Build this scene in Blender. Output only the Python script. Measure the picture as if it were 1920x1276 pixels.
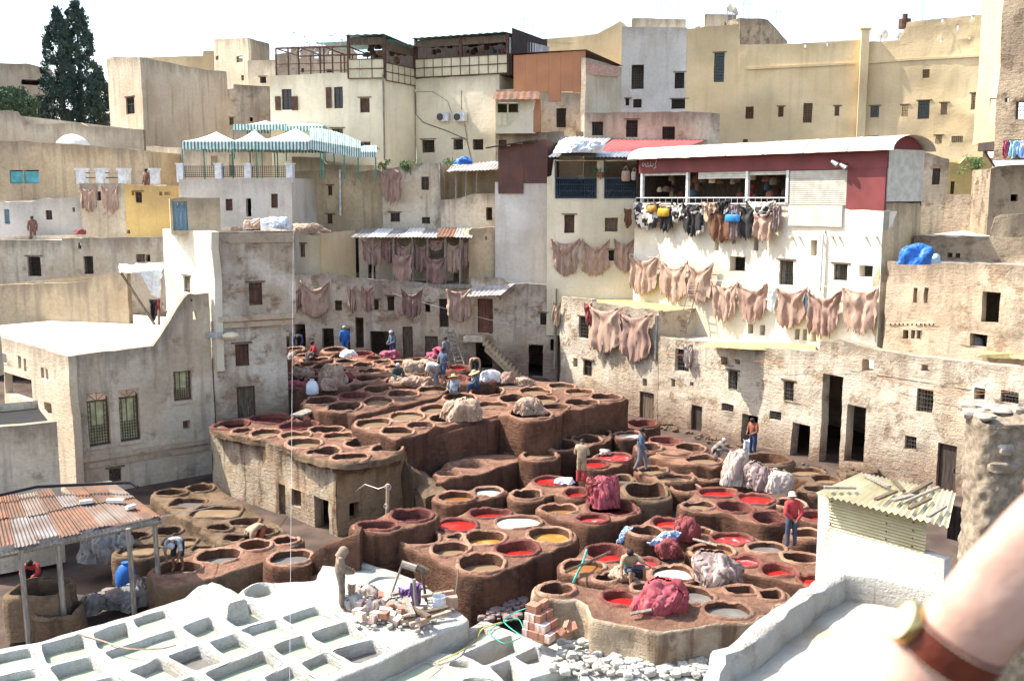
import bpy, math, random
import numpy as np
from mathutils import Vector, Matrix, noise
from mathutils.geometry import delaunay_2d_cdt
R = math.radians
rnd = random.Random(7)
scene = bpy.context.scene
for o_ in list(bpy.data.objects): bpy.data.objects.remove(o_)
# ---------------------------------------------------------------- camera
FPX, HOR, CAMZ = 1900.0, 362.0, 12.0          # focal length in photo pixels, horizon row, eye height
PITCH = math.atan((638 - HOR) / FPX)
cam_d = bpy.data.cameras.new('camera'); cam = bpy.data.objects.new('camera', cam_d)
scene.collection.objects.link(cam); scene.camera = cam
cam.location = (0, 0, CAMZ); cam.rotation_euler = (R(90) - PITCH, 0, 0)
cam_d.sensor_width = 36; cam_d.lens = 36 * FPX / 1920; cam_d.clip_start = .05; cam_d.clip_end = 2000
cam_d.dof.use_dof = True; cam_d.dof.focus_distance = 42; cam_d.dof.aperture_fstop = 8.0
# ---------------------------------------------------------------- light
SUN_EL, SUN_AZ = 52, -75        # elevation; azimuth measured from +Y (away from camera) towards +X
world = bpy.data.worlds.new('World'); scene.world = world; world.use_nodes = True
nt = world.node_tree; nt.nodes.clear()
sky = nt.nodes.new('ShaderNodeTexSky'); sky.sky_type = 'NISHITA'; sky.sun_disc = False
sky.sun_elevation = R(SUN_EL); sky.sun_rotation = R(SUN_AZ); sky.dust_density = 2.5; sky.air_density = 1.0
bg = nt.nodes.new('ShaderNodeBackground'); bg.inputs[1].default_value = .15
tc = nt.nodes.new('ShaderNodeTexCoord'); mp = nt.nodes.new('ShaderNodeMapping'); mp.inputs['Scale'].default_value = (1.6, 1.6, 4.5)
cn = nt.nodes.new('ShaderNodeTexNoise'); cn.inputs['Scale'].default_value = 1.7; cn.inputs['Detail'].default_value = 7
cr = nt.nodes.new('ShaderNodeValToRGB'); cr.color_ramp.elements[0].position = .56; cr.color_ramp.elements[1].position = .78
cm = nt.nodes.new('ShaderNodeMixRGB'); cm.inputs[2].default_value = (9.0, 9.2, 9.4, 1)
wo = nt.nodes.new('ShaderNodeOutputWorld')
L = nt.links.new
L(tc.outputs['Generated'], mp.inputs[0]); L(mp.outputs[0], cn.inputs[0]); L(cn.outputs[0], cr.inputs[0]); L(cr.outputs[0], cm.inputs[0])
L(sky.outputs[0], cm.inputs[1]); L(cm.outputs[0], bg.inputs[0]); L(bg.outputs[0], wo.inputs[0])
sun_d = bpy.data.lights.new('sun', 'SUN'); sun_d.energy = 3.7; sun_d.angle = R(.55); sun_d.color = (1, .955, .88)
sun = bpy.data.objects.new('sun', sun_d); scene.collection.objects.link(sun)
sdir = Vector((math.sin(R(SUN_AZ)) * math.cos(R(SUN_EL)), math.cos(R(SUN_AZ)) * math.cos(R(SUN_EL)), math.sin(R(SUN_EL))))
sun.rotation_euler = sdir.to_track_quat('Z', 'Y').to_euler(); sun.location = (-60, 40, 90)
vs = scene.view_settings; vs.view_transform = 'Standard'; vs.look = 'None'; vs.exposure = 1.5; vs.gamma = 1; vs.use_curve_mapping = False
scene.render.engine = 'CYCLES'; scene.cycles.max_bounces = 6; scene.cycles.diffuse_bounces = 4
# ---------------------------------------------------------------- photo rays (places are measured in the photograph, then built at their own depth)
CP, SP = math.cos(PITCH), math.sin(PITCH)
def ray(px, py):
    xn = (px - 960) / FPX; yn = (638 - py) / FPX
    return Vector((xn, CP + yn * SP, -SP + yn * CP))
def PZ(px, py, z):
    d = ray(px, py); k = (z - CAMZ) / d.z
    return Vector((d.x * k, d.y * k, z))
def PY(px, py, Y):
    d = ray(px, py); k = Y / d.y
    return Vector((d.x * k, Y, CAMZ + d.z * k))
def NZ(x, y, z=0.0, s=1.0): return noise.noise(Vector((x * s, y * s, z * s)))
# ---------------------------------------------------------------- objects
def link(o): scene.collection.objects.link(o); return o
def tag(o, label=None, cat=None, group=None, kind=None):
    if label: o['label'] = label
    if cat: o['category'] = cat
    if group: o['group'] = group
    if kind: o['kind'] = kind
    return o
def thing(name, label, cat, loc=(0, 0, 0), group=None):
    o = link(bpy.data.objects.new(name, None)); o.location = loc; o.empty_display_size = .3
    return tag(o, label, cat, group)
def wloc(o):
    v = Vector(o.location)
    while o.parent: o = o.parent; v += o.location
    return v
class MB:
    """collects vertices and faces of one mesh (world coordinates)"""
    def __init__(s): s.v = []; s.f = []; s.m = []; s.mi = 0
    def add(s, vs, fs):
        n = len(s.v); s.v.extend([tuple(v) for v in vs])
        for f in fs: s.f.append([i + n for i in f]); s.m.append(s.mi)
    def quad(s, a, b, c, d): s.add((a, b, c, d), ((0, 1, 2, 3),))
    def hexa(s, p):      # 8 corners: bottom 4, top 4
        s.add(p, ((3, 2, 1, 0), (4, 5, 6, 7), (0, 1, 5, 4), (1, 2, 6, 5), (2, 3, 7, 6), (3, 0, 4, 7)))
    def box(s, c, d, rz=0, tilt=None):
        m = Matrix.Rotation(rz, 3, 'Z')
        if tilt is not None: m = m @ tilt
        x, y, z = d[0] / 2, d[1] / 2, d[2] / 2
        p = [Vector(c) + m @ Vector(q) for q in ((-x, -y, -z), (x, -y, -z), (x, y, -z), (-x, y, -z), (-x, -y, z), (x, -y, z), (x, y, z), (-x, y, z))]
        s.hexa(p)
    def rings(s, rs, close=True, cap0=False, cap1=False):
        n = len(rs[0]); b = len(s.v)
        for r in rs: s.v.extend([tuple(p) for p in r])
        for i in range(len(rs) - 1):
            for j in range(n if close else n - 1):
                k = (j + 1) % n
                s.f.append([b + i * n + j, b + i * n + k, b + (i + 1) * n + k, b + (i + 1) * n + j]); s.m.append(s.mi)
        if cap0: s.f.append([b + j for j in reversed(range(n))]); s.m.append(s.mi)
        if cap1: s.f.append([b + (len(rs) - 1) * n + j for j in range(n)]); s.m.append(s.mi)
    def tube(s, pts, r, n=6, r1=None, caps=True):
        pts = [Vector(p) for p in pts]; rs = []
        for i, p in enumerate(pts):
            t = (pts[min(i + 1, len(pts) - 1)] - pts[max(i - 1, 0)]).normalized()
            a = t.orthogonal().normalized() if abs(t.z) > .95 else t.cross(Vector((0, 0, 1))).normalized()
            b = t.cross(a)
            rr = r if r1 is None else r + (r1 - r) * i / max(1, len(pts) - 1)
            if isinstance(r, (list, tuple)): rr = r[i]
            rs.append([p + a * (rr * math.cos(k * 2 * math.pi / n)) + b * (rr * math.sin(k * 2 * math.pi / n)) for k in range(n)])
        s.rings(rs, True, caps, caps)
    def build(s, name, mat, parent=None, smooth=None):
        me = bpy.data.meshes.new(name); off = wloc(parent) if parent else Vector((0, 0, 0))
        me.from_pydata([tuple(Vector(v) - off) for v in s.v], [], s.f)
        mats = mat if isinstance(mat, (list, tuple)) else [mat]
        for m in mats: me.materials.append(m)
        if len(mats) > 1: me.polygons.foreach_set('material_index', s.m)
        if smooth is not None:
            me.shade_smooth(); me.set_sharp_from_angle(angle=R(smooth))
        me.update()
        o = link(bpy.data.objects.new(name, me))
        if parent: o.parent = parent
        return o
# ---------------------------------------------------------------- materials
MATS = {}
def C4(c): return (c[0], c[1], c[2], 1)
def base_mat(name, col=(.5, .5, .5), rough=.85, metal=0.0, spec=.3):
    m = bpy.data.materials.new(name); m.use_nodes = True
    b = m.node_tree.nodes['Principled BSDF']
    b.inputs['Base Color'].default_value = C4(col); b.inputs['Roughness'].default_value = rough
    b.inputs['Metallic'].default_value = metal; b.inputs['Specular IOR Level'].default_value = spec
    MATS[name] = m; return m, m.node_tree, b
def nnode(t, typ, **kw):
    n = t.nodes.new(typ)
    for k, v in kw.items():
        if k.startswith('i_'): n.inputs[k[2:].replace('_', ' ')].default_value = v
        else: setattr(n, k, v)
    return n
def noise_fac(t, vec, scale, detail=5, lo=.4, hi=.6, rough=.55):
    n = nnode(t, 'ShaderNodeTexNoise'); n.inputs['Scale'].default_value = scale; n.inputs['Detail'].default_value = detail; n.inputs['Roughness'].default_value = rough
    t.links.new(vec, n.inputs['Vector'])
    m = nnode(t, 'ShaderNodeMapRange'); m.interpolation_type = 'SMOOTHSTEP'
    m.inputs['From Min'].default_value = lo; m.inputs['From Max'].default_value = hi
    t.links.new(n.outputs[0], m.inputs['Value']); return m.outputs[0], n.outputs[0]
def mixc(t, fac, a, b, mode='MIX', f=1.0):
    n = nnode(t, 'ShaderNodeMixRGB', blend_type=mode)
    if fac is None: n.inputs[0].default_value = f
    elif f != 1.0:
        q = nnode(t, 'ShaderNodeMath', operation='MULTIPLY'); t.links.new(fac, q.inputs[0]); q.inputs[1].default_value = f; t.links.new(q.outputs[0], n.inputs[0])
    else: t.links.new(fac, n.inputs[0])
    for i, c in ((1, a), (2, b)):
        if isinstance(c, tuple): n.inputs[i].default_value = C4(c)
        else: t.links.new(c, n.inputs[i])
    return n.outputs[0]
def coords(t, scale=(1, 1, 1)):
    g = nnode(t, 'ShaderNodeNewGeometry'); mp = nnode(t, 'ShaderNodeMapping'); mp.inputs['Scale'].default_value = scale
    t.links.new(g.outputs['Position'], mp.inputs[0]); return mp.outputs[0]
def obcoords(t, scale=(1, 1, 1)):
    g = nnode(t, 'ShaderNodeTexCoord'); mp = nnode(t, 'ShaderNodeMapping'); mp.inputs['Scale'].default_value = scale
    t.links.new(g.outputs['Object'], mp.inputs[0]); return mp.outputs[0]
def bump(t, b, h, strength=.5, dist=.05):
    n = nnode(t, 'ShaderNodeBump'); n.inputs['Strength'].default_value = strength; n.inputs['Distance'].default_value = dist
    t.links.new(h, n.inputs['Height']); t.links.new(n.outputs[0], b.inputs['Normal'])
def madd(t, *xs):
    o = None
    for x, k in xs:
        q = nnode(t, 'ShaderNodeMath', operation='MULTIPLY_ADD'); t.links.new(x, q.inputs[0]); q.inputs[1].default_value = k
        if o is not None: t.links.new(o, q.inputs[2])
        else: q.inputs[2].default_value = 0
        o = q.outputs[0]
    return o
def plaster(name, base, patch, brick=None, stain=(.19, .15, .11), amt=.5, streak=.5, pscale=.35, peel=.5, bstr=.5, seed=0.0, fine=.35, splash=None):
    """aged plaster: big patches, peeled areas of bare masonry with courses, rain streaks, fine grain"""
    wk = (1.10, 1.03, .93) if name.startswith('pl_') else (1.10, 1.0, .86) if name.startswith('clay') else (1, 1, 1)      # warm tint put into the base colours to offset the blue skylight
    base, patch = [tuple(min(.86, x * k) for x, k in zip(c, wk)) for c in (base, patch)]
    if brick: brick = tuple(min(.86, x * k) for x, k in zip(brick, wk))
    if name.startswith('pl_'): streak *= .82
    m, t, b = base_mat(name, base, .92, 0, .15)
    v = coords(t)
    if seed:
        ad = nnode(t, 'ShaderNodeVectorMath', operation='ADD'); t.links.new(v, ad.inputs[0]); ad.inputs[1].default_value = (seed * 13.1, seed * 7.7, seed * 5.3); v = ad.outputs[0]
    f1, _ = noise_fac(t, v, pscale, 8, .50 - .12 * amt + .02, .62)
    col = mixc(t, f1, base, patch, f=min(1, .45 + .55 * amt))
    f2, _ = noise_fac(t, v, 1.1, 12, .66 - .20 * peel, .80 - .22 * peel, .68)
    vb = nnode(t, 'ShaderNodeMapping'); vb.inputs['Scale'].default_value = (2.2, 2.2, 15); t.links.new(v, vb.inputs[0])
    f3, r3 = noise_fac(t, vb.outputs[0], 1.0, 4, .42, .6)
    bc = brick or tuple(x * .6 for x in patch)
    bcol = mixc(t, f3, tuple(x * .55 for x in bc), bc)
    col = mixc(t, f2, col, bcol, f=min(1, peel * 1.3))
    vs_ = nnode(t, 'ShaderNodeMapping'); vs_.inputs['Scale'].default_value = (2.6, 2.6, .22); t.links.new(v, vs_.inputs[0])
    f4, _ = noise_fac(t, vs_.outputs[0], .9, 6, .5, .68)
    col = mixc(t, f4, col, stain, f=streak)
    f5, r5 = noise_fac(t, v, 5.5, 8, .35, .7, .7)
    col = mixc(t, f5, col, tuple(x * .5 for x in patch), f=fine)
    f7, _ = noise_fac(t, v, .14, 3, .42, .6)
    col = mixc(t, f7, col, mixc(t, None, col, stain, f=.35))
    if splash:      # dye and mud splashed up the foot of the wall, ragged edge
        z0, z1, sc = splash
        sx = nnode(t, 'ShaderNodeSeparateXYZ'); t.links.new(coords(t), sx.inputs[0])
        q = nnode(t, 'ShaderNodeMath', operation='MULTIPLY_ADD'); t.links.new(noise_fac(t, v, .9, 9, 0, 1, .65)[1], q.inputs[0]); q.inputs[1].default_value = -3.2; t.links.new(sx.outputs[2], q.inputs[2])
        mr = nnode(t, 'ShaderNodeMapRange'); mr.inputs['From Min'].default_value = z0 - 1.6; mr.inputs['From Max'].default_value = z1 - 1.6; mr.inputs['To Min'].default_value = 1; mr.inputs['To Max'].default_value = 0; t.links.new(q.outputs[0], mr.inputs['Value'])
        col = mixc(t, mr.outputs[0], col, mixc(t, f3, sc, tuple(x * .6 for x in sc)), f=.85)
    ta_ = nnode(t, 'ShaderNodeAttribute'); ta_.attribute_name = 'topdirt'      # soot and rain dirt running down from the parapet
    vd = nnode(t, 'ShaderNodeMapping'); vd.inputs['Scale'].default_value = (2.4, 2.4, .5); t.links.new(v, vd.inputs[0])
    fd, rd = noise_fac(t, vd.outputs[0], .8, 9, 0, 1, .65)
    dq = madd(t, (ta_.outputs['Fac'], 1.0), (rd, 1.6)); dm = nnode(t, 'ShaderNodeMapRange'); dm.interpolation_type = 'SMOOTHSTEP'; dm.inputs['From Min'].default_value = 1.28; dm.inputs['From Max'].default_value = 1.9; t.links.new(dq, dm.inputs['Value'])
    col = mixc(t, dm.outputs[0], col, tuple(x * .75 for x in stain), f=min(.85, .08 + streak * 1.15))
    f6, r6 = noise_fac(t, v, 22, 4, .3, .7)
    col = mixc(t, f6, col, (1, 1, 1), 'OVERLAY', .10)
    t.links.new(col, b.inputs['Base Color'])
    bump(t, b, madd(t, (f2, -.5), (r3, .5), (r5, 1.2), (r6, .3)), bstr, .10)
    return m
def simple(name, col, rough=.8, var=.25, scale=3.0, metal=0.0, col2=None, bstr=.25, spec=.3, stretch=(1, 1, 1), detail=6, ob=False):
    m, t, b = base_mat(name, col, rough, metal, spec)
    v = (obcoords if ob else coords)(t, stretch)
    f, r = noise_fac(t, v, scale, detail, .32, .68)
    c2 = col2 or tuple(x * (1 - var) * .8 for x in col)
    t.links.new(mixc(t, f, col, c2), b.inputs['Base Color'])
    if bstr: bump(t, b, r, bstr, .03)
    return m
# ---------------------------------------------------------------- facades
class Line:
    """vertical wall plane through two image columns at given depths"""
    def __init__(s, x0, Y0, x1, Y1, ref=HOR, pts=None):
        if pts: a, b = Vector(pts[0]), Vector(pts[1]); s.A = Vector((a[0], a[1], 0)); s.B = Vector((b[0], b[1], 0))
        else:
            a = PY(x0, ref, Y0); b = PY(x1, ref, Y1); s.A = Vector((a.x, a.y, 0)); s.B = Vector((b.x, b.y, 0))
        d = s.B - s.A; s.len = d.length; s.t = d.normalized(); s.n = Vector((s.t.y, -s.t.x, 0))
        # outward normal faces the camera
        if s.n.dot(-s.A) < 0: s.n = -s.n
    def uz(s, px, py):
        d = ray(px, py); o = Vector((0, 0, CAMZ))
        k = (s.A - o).dot(s.n) / d.dot(s.n); p = o + d * k
        return (p - s.A).dot(s.t), p.z
    def pt(s, u, z, off=0.0): return s.A + s.t * u + s.n * off + Vector((0, 0, z))
    def shift(s, off):
        q = Line(0, 0, 0, 0, pts=((s.A + s.n * off), (s.B + s.n * off))); q.n = s.n.copy(); return q
def boxL(mb, ln, u0, u1, z0, z1, o0, o1):
    p = [ln.pt(u0, z0, o1), ln.pt(u1, z0, o1), ln.pt(u1, z0, o0), ln.pt(u0, z0, o0), ln.pt(u0, z1, o1), ln.pt(u1, z1, o1), ln.pt(u1, z1, o0), ln.pt(u0, z1, o0)]
    mb.hexa(p)
def interp(pl, u):
    if u <= pl[0][0]: return pl[0][1]
    for (a, za), (b, zb) in zip(pl, pl[1:]):
        if u <= b: return za + (zb - za) * (u - a) / max(1e-6, b - a)
    return pl[-1][1]
def op_rects(ln, ops):
    out = []
    for o in ops:
        x0, y0, x1, y1 = o[:4]; xm, ym = (x0 + x1) / 2, (y0 + y1) / 2
        u0 = ln.uz(x0, ym)[0]; u1 = ln.uz(x1, ym)[0]; z1 = ln.uz(xm, y0)[1]; z0 = ln.uz(xm, y1)[1]
        out.append((min(u0, u1), max(u0, u1), z0, z1, o[4] if len(o) > 4 else 'g'))
    return out
def facade(parent, ln, top, zb, rects, mat, th=.32, jit=.035, cell=.75, name='wall', topjit=.05):
    top = sorted([(p[0], p[1]) for p in top]); u0, u1 = top[0][0], top[-1][0]
    zmax = max(p[1] for p in top)
    def brk(vals, lo, hi):
        vals = sorted(set([lo, hi] + [v for v in vals if lo + 1e-3 < v < hi - 1e-3])); out = [vals[0]]
        for v in vals[1:]:
            if v - out[-1] < .012: continue
            n = max(1, int(math.ceil((v - out[-1]) / cell))); a = out[-1]
            out += [a + (v - a) * k / n for k in range(1, n + 1)]
        out[-1] = hi
        return out
    us = brk([r[0] for r in rects] + [r[1] for r in rects] + [p[0] for p in top], u0, u1)
    zs = brk([r[2] for r in rects] + [r[3] for r in rects], zb, zmax)
    mb = MB(); idx = {}; pos = {}; att = []
    tz = [interp(top, u) + (NZ(u * 1.7, ln.A.x, 3.1) + NZ(u * 5, ln.A.y, 1)) * topjit for u in us]
    hole = lambda uc, zc: any(r[0] < uc < r[1] and r[2] < zc < r[3] for r in rects)
    edge = lambda u, z: any((abs(u - r[0]) < 1e-3 or abs(u - r[1]) < 1e-3) and r[2] - .01 < z < r[3] + .01 or (abs(z - r[2]) < 1e-3 or abs(z - r[3]) < 1e-3) and r[0] - .01 < u < r[1] + .01 for r in rects)
    def vert(i, j, back=0):
        k = (i, j, back)
        if k not in idx:
            u, z = us[i], min(zs[j], tz[i])
            if j == len(zs) - 1: z = tz[i]
            w = ln.pt(u, z); o = NZ(w.x + w.y * .3, w.z, 0, .55) * jit * 2.2 + NZ(w.x, w.z * 1.1, w.y, 1.9) * jit
            e = edge(u, zs[j])
            if e:
                o *= .4; uu = u + NZ(w.x * 3.7, w.z * 2.9, 9) * .03; zz = z + NZ(w.x * 2.9, w.z * 3.3, 4) * .03
            else: uu, zz = u, z
            idx[k] = len(mb.v); mb.v.append(tuple(ln.pt(uu, zz, o - th * back))); att.append(max(0.0, 1 - (tz[i] - z) / 1.9))
        return idx[k]
    def face(*k):
        q = []
        for a in k:
            if a not in q: q.append(a)
        if len(q) > 2: mb.f.append(q); mb.m.append(0)
    nu, nz = len(us) - 1, len(zs) - 1; solid = {}
    for i in range(nu):
        for j in range(nz):
            uc, zc = (us[i] + us[i + 1]) / 2, (zs[j] + zs[j + 1]) / 2
            solid[i, j] = not hole(uc, zc) and not (zs[j] >= tz[i] - .004 and zs[j] >= tz[i + 1] - .004)
    for (i, j), s in solid.items():
        if not s: continue
        face(vert(i, j), vert(i + 1, j), vert(i + 1, j + 1), vert(i, j + 1))
        for di, dj, a, b in ((-1, 0, (i, j), (i, j + 1)), (1, 0, (i + 1, j + 1), (i + 1, j)), (0, 1, (i, j + 1), (i + 1, j + 1)), (0, -1, (i + 1, j), (i, j))):
            if not solid.get((i + di, j + dj), False):
                face(vert(*a), vert(*b), vert(*b, 1), vert(*a, 1))
    ob_ = mb.build(name, mat, parent, 45); ob_.data.attributes.new('topdirt', 'FLOAT', 'POINT').data.foreach_set('value', att); return ob_
def dark(n='interior_dark'): return MATS[n]
def bars_mesh(ln, u0, u1, z0, z1, off, nx, nz, r=.011):
    mb = MB()
    for i in range(1, nx + 1):
        u = u0 + (u1 - u0) * i / (nx + 1); boxL(mb, ln, u - r, u + r, z0, z1, off - r, off + r)
    for i in range(1, nz + 1):
        z = z0 + (z1 - z0) * i / (nz + 1); boxL(mb, ln, u0, u1, z - r, z + r, off + r * 1.2, off + r * 3.0)
    return mb
def frame_mesh(ln, u0, u1, z0, z1, w, o0, o1):
    mb = MB()
    boxL(mb, ln, u0, u0 + w, z0, z1, o0, o1); boxL(mb, ln, u1 - w, u1, z0, z1, o0, o1)
    boxL(mb, ln, u0 + w, u1 - w, z1 - w, z1, o0, o1); boxL(mb, ln, u0 + w, u1 - w, z0, z0 + w, o0, o1)
    return mb
def planks(parent, ln, u0, u1, z0, z1, off, mat, n=5, name='plank'):
    for i in range(n):
        a = u0 + (u1 - u0) * i / n; b = u0 + (u1 - u0) * (i + 1) / n; mb = MB()
        boxL(mb, ln, a + .006, b - .006, z0 + rnd.uniform(0, .02), z1 - rnd.uniform(0, .02), off - .02, off + rnd.uniform(0, .015)); mb.build(name, mat, parent)
def fill(parent, ln, r, wood='wood_old', iron='iron'):
    """what closes an opening: bars, shutters, doors, frames"""
    u0, u1, z0, z1, k = r; w, h = u1 - u0, z1 - z0; u0 -= .02; u1 += .02; z0 -= .02; z1 += .02
    if k in ('o', 'h'): return
    if k == 'g':      # iron grille in a thin wooden frame
        f = frame_mesh(ln, u0, u1, z0, z1, .05, -.20, -.13).build('window', MATS[wood], parent)
        bars_mesh(ln, u0 + .05, u1 - .05, z0 + .05, z1 - .05, -.10, max(2, int(w / .16)), max(2, int(h / .2))).build('bars', MATS[iron], f)
    elif k == 'G':     # grille over glass
        f = frame_mesh(ln, u0, u1, z0, z1, .06, -.22, -.14).build('window', MATS['wood_brown'], parent)
        bars_mesh(ln, u0 + .06, u1 - .06, z0 + .06, z1 - .06, -.08, max(2, int(w / .2)), max(3, int(h / .25))).build('bars', MATS[iron], f)
        mb = MB(); boxL(mb, ln, u0 + .06, u1 - .06, z0 + .06, z1 - .06, -.19, -.18); mb.build('pane', MATS['glass_dark'], f)
    elif k == 'w':     # glazed wooden window with mullions
        f = frame_mesh(ln, u0, u1, z0, z1, .07, -.2, -.12).build('window', MATS['wood_brown'], parent)
        mb = MB(); um = (u0 + u1) / 2; boxL(mb, ln, um - .025, um + .025, z0 + .07, z1 - .07, -.19, -.13)
        zm = z0 + h * .6; boxL(mb, ln, u0 + .07, um - .025, zm - .02, zm + .02, -.19, -.135); boxL(mb, ln, um + .025, u1 - .07, zm - .02, zm + .02, -.19, -.135)
        mb.build('mullion', MATS['wood_brown'], f)
        mb = MB(); boxL(mb, ln, u0 + .07, u1 - .07, z0 + .07, z1 - .07, -.175, -.168); mb.build('pane', MATS['glass_dark'], f)
    elif k in ('s', 'S', 'b'):   # closed shutters (S faded blue, b dark brown)
        mt = MATS[{'s': 'wood_old', 'S': 'wood_blue', 'b': 'wood_brown'}[k]]
        f = frame_mesh(ln, u0, u1, z0, z1, .05, -.16, -.08).build('window', mt, parent)
        planks(f, ln, u0 + .05, u1 - .05, z0 + .05, z1 - .05, -.12, mt, max(3, int(w / .18)), 'shutter_plank')
        for q in (.22, .75): mb = MB(); boxL(mb, ln, u0 + .06, u1 - .06, z0 + h * q - .03, z0 + h * q + .03, -.105, -.08); mb.build('batten', mt, f)
    elif k in ('d', 'D', 'r'):   # plank door: d weathered, D dark, r rust red
        mt = MATS[{'d': 'wood_old', 'D': 'wood_dark', 'r': 'rust_door'}[k]]
        d = frame_mesh(ln, u0, u1, z0 - .05, z1, .07, -.2, -.05).build('door', MATS['wood_brown'], parent)
        planks(d, ln, u0 + .07, u1 - .07, z0, z1 - .07, -.14, mt, max(3, int(w / .2)), 'door_plank')
        mb = MB(); boxL(mb, ln, u1 - .18, u1 - .14, z0 + h * .45, z0 + h * .52, -.13, -.06); mb.build('handle', MATS['iron'], d)
    elif k == 'B':     # bricked or boarded-up panel
        mb = MB(); boxL(mb, ln, u0, u1, z0, z1, -.3, -.12); mb.build('board', MATS['wood_old'], parent)
    if k in ('g', 's', 'w', 'G', 'b') and h > .5 and rnd.random() < .6:      # lintel board and sill
        mb = MB(); boxL(mb, ln, u0 - .12, u1 + .12, z1 + .005, z1 + .06, -.1, .05); mb.build('lintel', MATS['wood_old'], parent)
def house(name, label, cat, ln, top, zb, depth, mat, ops=(), roof='roof_lime', side=True, th=.32, jit=.035, group=None, roofdrop=.3, fillk={}, cell=.75, back=True, px=True, iron='iron'):
    """front facade with openings, the other three walls and a roof behind a parapet"""
    tp = [ln.uz(*p) for p in top] if px else list(top)
    tp.sort(); u0, u1 = tp[0][0], tp[-1][0]
    if not isinstance(name, str): o = name
    else: o = thing(name, label, cat, ln.pt((u0 + u1) / 2, zb, -.15), group)
    rects = op_rects(ln, ops)
    facade(o, ln, tp, zb, rects, mat, th, jit, cell)
    for r in rects: fill(o, ln, r, **fillk)
    mb = MB(); zl, zr = tp[0][1] - .03, tp[-1][1] - .03; e = .02
    a0, b0 = ln.pt(u0, zb, -.02), ln.pt(u1, zb, -.02); a1, b1 = ln.pt(u0, zb, -depth), ln.pt(u1, zb, -depth)
    up = lambda p, z: Vector((p.x, p.y, z))
    def subq(p, q, zp, zq):
        n = max(1, int((q - p).length / 1.5)); m = max(1, int((max(zp, zq) - zb) / 1.5)); rs = []
        for i in range(m + 1):
            row = []
            for j in range(n + 1):
                f = j / n; w = p.lerp(q, f); z = zb + (zp + (zq - zp) * f - zb) * i / m
                nn = Vector((q.y - p.y, p.x - q.x, 0)).normalized()
                k = NZ(w.x, w.y, z, .6) * jit * 2 if 0 < j < n else 0
                row.append(Vector((w.x, w.y, z)) + nn * k)
            rs.append(row)
        mb.rings(rs, close=False)
    if side: subq(a0, a1, zl, zl); subq(b0, b1, zr, zr)
    if back: subq(a1, b1, zl, zr)
    mb.build('side_wall', mat, o, 45)
    zr_ = min(p[1] for p in tp) - roofdrop
    mb = MB(); mb.quad(up(ln.pt(u0, 0, -.05), zr_), up(ln.pt(u1, 0, -.05), zr_), up(ln.pt(u1, 0, -depth), zr_ + .05), up(ln.pt(u0, 0, -depth), zr_ + .05))
    if roof: mb.build('roof', MATS[roof], o)
    return o
# ================================================================ materials used across the place
simple('interior_dark', (.02, .018, .016), .95, bstr=0)
simple('wood_old', (.16, .115, .075), .9, col2=(.07, .05, .035), scale=4, stretch=(4, 4, .6))
simple('wood_grey', (.30, .26, .21), .9, col2=(.15, .125, .10), scale=4, stretch=(4, 4, .6))
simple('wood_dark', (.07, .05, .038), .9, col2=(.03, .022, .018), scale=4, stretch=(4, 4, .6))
simple('wood_brown', (.12, .058, .035), .75, col2=(.06, .03, .02), scale=4)
simple('wood_blue', (.22, .33, .38), .8, col2=(.14, .2, .23), scale=3, stretch=(5, 5, .5))
simple('rust_door', (.22, .085, .045), .85, col2=(.12, .06, .04), scale=2.5)
simple('iron', (.10, .085, .072), .6, metal=.3, bstr=0)
simple('iron_blue', (.05, .09, .13), .6, metal=.2, bstr=0)
simple('iron_rust', (.13, .055, .035), .8, bstr=0)
simple('galv', (.45, .45, .44), .45, metal=.6, bstr=0)
simple('white_paint', (.72, .71, .68), .6, var=.12, scale=4, bstr=.1)
simple('glass_dark', (.02, .025, .03), .08, bstr=0, spec=.6)
simple('roof_lime', (.58, .54, .46), .95, col2=(.40, .35, .28), scale=.9, bstr=.4)
simple('roof_white', (.70, .69, .66), .9, col2=(.62, .6, .55), scale=.8, bstr=.2)
simple('roof_grey', (.36, .33, .28), .95, col2=(.2, .18, .15), scale=1.2, bstr=.5)
simple('straw_yellow', (.52, .43, .19), .95, col2=(.36, .27, .10), scale=6, bstr=.8)
simple('tin', (.5, .5, .5), .5, metal=.5, col2=(.34, .30, .27), scale=1.2, bstr=.1)
simple('tin_rust', (.215, .10, .052), .8, col2=(.11, .065, .045), scale=1.9, bstr=.3)
simple('canvas_white', (.78, .78, .75), .85, var=.1, bstr=.1)
simple('canvas_green', (.06, .25, .19), .85, var=.1, bstr=.1)
simple('tarp_blue', (.03, .16, .55), .5, var=.25, scale=2, bstr=.3)
simple('tarp_cyan', (.20, .45, .55), .5, col2=(.5, .6, .62), scale=2, bstr=.3)
simple('plastic_white', (.70, .72, .74), .45, col2=(.5, .52, .55), scale=2, bstr=.3)
simple('rope_white', (.7, .68, .64), .8, bstr=0)
simple('rope_orange', (.6, .18, .06), .7, bstr=0)
simple('cable_black', (.02, .02, .022), .6, bstr=0)
simple('red_sheet', (.20, .045, .042), .6, col2=(.14, .032, .03), scale=.9, bstr=.1)
simple('red_tin', (.5, .12, .11), .6, col2=(.38, .10, .09), scale=1.2, bstr=.1)
simple('orange_sheet', (.42, .19, .085), .7, col2=(.36, .16, .08), scale=.9, bstr=.1)
simple('brown_sheet', (.15, .07, .05), .75, col2=(.10, .05, .04), scale=1.0, bstr=.1)
simple('cream_sheet', (.62, .55, .36), .7, col2=(.5, .43, .28), scale=1.5, bstr=.1)
simple('shutter_grey', (.60, .57, .47), .6, var=.1, bstr=.05)
plaster('pl_grey', (.60, .54, .44), (.46, .38, .28), (.32, .23, .15), amt=.6, streak=.59, peel=.55, seed=1)
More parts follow.
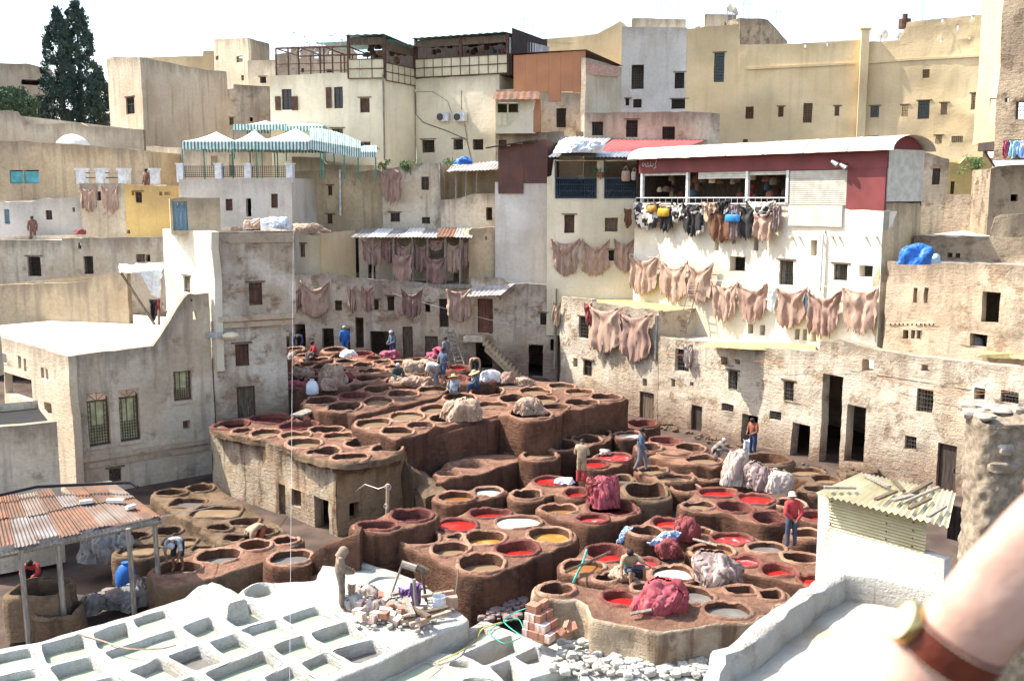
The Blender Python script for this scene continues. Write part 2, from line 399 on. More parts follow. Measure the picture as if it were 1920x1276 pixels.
plaster('pl_cream', (.76, .70, .54), (.68, .61, .45), (.42, .33, .20), amt=.35, streak=.16, peel=.15, seed=2, fine=.18, bstr=.3)
plaster('pl_yellow', (.77, .61, .37), (.70, .53, .30), (.6, .46, .27), amt=.45, streak=.16, peel=.08, seed=3, fine=.15, bstr=.25)
plaster('pl_ochre', (.66, .47, .19), (.55, .38, .15), (.42, .30, .15), amt=.45, streak=.19, peel=.12, seed=4, fine=.2, bstr=.3)
plaster('pl_white', (.72, .70, .66), (.56, .53, .48), (.36, .28, .2), amt=.35, streak=.22, peel=.22, seed=5, fine=.22, bstr=.35)
plaster('pl_limewash', (.64, .61, .56), (.46, .39, .31), (.40, .29, .20), amt=.75, streak=.49, peel=.7, seed=6, pscale=.42)
plaster('pl_tan', (.55, .45, .31), (.44, .34, .22), (.36, .26, .16), amt=.5, streak=.49, peel=.4, seed=7)
plaster('pl_pale', (.60, .53, .42), (.50, .42, .31), (.40, .31, .2), amt=.45, streak=.44, peel=.25, seed=8, fine=.25)
plaster('pl_stone', (.42, .35, .26), (.33, .27, .2), (.26, .2, .14), amt=.6, streak=.4, peel=.8, seed=9, bstr=.9)
plaster('pl_bright', (.80, .76, .66), (.70, .62, .46), (.48, .38, .25), amt=.35, streak=.12, peel=.16, seed=10, fine=.16, bstr=.35)
plaster('pl_warm', (.52, .44, .34), (.42, .33, .24), (.38, .27, .18), amt=.6, streak=.54, peel=.7, seed=11)
plaster('pl_tannery', (.66, .60, .51), (.52, .44, .33), (.46, .35, .24), amt=.75, streak=.40, peel=.75, seed=16, pscale=.42, bstr=.8, fine=.25, splash=(.7, 2.6, (.26, .17, .115)))
plaster('pl_tannery_back', (.62, .56, .48), (.48, .39, .30), (.44, .31, .205), amt=.75, streak=.52, peel=.75, seed=17, pscale=.5, bstr=.8, splash=(2.6, 3.8, (.27, .19, .14)))
plaster('pl_tower', (.64, .60, .53), (.42, .36, .28), (.40, .29, .19), amt=.8, streak=.54, peel=.8, seed=18, pscale=.5, bstr=.7, splash=(2.4, 4.2, (.30, .19, .12)))
# ================================================================ ground
def sstep(a, b, x): q = min(1, max(0, (x - a) / (b - a))); return q * q * (3 - 2 * q)
def ground_z(x, y):
    up = 1.6 * sstep(44, 57, y) * (1 - sstep(1.5, 4.5, x))
    yard = .5 * sstep(1.2, 2.8, x - (y - 27) * .05) * sstep(24.5, 26.5, y)
    return max(up, yard) - .55 * (1 - sstep(29.5, 31.5, y + x * .3)) * (1 - sstep(1, 3, x))
mb = MB(); gx = [-150, -120, -90, -60, -45] + [-36 + i for i in range(73)] + [45, 60, 90, 120, 150]; gy = [-30, -10, 0, 8, 14] + [18 + i for i in range(48)] + [70, 76, 84, 95, 120, 160, 230]
mb.rings([[Vector((x, y, ground_z(x, y) + NZ(x, y, 0, .6) * .06 + NZ(x, y, 3, 1.7) * .04)) for x in gx] for y in gy], close=False)
simple('earth', (.10, .066, .048), .95, col2=(.045, .03, .023), scale=.8, bstr=.6)
tag(mb.build('ground', MATS['earth'], None, 60), kind='structure')
# ================================================================ houses: back to front
M = MATS
FAR = Line(0, 92, 1920, 92)
# --- skyline on the left
house('flat_roofed_house', 'tan flat-roofed house at the far left edge beside the cypresses', 'house', Line(0, 96, 98, 98), [(-60, 118), (50, 119), (98, 131)], 6, 8, M['pl_pale'], [(40, 150, 96, 160, 'o'), (70, 180, 92, 225, 'w')])
ln8a = Line(200, 84, 263, 80); ln8b = Line(263, 80, 425, 88)
h = house('corner_house', 'large tan corner house with dark stained parapet right of the cypresses', 'house', ln8b, [(263, 107), (360, 126), (388, 131), (425, 134)], 5, 3, M['pl_pale'], [], side=False, back=False, roof=None)
facade(h, ln8a, [ln8a.uz(200, 112), ln8a.uz(212, 106), ln8a.uz(263, 107)], 5, op_rects(ln8a, [(236, 182, 252, 214, 'w')]), M['pl_pale'])
for r in op_rects(ln8a, [(236, 182, 252, 214, 'w')]): fill(h, ln8a, r)
h = house('tall_tower_house', 'tall pale tower-like house on the skyline behind the corner house', 'house', Line(400, 104, 464, 100), [(400, 74), (464, 71)], 8, 3, M['pl_pale'], [(404, 105, 410, 113, 'g'), (443, 105, 455, 117, 'g'), (452, 141, 457, 151, 'g')], side=False, back=False, roof=None)
l2 = Line(464, 100, 505, 106); facade(h, l2, [l2.uz(464, 71), l2.uz(505, 82)], 8, [], M['pl_tan'])
house('low_skyline_house', 'low tan house under the skyline tower, left of it', 'house', Line(250, 110, 400, 108), [(250, 108), (380, 105), (381, 95), (400, 95)], 8, 8, M['pl_yellow'], [])
house('grey_parapet_house', 'grey house with stepped dark parapet below the skyline tower', 'house', Line(388, 90, 512, 90), [(388, 172), (437, 166), (438, 158), (512, 163)], 4, 9, M['pl_grey'], [(396, 198, 406, 219, 'w'), (430, 221, 438, 234, 'w'), (468, 220, 474, 228, 'o')])
house('upper_grey_house', 'pale upper house with one barred window left of the cream building', 'house', Line(464, 97, 520, 96), [(464, 114), (520, 112)], 8, 5, M['pl_pale'], [(487, 144, 499, 156, 'g')])
# garden walls left
house('garden_wall', 'long tan garden wall with white coping below the cypresses', 'wall', Line(0, 78, 268, 76), [(-60, 205), (28, 208), (46, 234), (150, 230), (162, 236), (268, 243)], 5, .8, M['pl_pale'], [])
w6 = Line(0, 69, 278, 67)
h = house('long_wall_house', 'long tan weathered wall house with turquoise shutters at far left', 'house', w6, [(-80, 264), (40, 264), (160, 272), (278, 283)], 4, 6, M['pl_tan'], [(18, 319, 44, 344, 'o'), (45, 319, 73, 344, 'o')])
for a in ((19, 321, 43, 343), (46, 321, 72, 343)):
    r = op_rects(w6, [a])[0]; mb = MB(); boxL(mb, w6, r[0], r[1], r[2], r[3], -.12, -.07); mb.build('shutter', simple('turquoise', (.12, .42, .45), .7) if 'turquoise' not in M else M['turquoise'], h)
house('small_tan_house', 'small tan house with one window left of the umbrella terrace', 'house', Line(274, 72, 345, 71), [(274, 274), (345, 278)], 4, 4, M['pl_pale'], [(290, 291, 298, 312, 'w')])
# dome
mb = MB(); c = PY(136, 272, 72); rr = 1.25
mb.rings([[Vector((c.x + rr * math.cos(a) * math.cos(e), c.y + rr * math.sin(a) * math.cos(e), c.z - .5 + rr * 1.0 * math.sin(e))) for a in [k * math.pi / 10 for k in range(20)]] for e in [R(q) for q in (0, 18, 36, 54, 70, 82, 89)]], True, False, True)
tag(mb.build('dome', M['pl_white'], None, 60), 'small whitewashed dome behind the long tan wall', 'dome')
# --- second row left
house('low_white_house', 'low whitewashed house at the far left below the long wall', 'house', Line(0, 63, 150, 63), [(-60, 378), (60, 378), (80, 372), (100, 372), (150, 370)], 4, 4, M['pl_white'], [(8, 392, 18, 420, 'S'), (86, 394, 98, 412, 'w'), (136, 389, 140, 397, 'h')])
l4 = Line(148, 61, 232, 60.5); l4b = Line(232, 60.5, 334, 61)
h = house('terrace_house', 'grey and ochre house with white terrace pillars and two hides drying', 'house', l4, [(148, 344), (232, 344)], 4, 5, M['pl_grey'], [(182, 359, 190, 376, 'w')], side=False)
house(h, '', '', l4b, [(232, 346), (334, 349)], 4, 5, M['pl_ochre'], [(254, 360, 266, 380, 'w'), (247, 358, 252, 366, 'h'), (298, 359, 304, 366, 'h'), (308, 360, 320, 366, 'o'), (234, 431, 244, 438, 'h')], roofdrop=.8)
for i, x in enumerate((150, 187, 229, 290)):
    l = l4 if x < 230 else l4b; u, z = l.uz(x, 345); mb = MB(); u2, z2 = l.uz(x, 319)
    boxL(mb, l, u - .25, u + .25, z, z2, -.55, -.02); boxL(mb, l, u - .31, u + .31, z2, z2 + .12, -.6, .04); mb.build('pillar', M['white_paint'], h)
mb = MB()
for a, b in ((150, 187), (187, 229)):
    for q in (324, 333):
        mb.tube([l4.pt(*l4.uz(a, q), -.28), l4.pt(*l4.uz(b, q), -.28)], .03, 5)
mb.build('rail', M['iron'], h)
# grey row
house('grey_row_house', 'grey streaked row house with three barred windows behind the arched-window house', 'house', Line(0, 56, 312, 55), [(-60, 449), (115, 450), (116, 447), (312, 443)], 2, 6, M['pl_grey'], [(52, 481, 77, 518, 'g'), (157, 480, 175, 514, 'g'), (255, 476, 272, 491, 'B'), (273, 477, 282, 490, 'o'), (146, 455, 152, 466, 'h')], roof='roof_lime')
# --- left arched-window house
lh = Line(128, 39, 392, 42.5, 750); lhs = Line(2, 43.8, 128, 39, 700)
lo = house('arched_window_house', 'weathered house with two arched latticed windows and a white roof terrace', 'house', lh, [(128, 667), (285, 649), (286, 650), (345, 560), (352, 552), (392, 548)], -1, 2.2, M['pl_grey'],
    [(165, 735, 206, 836, 'o'), (224, 729, 262, 827, 'o'), (325, 695, 360, 751, 'o'), (343, 788, 357, 804, 'h'), (205, 877, 228, 903, 'g'), (362, 583, 369, 600, 'h'), (357, 560, 361, 565, 'h')], side=False, back=False, roofdrop=.5, roof='roof_white')
facade(lo, lhs, [lhs.uz(2, 633), lhs.uz(128, 667)], -1, op_rects(lhs, [(5, 663, 12, 682), (33, 667, 39, 691), (44, 672, 49, 696), (77, 688, 83, 709), (87, 691, 92, 711), (83, 755, 97, 776), (10, 705, 60, 745)]), M['pl_pale'])
zr = 5.45
mb = MB(); pts = [PZ(2, 633, 5.6), PZ(128, 667, 5.6), PZ(287, 650, 5.6), PZ(392, 640, 5.6), PZ(330, 590, 5.6), PZ(235, 584, 5.6), PZ(0, 604, 5.6)]
mb.add([Vector((p.x, p.y, zr + NZ(p.x, p.y) * .02)) for p in pts], [list(range(len(pts)))]); mb.build('roof_terrace', M['roof_white'], lo)
def lattice_window(ln, rect, arch):
    u0, u1, z0, z1, _ = op_rects(ln, [rect])[0]
    f = frame_mesh(ln, u0 - .01, u1 + .01, z0, z1, .06, -.26, -.18).build('window', M['wood_brown'], lo)
    w, h = u1 - u0, z1 - z0; zt = z1 - (w * .45 if arch else 0)
    mb = MB(); boxL(mb, ln, u0 + .05, u1 - .05, z0 + .05, zt, -.235, -.225); mb.build('shutter_panel', simple('pale_green_wood', (.50, .47, .25), .75) if 'pale_green_wood' not in M else M['pale_green_wood'], f)
    mb = MB(); n = 7
    for i in range(n + 1):
        u = u0 + .06 + (w - .12) * i / n; zz = zt if i in (0, 1, n - 1, n) or i == n // 2 else z0 + h * .36
        boxL(mb, ln, u - .014, u + .014, z0 + .06, zz, -.215, -.19)
    for i in range(7):
        z = z0 + .08 + h * .34 * i / 6; boxL(mb, ln, u0 + .05, u1 - .05, z - .014, z + .014, -.188, -.17)
    for i in range(5):
        z = z0 + h * .45 + (zt - z0 - h * .45) * i / 4
        for a, b in ((u0 + .05, u0 + .06 + w / n), (u1 - .06 - w / n, u1 - .05)): boxL(mb, ln, a, b, z - .014, z + .014, -.188, -.17)
    mb.build('lattice', M['wood_old'], f)
    if arch:
        um = (u0 + u1) / 2; r = w * .5; mb = MB(); n = 12
        for k in range(n):
            a0, a1 = math.pi * k / n, math.pi * (k + 1) / n
            for o in (-.06,):
                p0, p1 = (um + r * math.cos(a0), zt + r * .85 * math.sin(a0)), (um + r * math.cos(a1), zt + r * .85 * math.sin(a1))
                mb.quad(ln.pt(*p0, o), ln.pt(*p1, o), ln.pt(p1[0], z1 + .06, o), ln.pt(p0[0], z1 + .06, o))
                mb.quad(ln.pt(*p0, o), ln.pt(*p1, o), ln.pt(*p1, o - .2), ln.pt(*p0, o - .2))
        mb.build('arch', M['pl_grey'], f)
        mb = MB()
        for k in (1, 2, 3): a = math.pi * k / 4; mb.tube([ln.pt(um, zt, -.2), ln.pt(um + r * .95 * math.cos(a), zt + r * .8 * math.sin(a), -.2)], .012, 4)
        boxL(mb, ln, u0, u1, zt - .03, zt + .03, -.24, -.17); mb.build('fanlight_bars', M['wood_old'], f)
    mb = MB(); boxL(mb, ln, u0 - .08, u1 + .08, z0 - .1, z0 - .005, -.25, .08); mb.build('sill', M['pl_grey'], f)
lattice_window(lh, (165, 735, 206, 836), True); lattice_window(lh, (224, 729, 262, 827), True); lattice_window(lh, (325, 695, 360, 751), False)
mb = MB()      # string course
for y0, y1, o in ((858, 868, .10), (872, 878, .05)):
    u0, z0 = lh.uz(130, y0); u1, z1 = lh.uz(390, y0 - 20); boxL(mb, lh, .2, lh.len - .1, z0 - .25, z0 - .05, 0, o)
mb.build('string_course', M['pl_warm'], lo)
tw = Line(-20, 53, 236, 51, 560)
house('terrace_back_wall', 'tan parapet wall closing the back of the white roof terrace', 'wall', tw, [(-60, 537), (0, 534), (165, 527), (178, 515), (200, 511), (237, 510)], 4.5, .35, M['pl_tan'], [], side=True)
# --- tower house in front
tf = Line(397, 42.6, 551, 44.2, 500); tfl = Line(397, 42.6, 536, 44.0, 700); ts = Line(305, 48, 397, 42.6, 500)
to = house('corner_tower_house', 'tall peeling grey house with shuttered windows standing over the shaded vats', 'house', tf, [(397, 434), (551, 432)], tf.uz(450, 603)[1], 7, M['pl_tower'], [(467, 530, 492, 572, 'b')], side=True, roof='roof_lime')
house(to, '', '', tfl, [(397, 604), (536, 600)], 1.5, 6.5, M['pl_tower'], [(441, 644, 467, 686, 'b'), (445, 724, 479, 783, 'd')], side=True)
facade(to, ts, [ts.uz(305, 430), ts.uz(397, 434)], 4.5, op_rects(ts, [(344, 518, 356, 548, 'o')]), M['pl_bright'])
r = op_rects(ts, [(344, 518, 356, 548, 's')])[0]; fill(to, ts, r)
for y0, y1, o in ((437, 455, .06), (590, 600, .16), (602, 612, .08)):
    mb = MB(); z0, z1 = tf.uz(470, y1)[1], tf.uz(470, y0)[1]; boxL(mb, tf, .02, tf.len - .02, z0, z1, 0, o); mb.build('ledge', M['pl_warm'], to)
hutl = Line(330, 44.6, 412, 45.2, 400); hs = Line(303, 48.5, 330, 44.6, 400)
hu = house('rooftop_hut', 'small tan roof hut with a faded blue door on the tower house', 'hut', hutl, [(318, 372), (340, 370), (412, 371)], 10.2, 3, M['pl_tan'], [(324, 378, 352, 432, 'S')], roof='roof_grey')
# lantern on the tower house
lp = tfl.pt(*tfl.uz(420, 627), .1); t_ = thing('wall_lamp', 'grey wall lamp under the tower house ledge', 'lamp', lp)
mb = MB(); mb.box(lp + Vector((-.35, -.15, .02)), (.75, .28, .24)); mb.build('bracket', M['galv'], t_)
mb = MB(); mb.rings([[lp + Vector((.35 + q * math.cos(a), -.3 + q * math.sin(a), zz)) for a in [k * math.pi / 6 for k in range(12)]] for q, zz in ((.1, .16), (.3, .1), (.36, 0), (.3, -.1), (.05, -.14))], True, True, True); mb.build('lamp_head', M['cream_sheet'], t_)
# --- cream building with the rooftop shop
c1 = Line(505, 67, 653, 66); c2 = Line(653, 66, 721, 65.6); c3 = Line(721, 65.6, 779, 69); c4 = Line(779, 69, 936, 66.5)
co = house('cream_building', 'tall cream building with a dark rooftop shop gallery and two air conditioners', 'building', c1, [(505, 143), (653, 136)], 4, 9, M['pl_cream'],
    [(528, 167, 547, 206, 'w'), (626, 163, 643, 203, 'w'), (622, 241, 643, 260, 'w')], side=False, roof='roof_white')
house(co, '', '', c2, [(653, 146), (721, 146)], 4, 6, M['pl_cream'], [(675, 184, 693, 211, 'b'), (674, 266, 694, 277, 'b')], side=False)
facade(co, c3, [c3.uz(721, 146), c3.uz(779, 152)], 4, [], M['pl_cream'])
house(co, '', '', c4, [(779, 148), (936, 139)], 4, 8, M['pl_cream'], [(791, 262, 815, 286, 'g'), (850, 261, 868, 281, 'g'), (886, 261, 906, 281, 'g')], side=True)
for a in ((517, 181, 527, 207), (548, 181, 559, 207), (612, 164, 622, 203)):
    r = op_rects(c1, [a])[0]; mb = MB(); boxL(mb, c1, r[0], r[1], r[2], r[3], .03, .1); mb.build('open_shutter', M['wood_brown'], co)
# rooftop shop: posts, fence panels, tin roof, goods inside
sh = thing('rooftop_shop', 'dark open rooftop leather shop with green-edged tin roof on cream building', 'shop gallery', c4.pt(2, c4.uz(850, 150)[1], -2))
for ln, xa, xb, yt, yb, y2 in ((c2, 654, 720, 68, 112, 148), (c3, 721, 778, 76, 118, 151), (c4, 780, 952, 74, 112, 146)):
    ua, ub = ln.uz(xa, yb)[0], ln.uz(xb, yb)[0]; zt, zm, zb_ = ln.uz(xa, yt)[1], ln.uz(xa, yb)[1], ln.uz(xa, y2)[1]
    n = max(3, int((ub - ua) / .62)); 
    for i in range(n):
        a = ua + (ub - ua) * i / n; b = ua + (ub - ua) * (i + 1) / n; mb = MB(); boxL(mb, ln, a + .02, b - .02, zb_ + .03, zm - .02, .06, .09); mb.build('fence_panel', M['cream_sheet'], sh)
    mb = MB()
    for z in (zb_, (zb_ + zm) / 2, zm): mb.tube([ln.pt(ua, z, .12), ln.pt(ub, z, .12)], .03, 4)
    for i in range(n + 1): u = ua + (ub - ua) * i / n; mb.tube([ln.pt(u, zb_, .12), ln.pt(u, zm, .12)], .02, 4)
    mb.build('rail', M['iron_rust'], sh)
    k = max(1, round((ub - ua) / 3.2))
    for i in range(k + 1):
        u = ua + (ub - ua) * i / k; mb = MB(); boxL(mb, ln, u - .09, u + .09, zb_, zt, -.1, .08); mb.build('post', M['wood_brown'], sh)
    mb = MB(); boxL(mb, ln, ua - .1, ub + .1, zt - .55, zt - .1, -.1, .05); mb.build('beam', M['wood_old'], sh)
    mb = MB(); nn = int((ub - ua) / .25)
    rs = [[ln.pt(ua - .1 + (ub - ua + .2) * j / nn, zt + .02 + (o + .4) * -.03 + .05 * (j % 2), o) for j in range(nn + 1)] for o in (.45, -5.5)]
    mb.rings(rs, close=False); mb.build('tin_roof', simple('tin_green', (.16, .27, .24), .6) if 'tin_green' not in M else M['tin_green'], sh)
    for i in range(int((ub - ua) * 4)):     # hanging leather goods in the dark
        u = rnd.uniform(ua + .1, ub - .1); z = rnd.uniform(zm + .1, zt - .3); w = rnd.uniform(.12, .25); o = -rnd.uniform(.4, 2.2); mb = MB()
        p = ln.pt(u, z, o); hgt = rnd.uniform(.2, .4)
        mb.rings([[p + Vector((w * q * math.cos(a), .3 * w * q * math.sin(a), dz * hgt)) for a in [k2 * math.pi / 3 for k2 in range(6)]] for q, dz in ((.5, 1), (.8, .75), (1, .2), (.8, 0))], True, True, True)
        mb.build('leather_bag', M[rnd.choice(['wood_brown', 'wood_dark', 'rust_door', 'iron'])], sh)
mb = MB(); zf = c4.uz(850, 146)[1]
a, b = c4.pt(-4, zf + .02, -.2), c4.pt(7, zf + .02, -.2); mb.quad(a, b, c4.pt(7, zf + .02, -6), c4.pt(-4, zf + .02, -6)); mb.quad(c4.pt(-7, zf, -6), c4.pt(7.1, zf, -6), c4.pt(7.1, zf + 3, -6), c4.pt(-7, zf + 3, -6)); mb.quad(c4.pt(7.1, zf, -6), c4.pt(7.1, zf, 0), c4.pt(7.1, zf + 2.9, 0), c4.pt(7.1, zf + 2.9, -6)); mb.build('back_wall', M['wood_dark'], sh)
l = Line(955, 66, 1030, 72); mb = MB(); nn = 30; ua, za = l.uz(955, 70); ub, zb_ = l.uz(1030, 88)
mb.rings([[l.pt(ua + (ub - ua) * j / nn, z0 + (z1 - z0) * j / nn, .04 * (j % 2)) for j in range(nn + 1)] for z0, z1 in ((za - 1.0, zb_ - .6), (za, zb_))], close=False); mb.build('tin_side', M['tin'], sh)
# AC units, conduits
for i, x in enumerate((834, 866)):
    p = c4.pt(*c4.uz(x, 220), .22); t_ = thing('air_conditioner', ('left' if i == 0 else 'right') + ' one of the two white air conditioners on the cream wall', 'air conditioner', p, 'air conditioners on the cream wall')
    mb = MB(); boxL(mb, c4.shift(0), *(lambda u: (u - .38, u + .38))(c4.uz(x, 220)[0]), p.z - .28, p.z + .28, .05, .38); mb.build('casing', M['white_paint'], t_)
    mb = MB(); u = c4.uz(x - 2, 220)[0]; mb.rings([[c4.pt(u - .08 + q * math.cos(a), p.z + q * math.sin(a), o) for a in [k * math.pi / 8 for k in range(16)]] for q, o in ((.23, .39), (.23, .42), (.06, .42))], True, False, True); mb.build('fan_grille', M['iron'], t_)
mb = MB()
def wire(mbx, ln, pts, off=.06, r=.022):
    mbx.tube([ln.pt(*ln.uz(*p), off) for p in pts], r, 4)
wire(mb, c4, [(780, 172), (781, 215), (795, 230), (840, 246), (876, 262), (886, 305)]); wire(mb, c4, [(866, 170), (866, 205)]); wire(mb, c4, [(872, 232), (877, 262)]); wire(mb, c4, [(780, 172), (812, 172), (840, 190), (848, 212)], r=.012)
tag(mb.build('wall_cable', M['cable_black'], None), 'dark cable looping down the cream wall past the air conditioners', 'cable')
mb = MB(); mb.tube([c2.pt(*c2.uz(719, 140), .1), c2.pt(*c2.uz(722, 300), .1)], .06, 6); tag(mb.build('drain_pipe', M['wood_grey'], None, 60), 'thin grey drainpipe on the corner of the cream building', 'pipe')
# pergola frame
pg = thing('pergola_frame', 'rusty steel pergola frame with truss roof on the cream building roof', 'pergola', c1.pt(1, c1.uz(520, 140)[1], -2))
zt, zb_ = c1.uz(560, 88)[1], c1.uz(560, 141)[1] - .35
P_ = lambda x, o, z: c1.pt(c1.uz(x, 140)[0], z, o)
for x in (514, 537, 556, 597, 604, 620, 650):
    for o in (-.4, -4.2):
        mb = MB(); mb.tube([P_(x, o, zb_), P_(x, o, zt)], .06, 4); mb.build('post', M['iron_rust'], pg)
mb = MB()
for o in (-.4, -4.2):
    mb.tube([P_(514, o, zt), P_(650, o, zt)], .06, 4); mb.tube([P_(514, o, zt - 1), P_(650, o, zt - 1)], .025, 4)
for x in (514, 560, 606, 650): mb.tube([P_(x, -.4, zt), P_(x, -4.2, zt)], .05, 4)
mb.build('beam', M['iron_rust'], pg)
mb = MB()
for o in (-.4, -2.2, -4.2):
    top_ = [P_(514 + 17 * k, o, zt + .3 + .75 * abs(math.sin(k * .95))) for k in range(9)]
    mb.tube(top_, .018, 4)
    for k in range(8): mb.tube([P_(514 + 17 * k, o, zt), top_[k + 1 if k % 2 else k]], .014, 4); mb.tube([top_[k], P_(514 + 17 * (k + 1), o, zt)], .014, 4)
mb.build('truss', M['galv'], pg)
house('rear_brick_house', 'pinkish house seen through the steel pergola frame', 'house', Line(515, 82, 652, 82), [(515, 103), (545, 98), (546, 88), (652, 84)], 10, 5, M['pl_warm'], [(557, 96, 563, 110, 'g'), (588, 96, 597, 110, 'g'), (616, 95, 624, 105, 'g'), (565, 128, 570, 136, 'g'), (612, 130, 622, 136, 'g')])
# --- orange clad building
o1 = Line(963, 66, 1098, 64.5); o2 = Line(1098, 64.5, 1166, 69)
ob = house('orange_clad_building', 'building clad in orange sheet over bare masonry with a streaked side wall', 'building', o1, [(930, 168), (963, 167), (1098, 176)], 4, 7, M['pl_warm'], [(1043, 203, 1061, 239, 'g')], side=False)
facade(ob, o2, [o2.uz(1098, 108), o2.uz(1166, 127)], 4, [], M['pl_pale'])
u0, u1 = o1.uz(963, 150)[0], o1.uz(1097, 150)[0]; zt = o1.uz(963, 104)[1]; zb_ = o1.uz(1000, 173)[1]
n = 6
for i in range(n):
    mb = MB(); a = u0 + (u1 - u0) * i / n; b = u0 + (u1 - u0) * (i + 1) / n; boxL(mb, o1, a + .004, b - .004, zb_ - (.5 if i in (3,) else 0) - .1 * (i % 2), zt + .02 * i, -.1 - .004 * (i % 2), .02 + .004 * (i % 2)); mb.build('cladding_sheet', M['orange_sheet'], ob)
mb = MB(); mb.quad(o1.pt(u0 - .2, zt + .12, .15), o1.pt(u1 + .1, zt + .14, .15), o2.pt(*o2.uz(1166, 124), .1), o1.pt(u0 - .2, zt - .3, -6)); mb.build('roof_sheet', M['brown_sheet'], ob)
mb = MB(); ua, za = o2.uz(1098, 118); ub, zb2 = o2.uz(1160, 146)
mb.quad(o2.pt(ua, za, .05), o2.pt(ub, zb2 + .7, .05), o2.pt(ub, zb2 + .05, .05), o2.pt(ua, za - .7, .05)); mb.build('brick_band', simple('brick_pink', (.42, .2, .13), .9, col2=(.5, .36, .27), scale=5, stretch=(1, 1, 2.5)) if 'brick_pink' not in M else M['brick_pink'], ob)
# bay window of it
o3 = Line(929, 62.5, 1004, 62.3)
bw = house('bay_house', 'cream jettied bay with glazed strip window under a rusty tin awning', 'house', o3, [(929, 184), (1004, 184)], o3.uz(960, 250)[1], 3, M['pl_cream'], [(931, 190, 973, 213, 'o')], roof='roof_grey')
r = op_rects(o3, [(931, 190, 973, 213)])[0]
frame_mesh(o3, r[0], r[1], r[2], r[3], .06, -.15, -.03).build('window', M['cream_sheet'], bw)
mb = MB(); um = (r[0] + r[1]) / 2; boxL(mb, o3, um - .04, um + .04, r[2], r[3], -.14, -.04); mb.build('mullion', M['cream_sheet'], bw)
for i in range(4):
    a = r[0] + (r[1] - r[0]) * i / 4; b = r[0] + (r[1] - r[0]) * (i + 1) / 4; mb = MB(); boxL(mb, o3, a + .02, b - .02, r[2] - .72, r[2] - .04, .012, .04); mb.build('panel', M['cream_sheet'], bw)
mb = MB(); nn = 14; ua, ub = o3.uz(926, 180)[0], o3.uz(1012, 180)[0]; zz = o3.uz(960, 189)[1]; z2 = o3.uz(960, 172)[1]
mb.rings([[o3.pt(ua + (ub - ua) * j / nn, z0 + .04 * (j % 2), o) for j in range(nn + 1)] for o, z0 in ((.75, zz), (-.2, z2))], close=False); mb.build('awning', M['tin_rust'], bw)
mb = MB(); boxL(mb, o3, o3.uz(1000, 220)[0], o3.uz(1012, 220)[0], o3.uz(1005, 248)[1], o3.uz(1005, 185)[1], -1.5, .01); mb.build('orange_edge', M['orange_sheet'], bw)
house('bay_base_house', 'shaded brown masonry below the cream bay', 'house', Line(929, 63.2, 1102, 62.9), [(929, 246), (1010, 247), (1102, 247)], 3, 3, M['pl_warm'], [(935, 262, 950, 274, 'b'), (1058, 242, 1080, 262, 'o')])
# grey house with black lintels right of it
house('grey_lintel_house', 'grey flat-roofed house with three barred windows under black lintels', 'house', Line(1096, 62, 1350, 62), [(1096, 212), (1296, 209), (1350, 213)], 3, 5, M['pl_grey'], [(1110, 228, 1131, 254, 'g'), (1174, 225, 1196, 257, 'g'), (1242, 237, 1266, 262, 'g')], roof='roof_grey')
# --- white and yellow buildings on the skyline right
y0 = Line(990, 90, 1168, 88)
house('tan_ridge_house', 'large plain yellow wall rising behind the orange building', 'house', y0, [(990, 76), (1120, 64), (1163, 40), (1170, 44)], 6, 6, M['pl_yellow'], [], jit=.06)
wy = Line(1166, 80, 1288, 79); yy = Line(1288, 79, 1388, 78); y1 = Line(1388, 78, 1615, 76); y2 = Line(1615, 76, 1860, 72)
house('tall_white_house', 'tall whitewashed house with barred windows between yellow walls', 'house', wy, [(1166, 50), (1288, 52)], 5, 8, M['pl_white'], [(1184, 122, 1207, 167, 'g'), (1265, 136, 1283, 166, 'g'), (1173, 185, 1180, 198, 'g'), (1187, 186, 1203, 202, 'g'), (1259, 186, 1288, 204, 'g')])
yb = house('long_yellow_building', 'long yellow building filling the skyline at right with small barred windows', 'building', yy, [(1288, 54), (1384, 46), (1388, 84)], 5, 8, M['pl_yellow'], [(1339, 99, 1358, 154, 'G')], jit=.04, side=False)
house(yb, '', '', y1, [(1388, 84), (1500, 82), (1615, 74)], 5, 8, M['pl_yellow'], [(1398, 200, 1413, 223, 'g'), (1459, 200, 1469, 219, 'g'), (1506, 193, 1523, 230, 'g'), (1565, 199, 1574, 217, 'g'), (1508, 83, 1512, 91, 'h'), (1550, 80, 1553, 86, 'h'), (1393, 261, 1402, 270, 'g')], jit=.04, side=False)
house(yb, '', '', y2, [(1615, 79), (1686, 76), (1688, 44), (1702, 41), (1860, 26)], 5, 8, M['pl_yellow'], [(1632, 199, 1648, 220, 'G'), (1691, 197, 1702, 218, 'g'), (1721, 189, 1743, 223, 'G'), (1764, 193, 1776, 215, 'g'), (1821, 175, 1840, 206, 'g'), (1730, 130, 1743, 146, 'g'), (1629, 254, 1649, 262, 'g'), (1754, 254, 1766, 269, 'g'), (1784, 255, 1806, 267, 'g'), (1825, 251, 1834, 262, 'g'),
    (1764, 35, 1769, 42, 'h'), (1793, 47, 1797, 57, 'h'), (1820, 30, 1824, 36, 'h'), (1841, 42, 1845, 52, 'h'), (1761, 73, 1765, 79, 'h'), (1815, 67, 1819, 74, 'h')], jit=.04, side=False)
mb = MB()
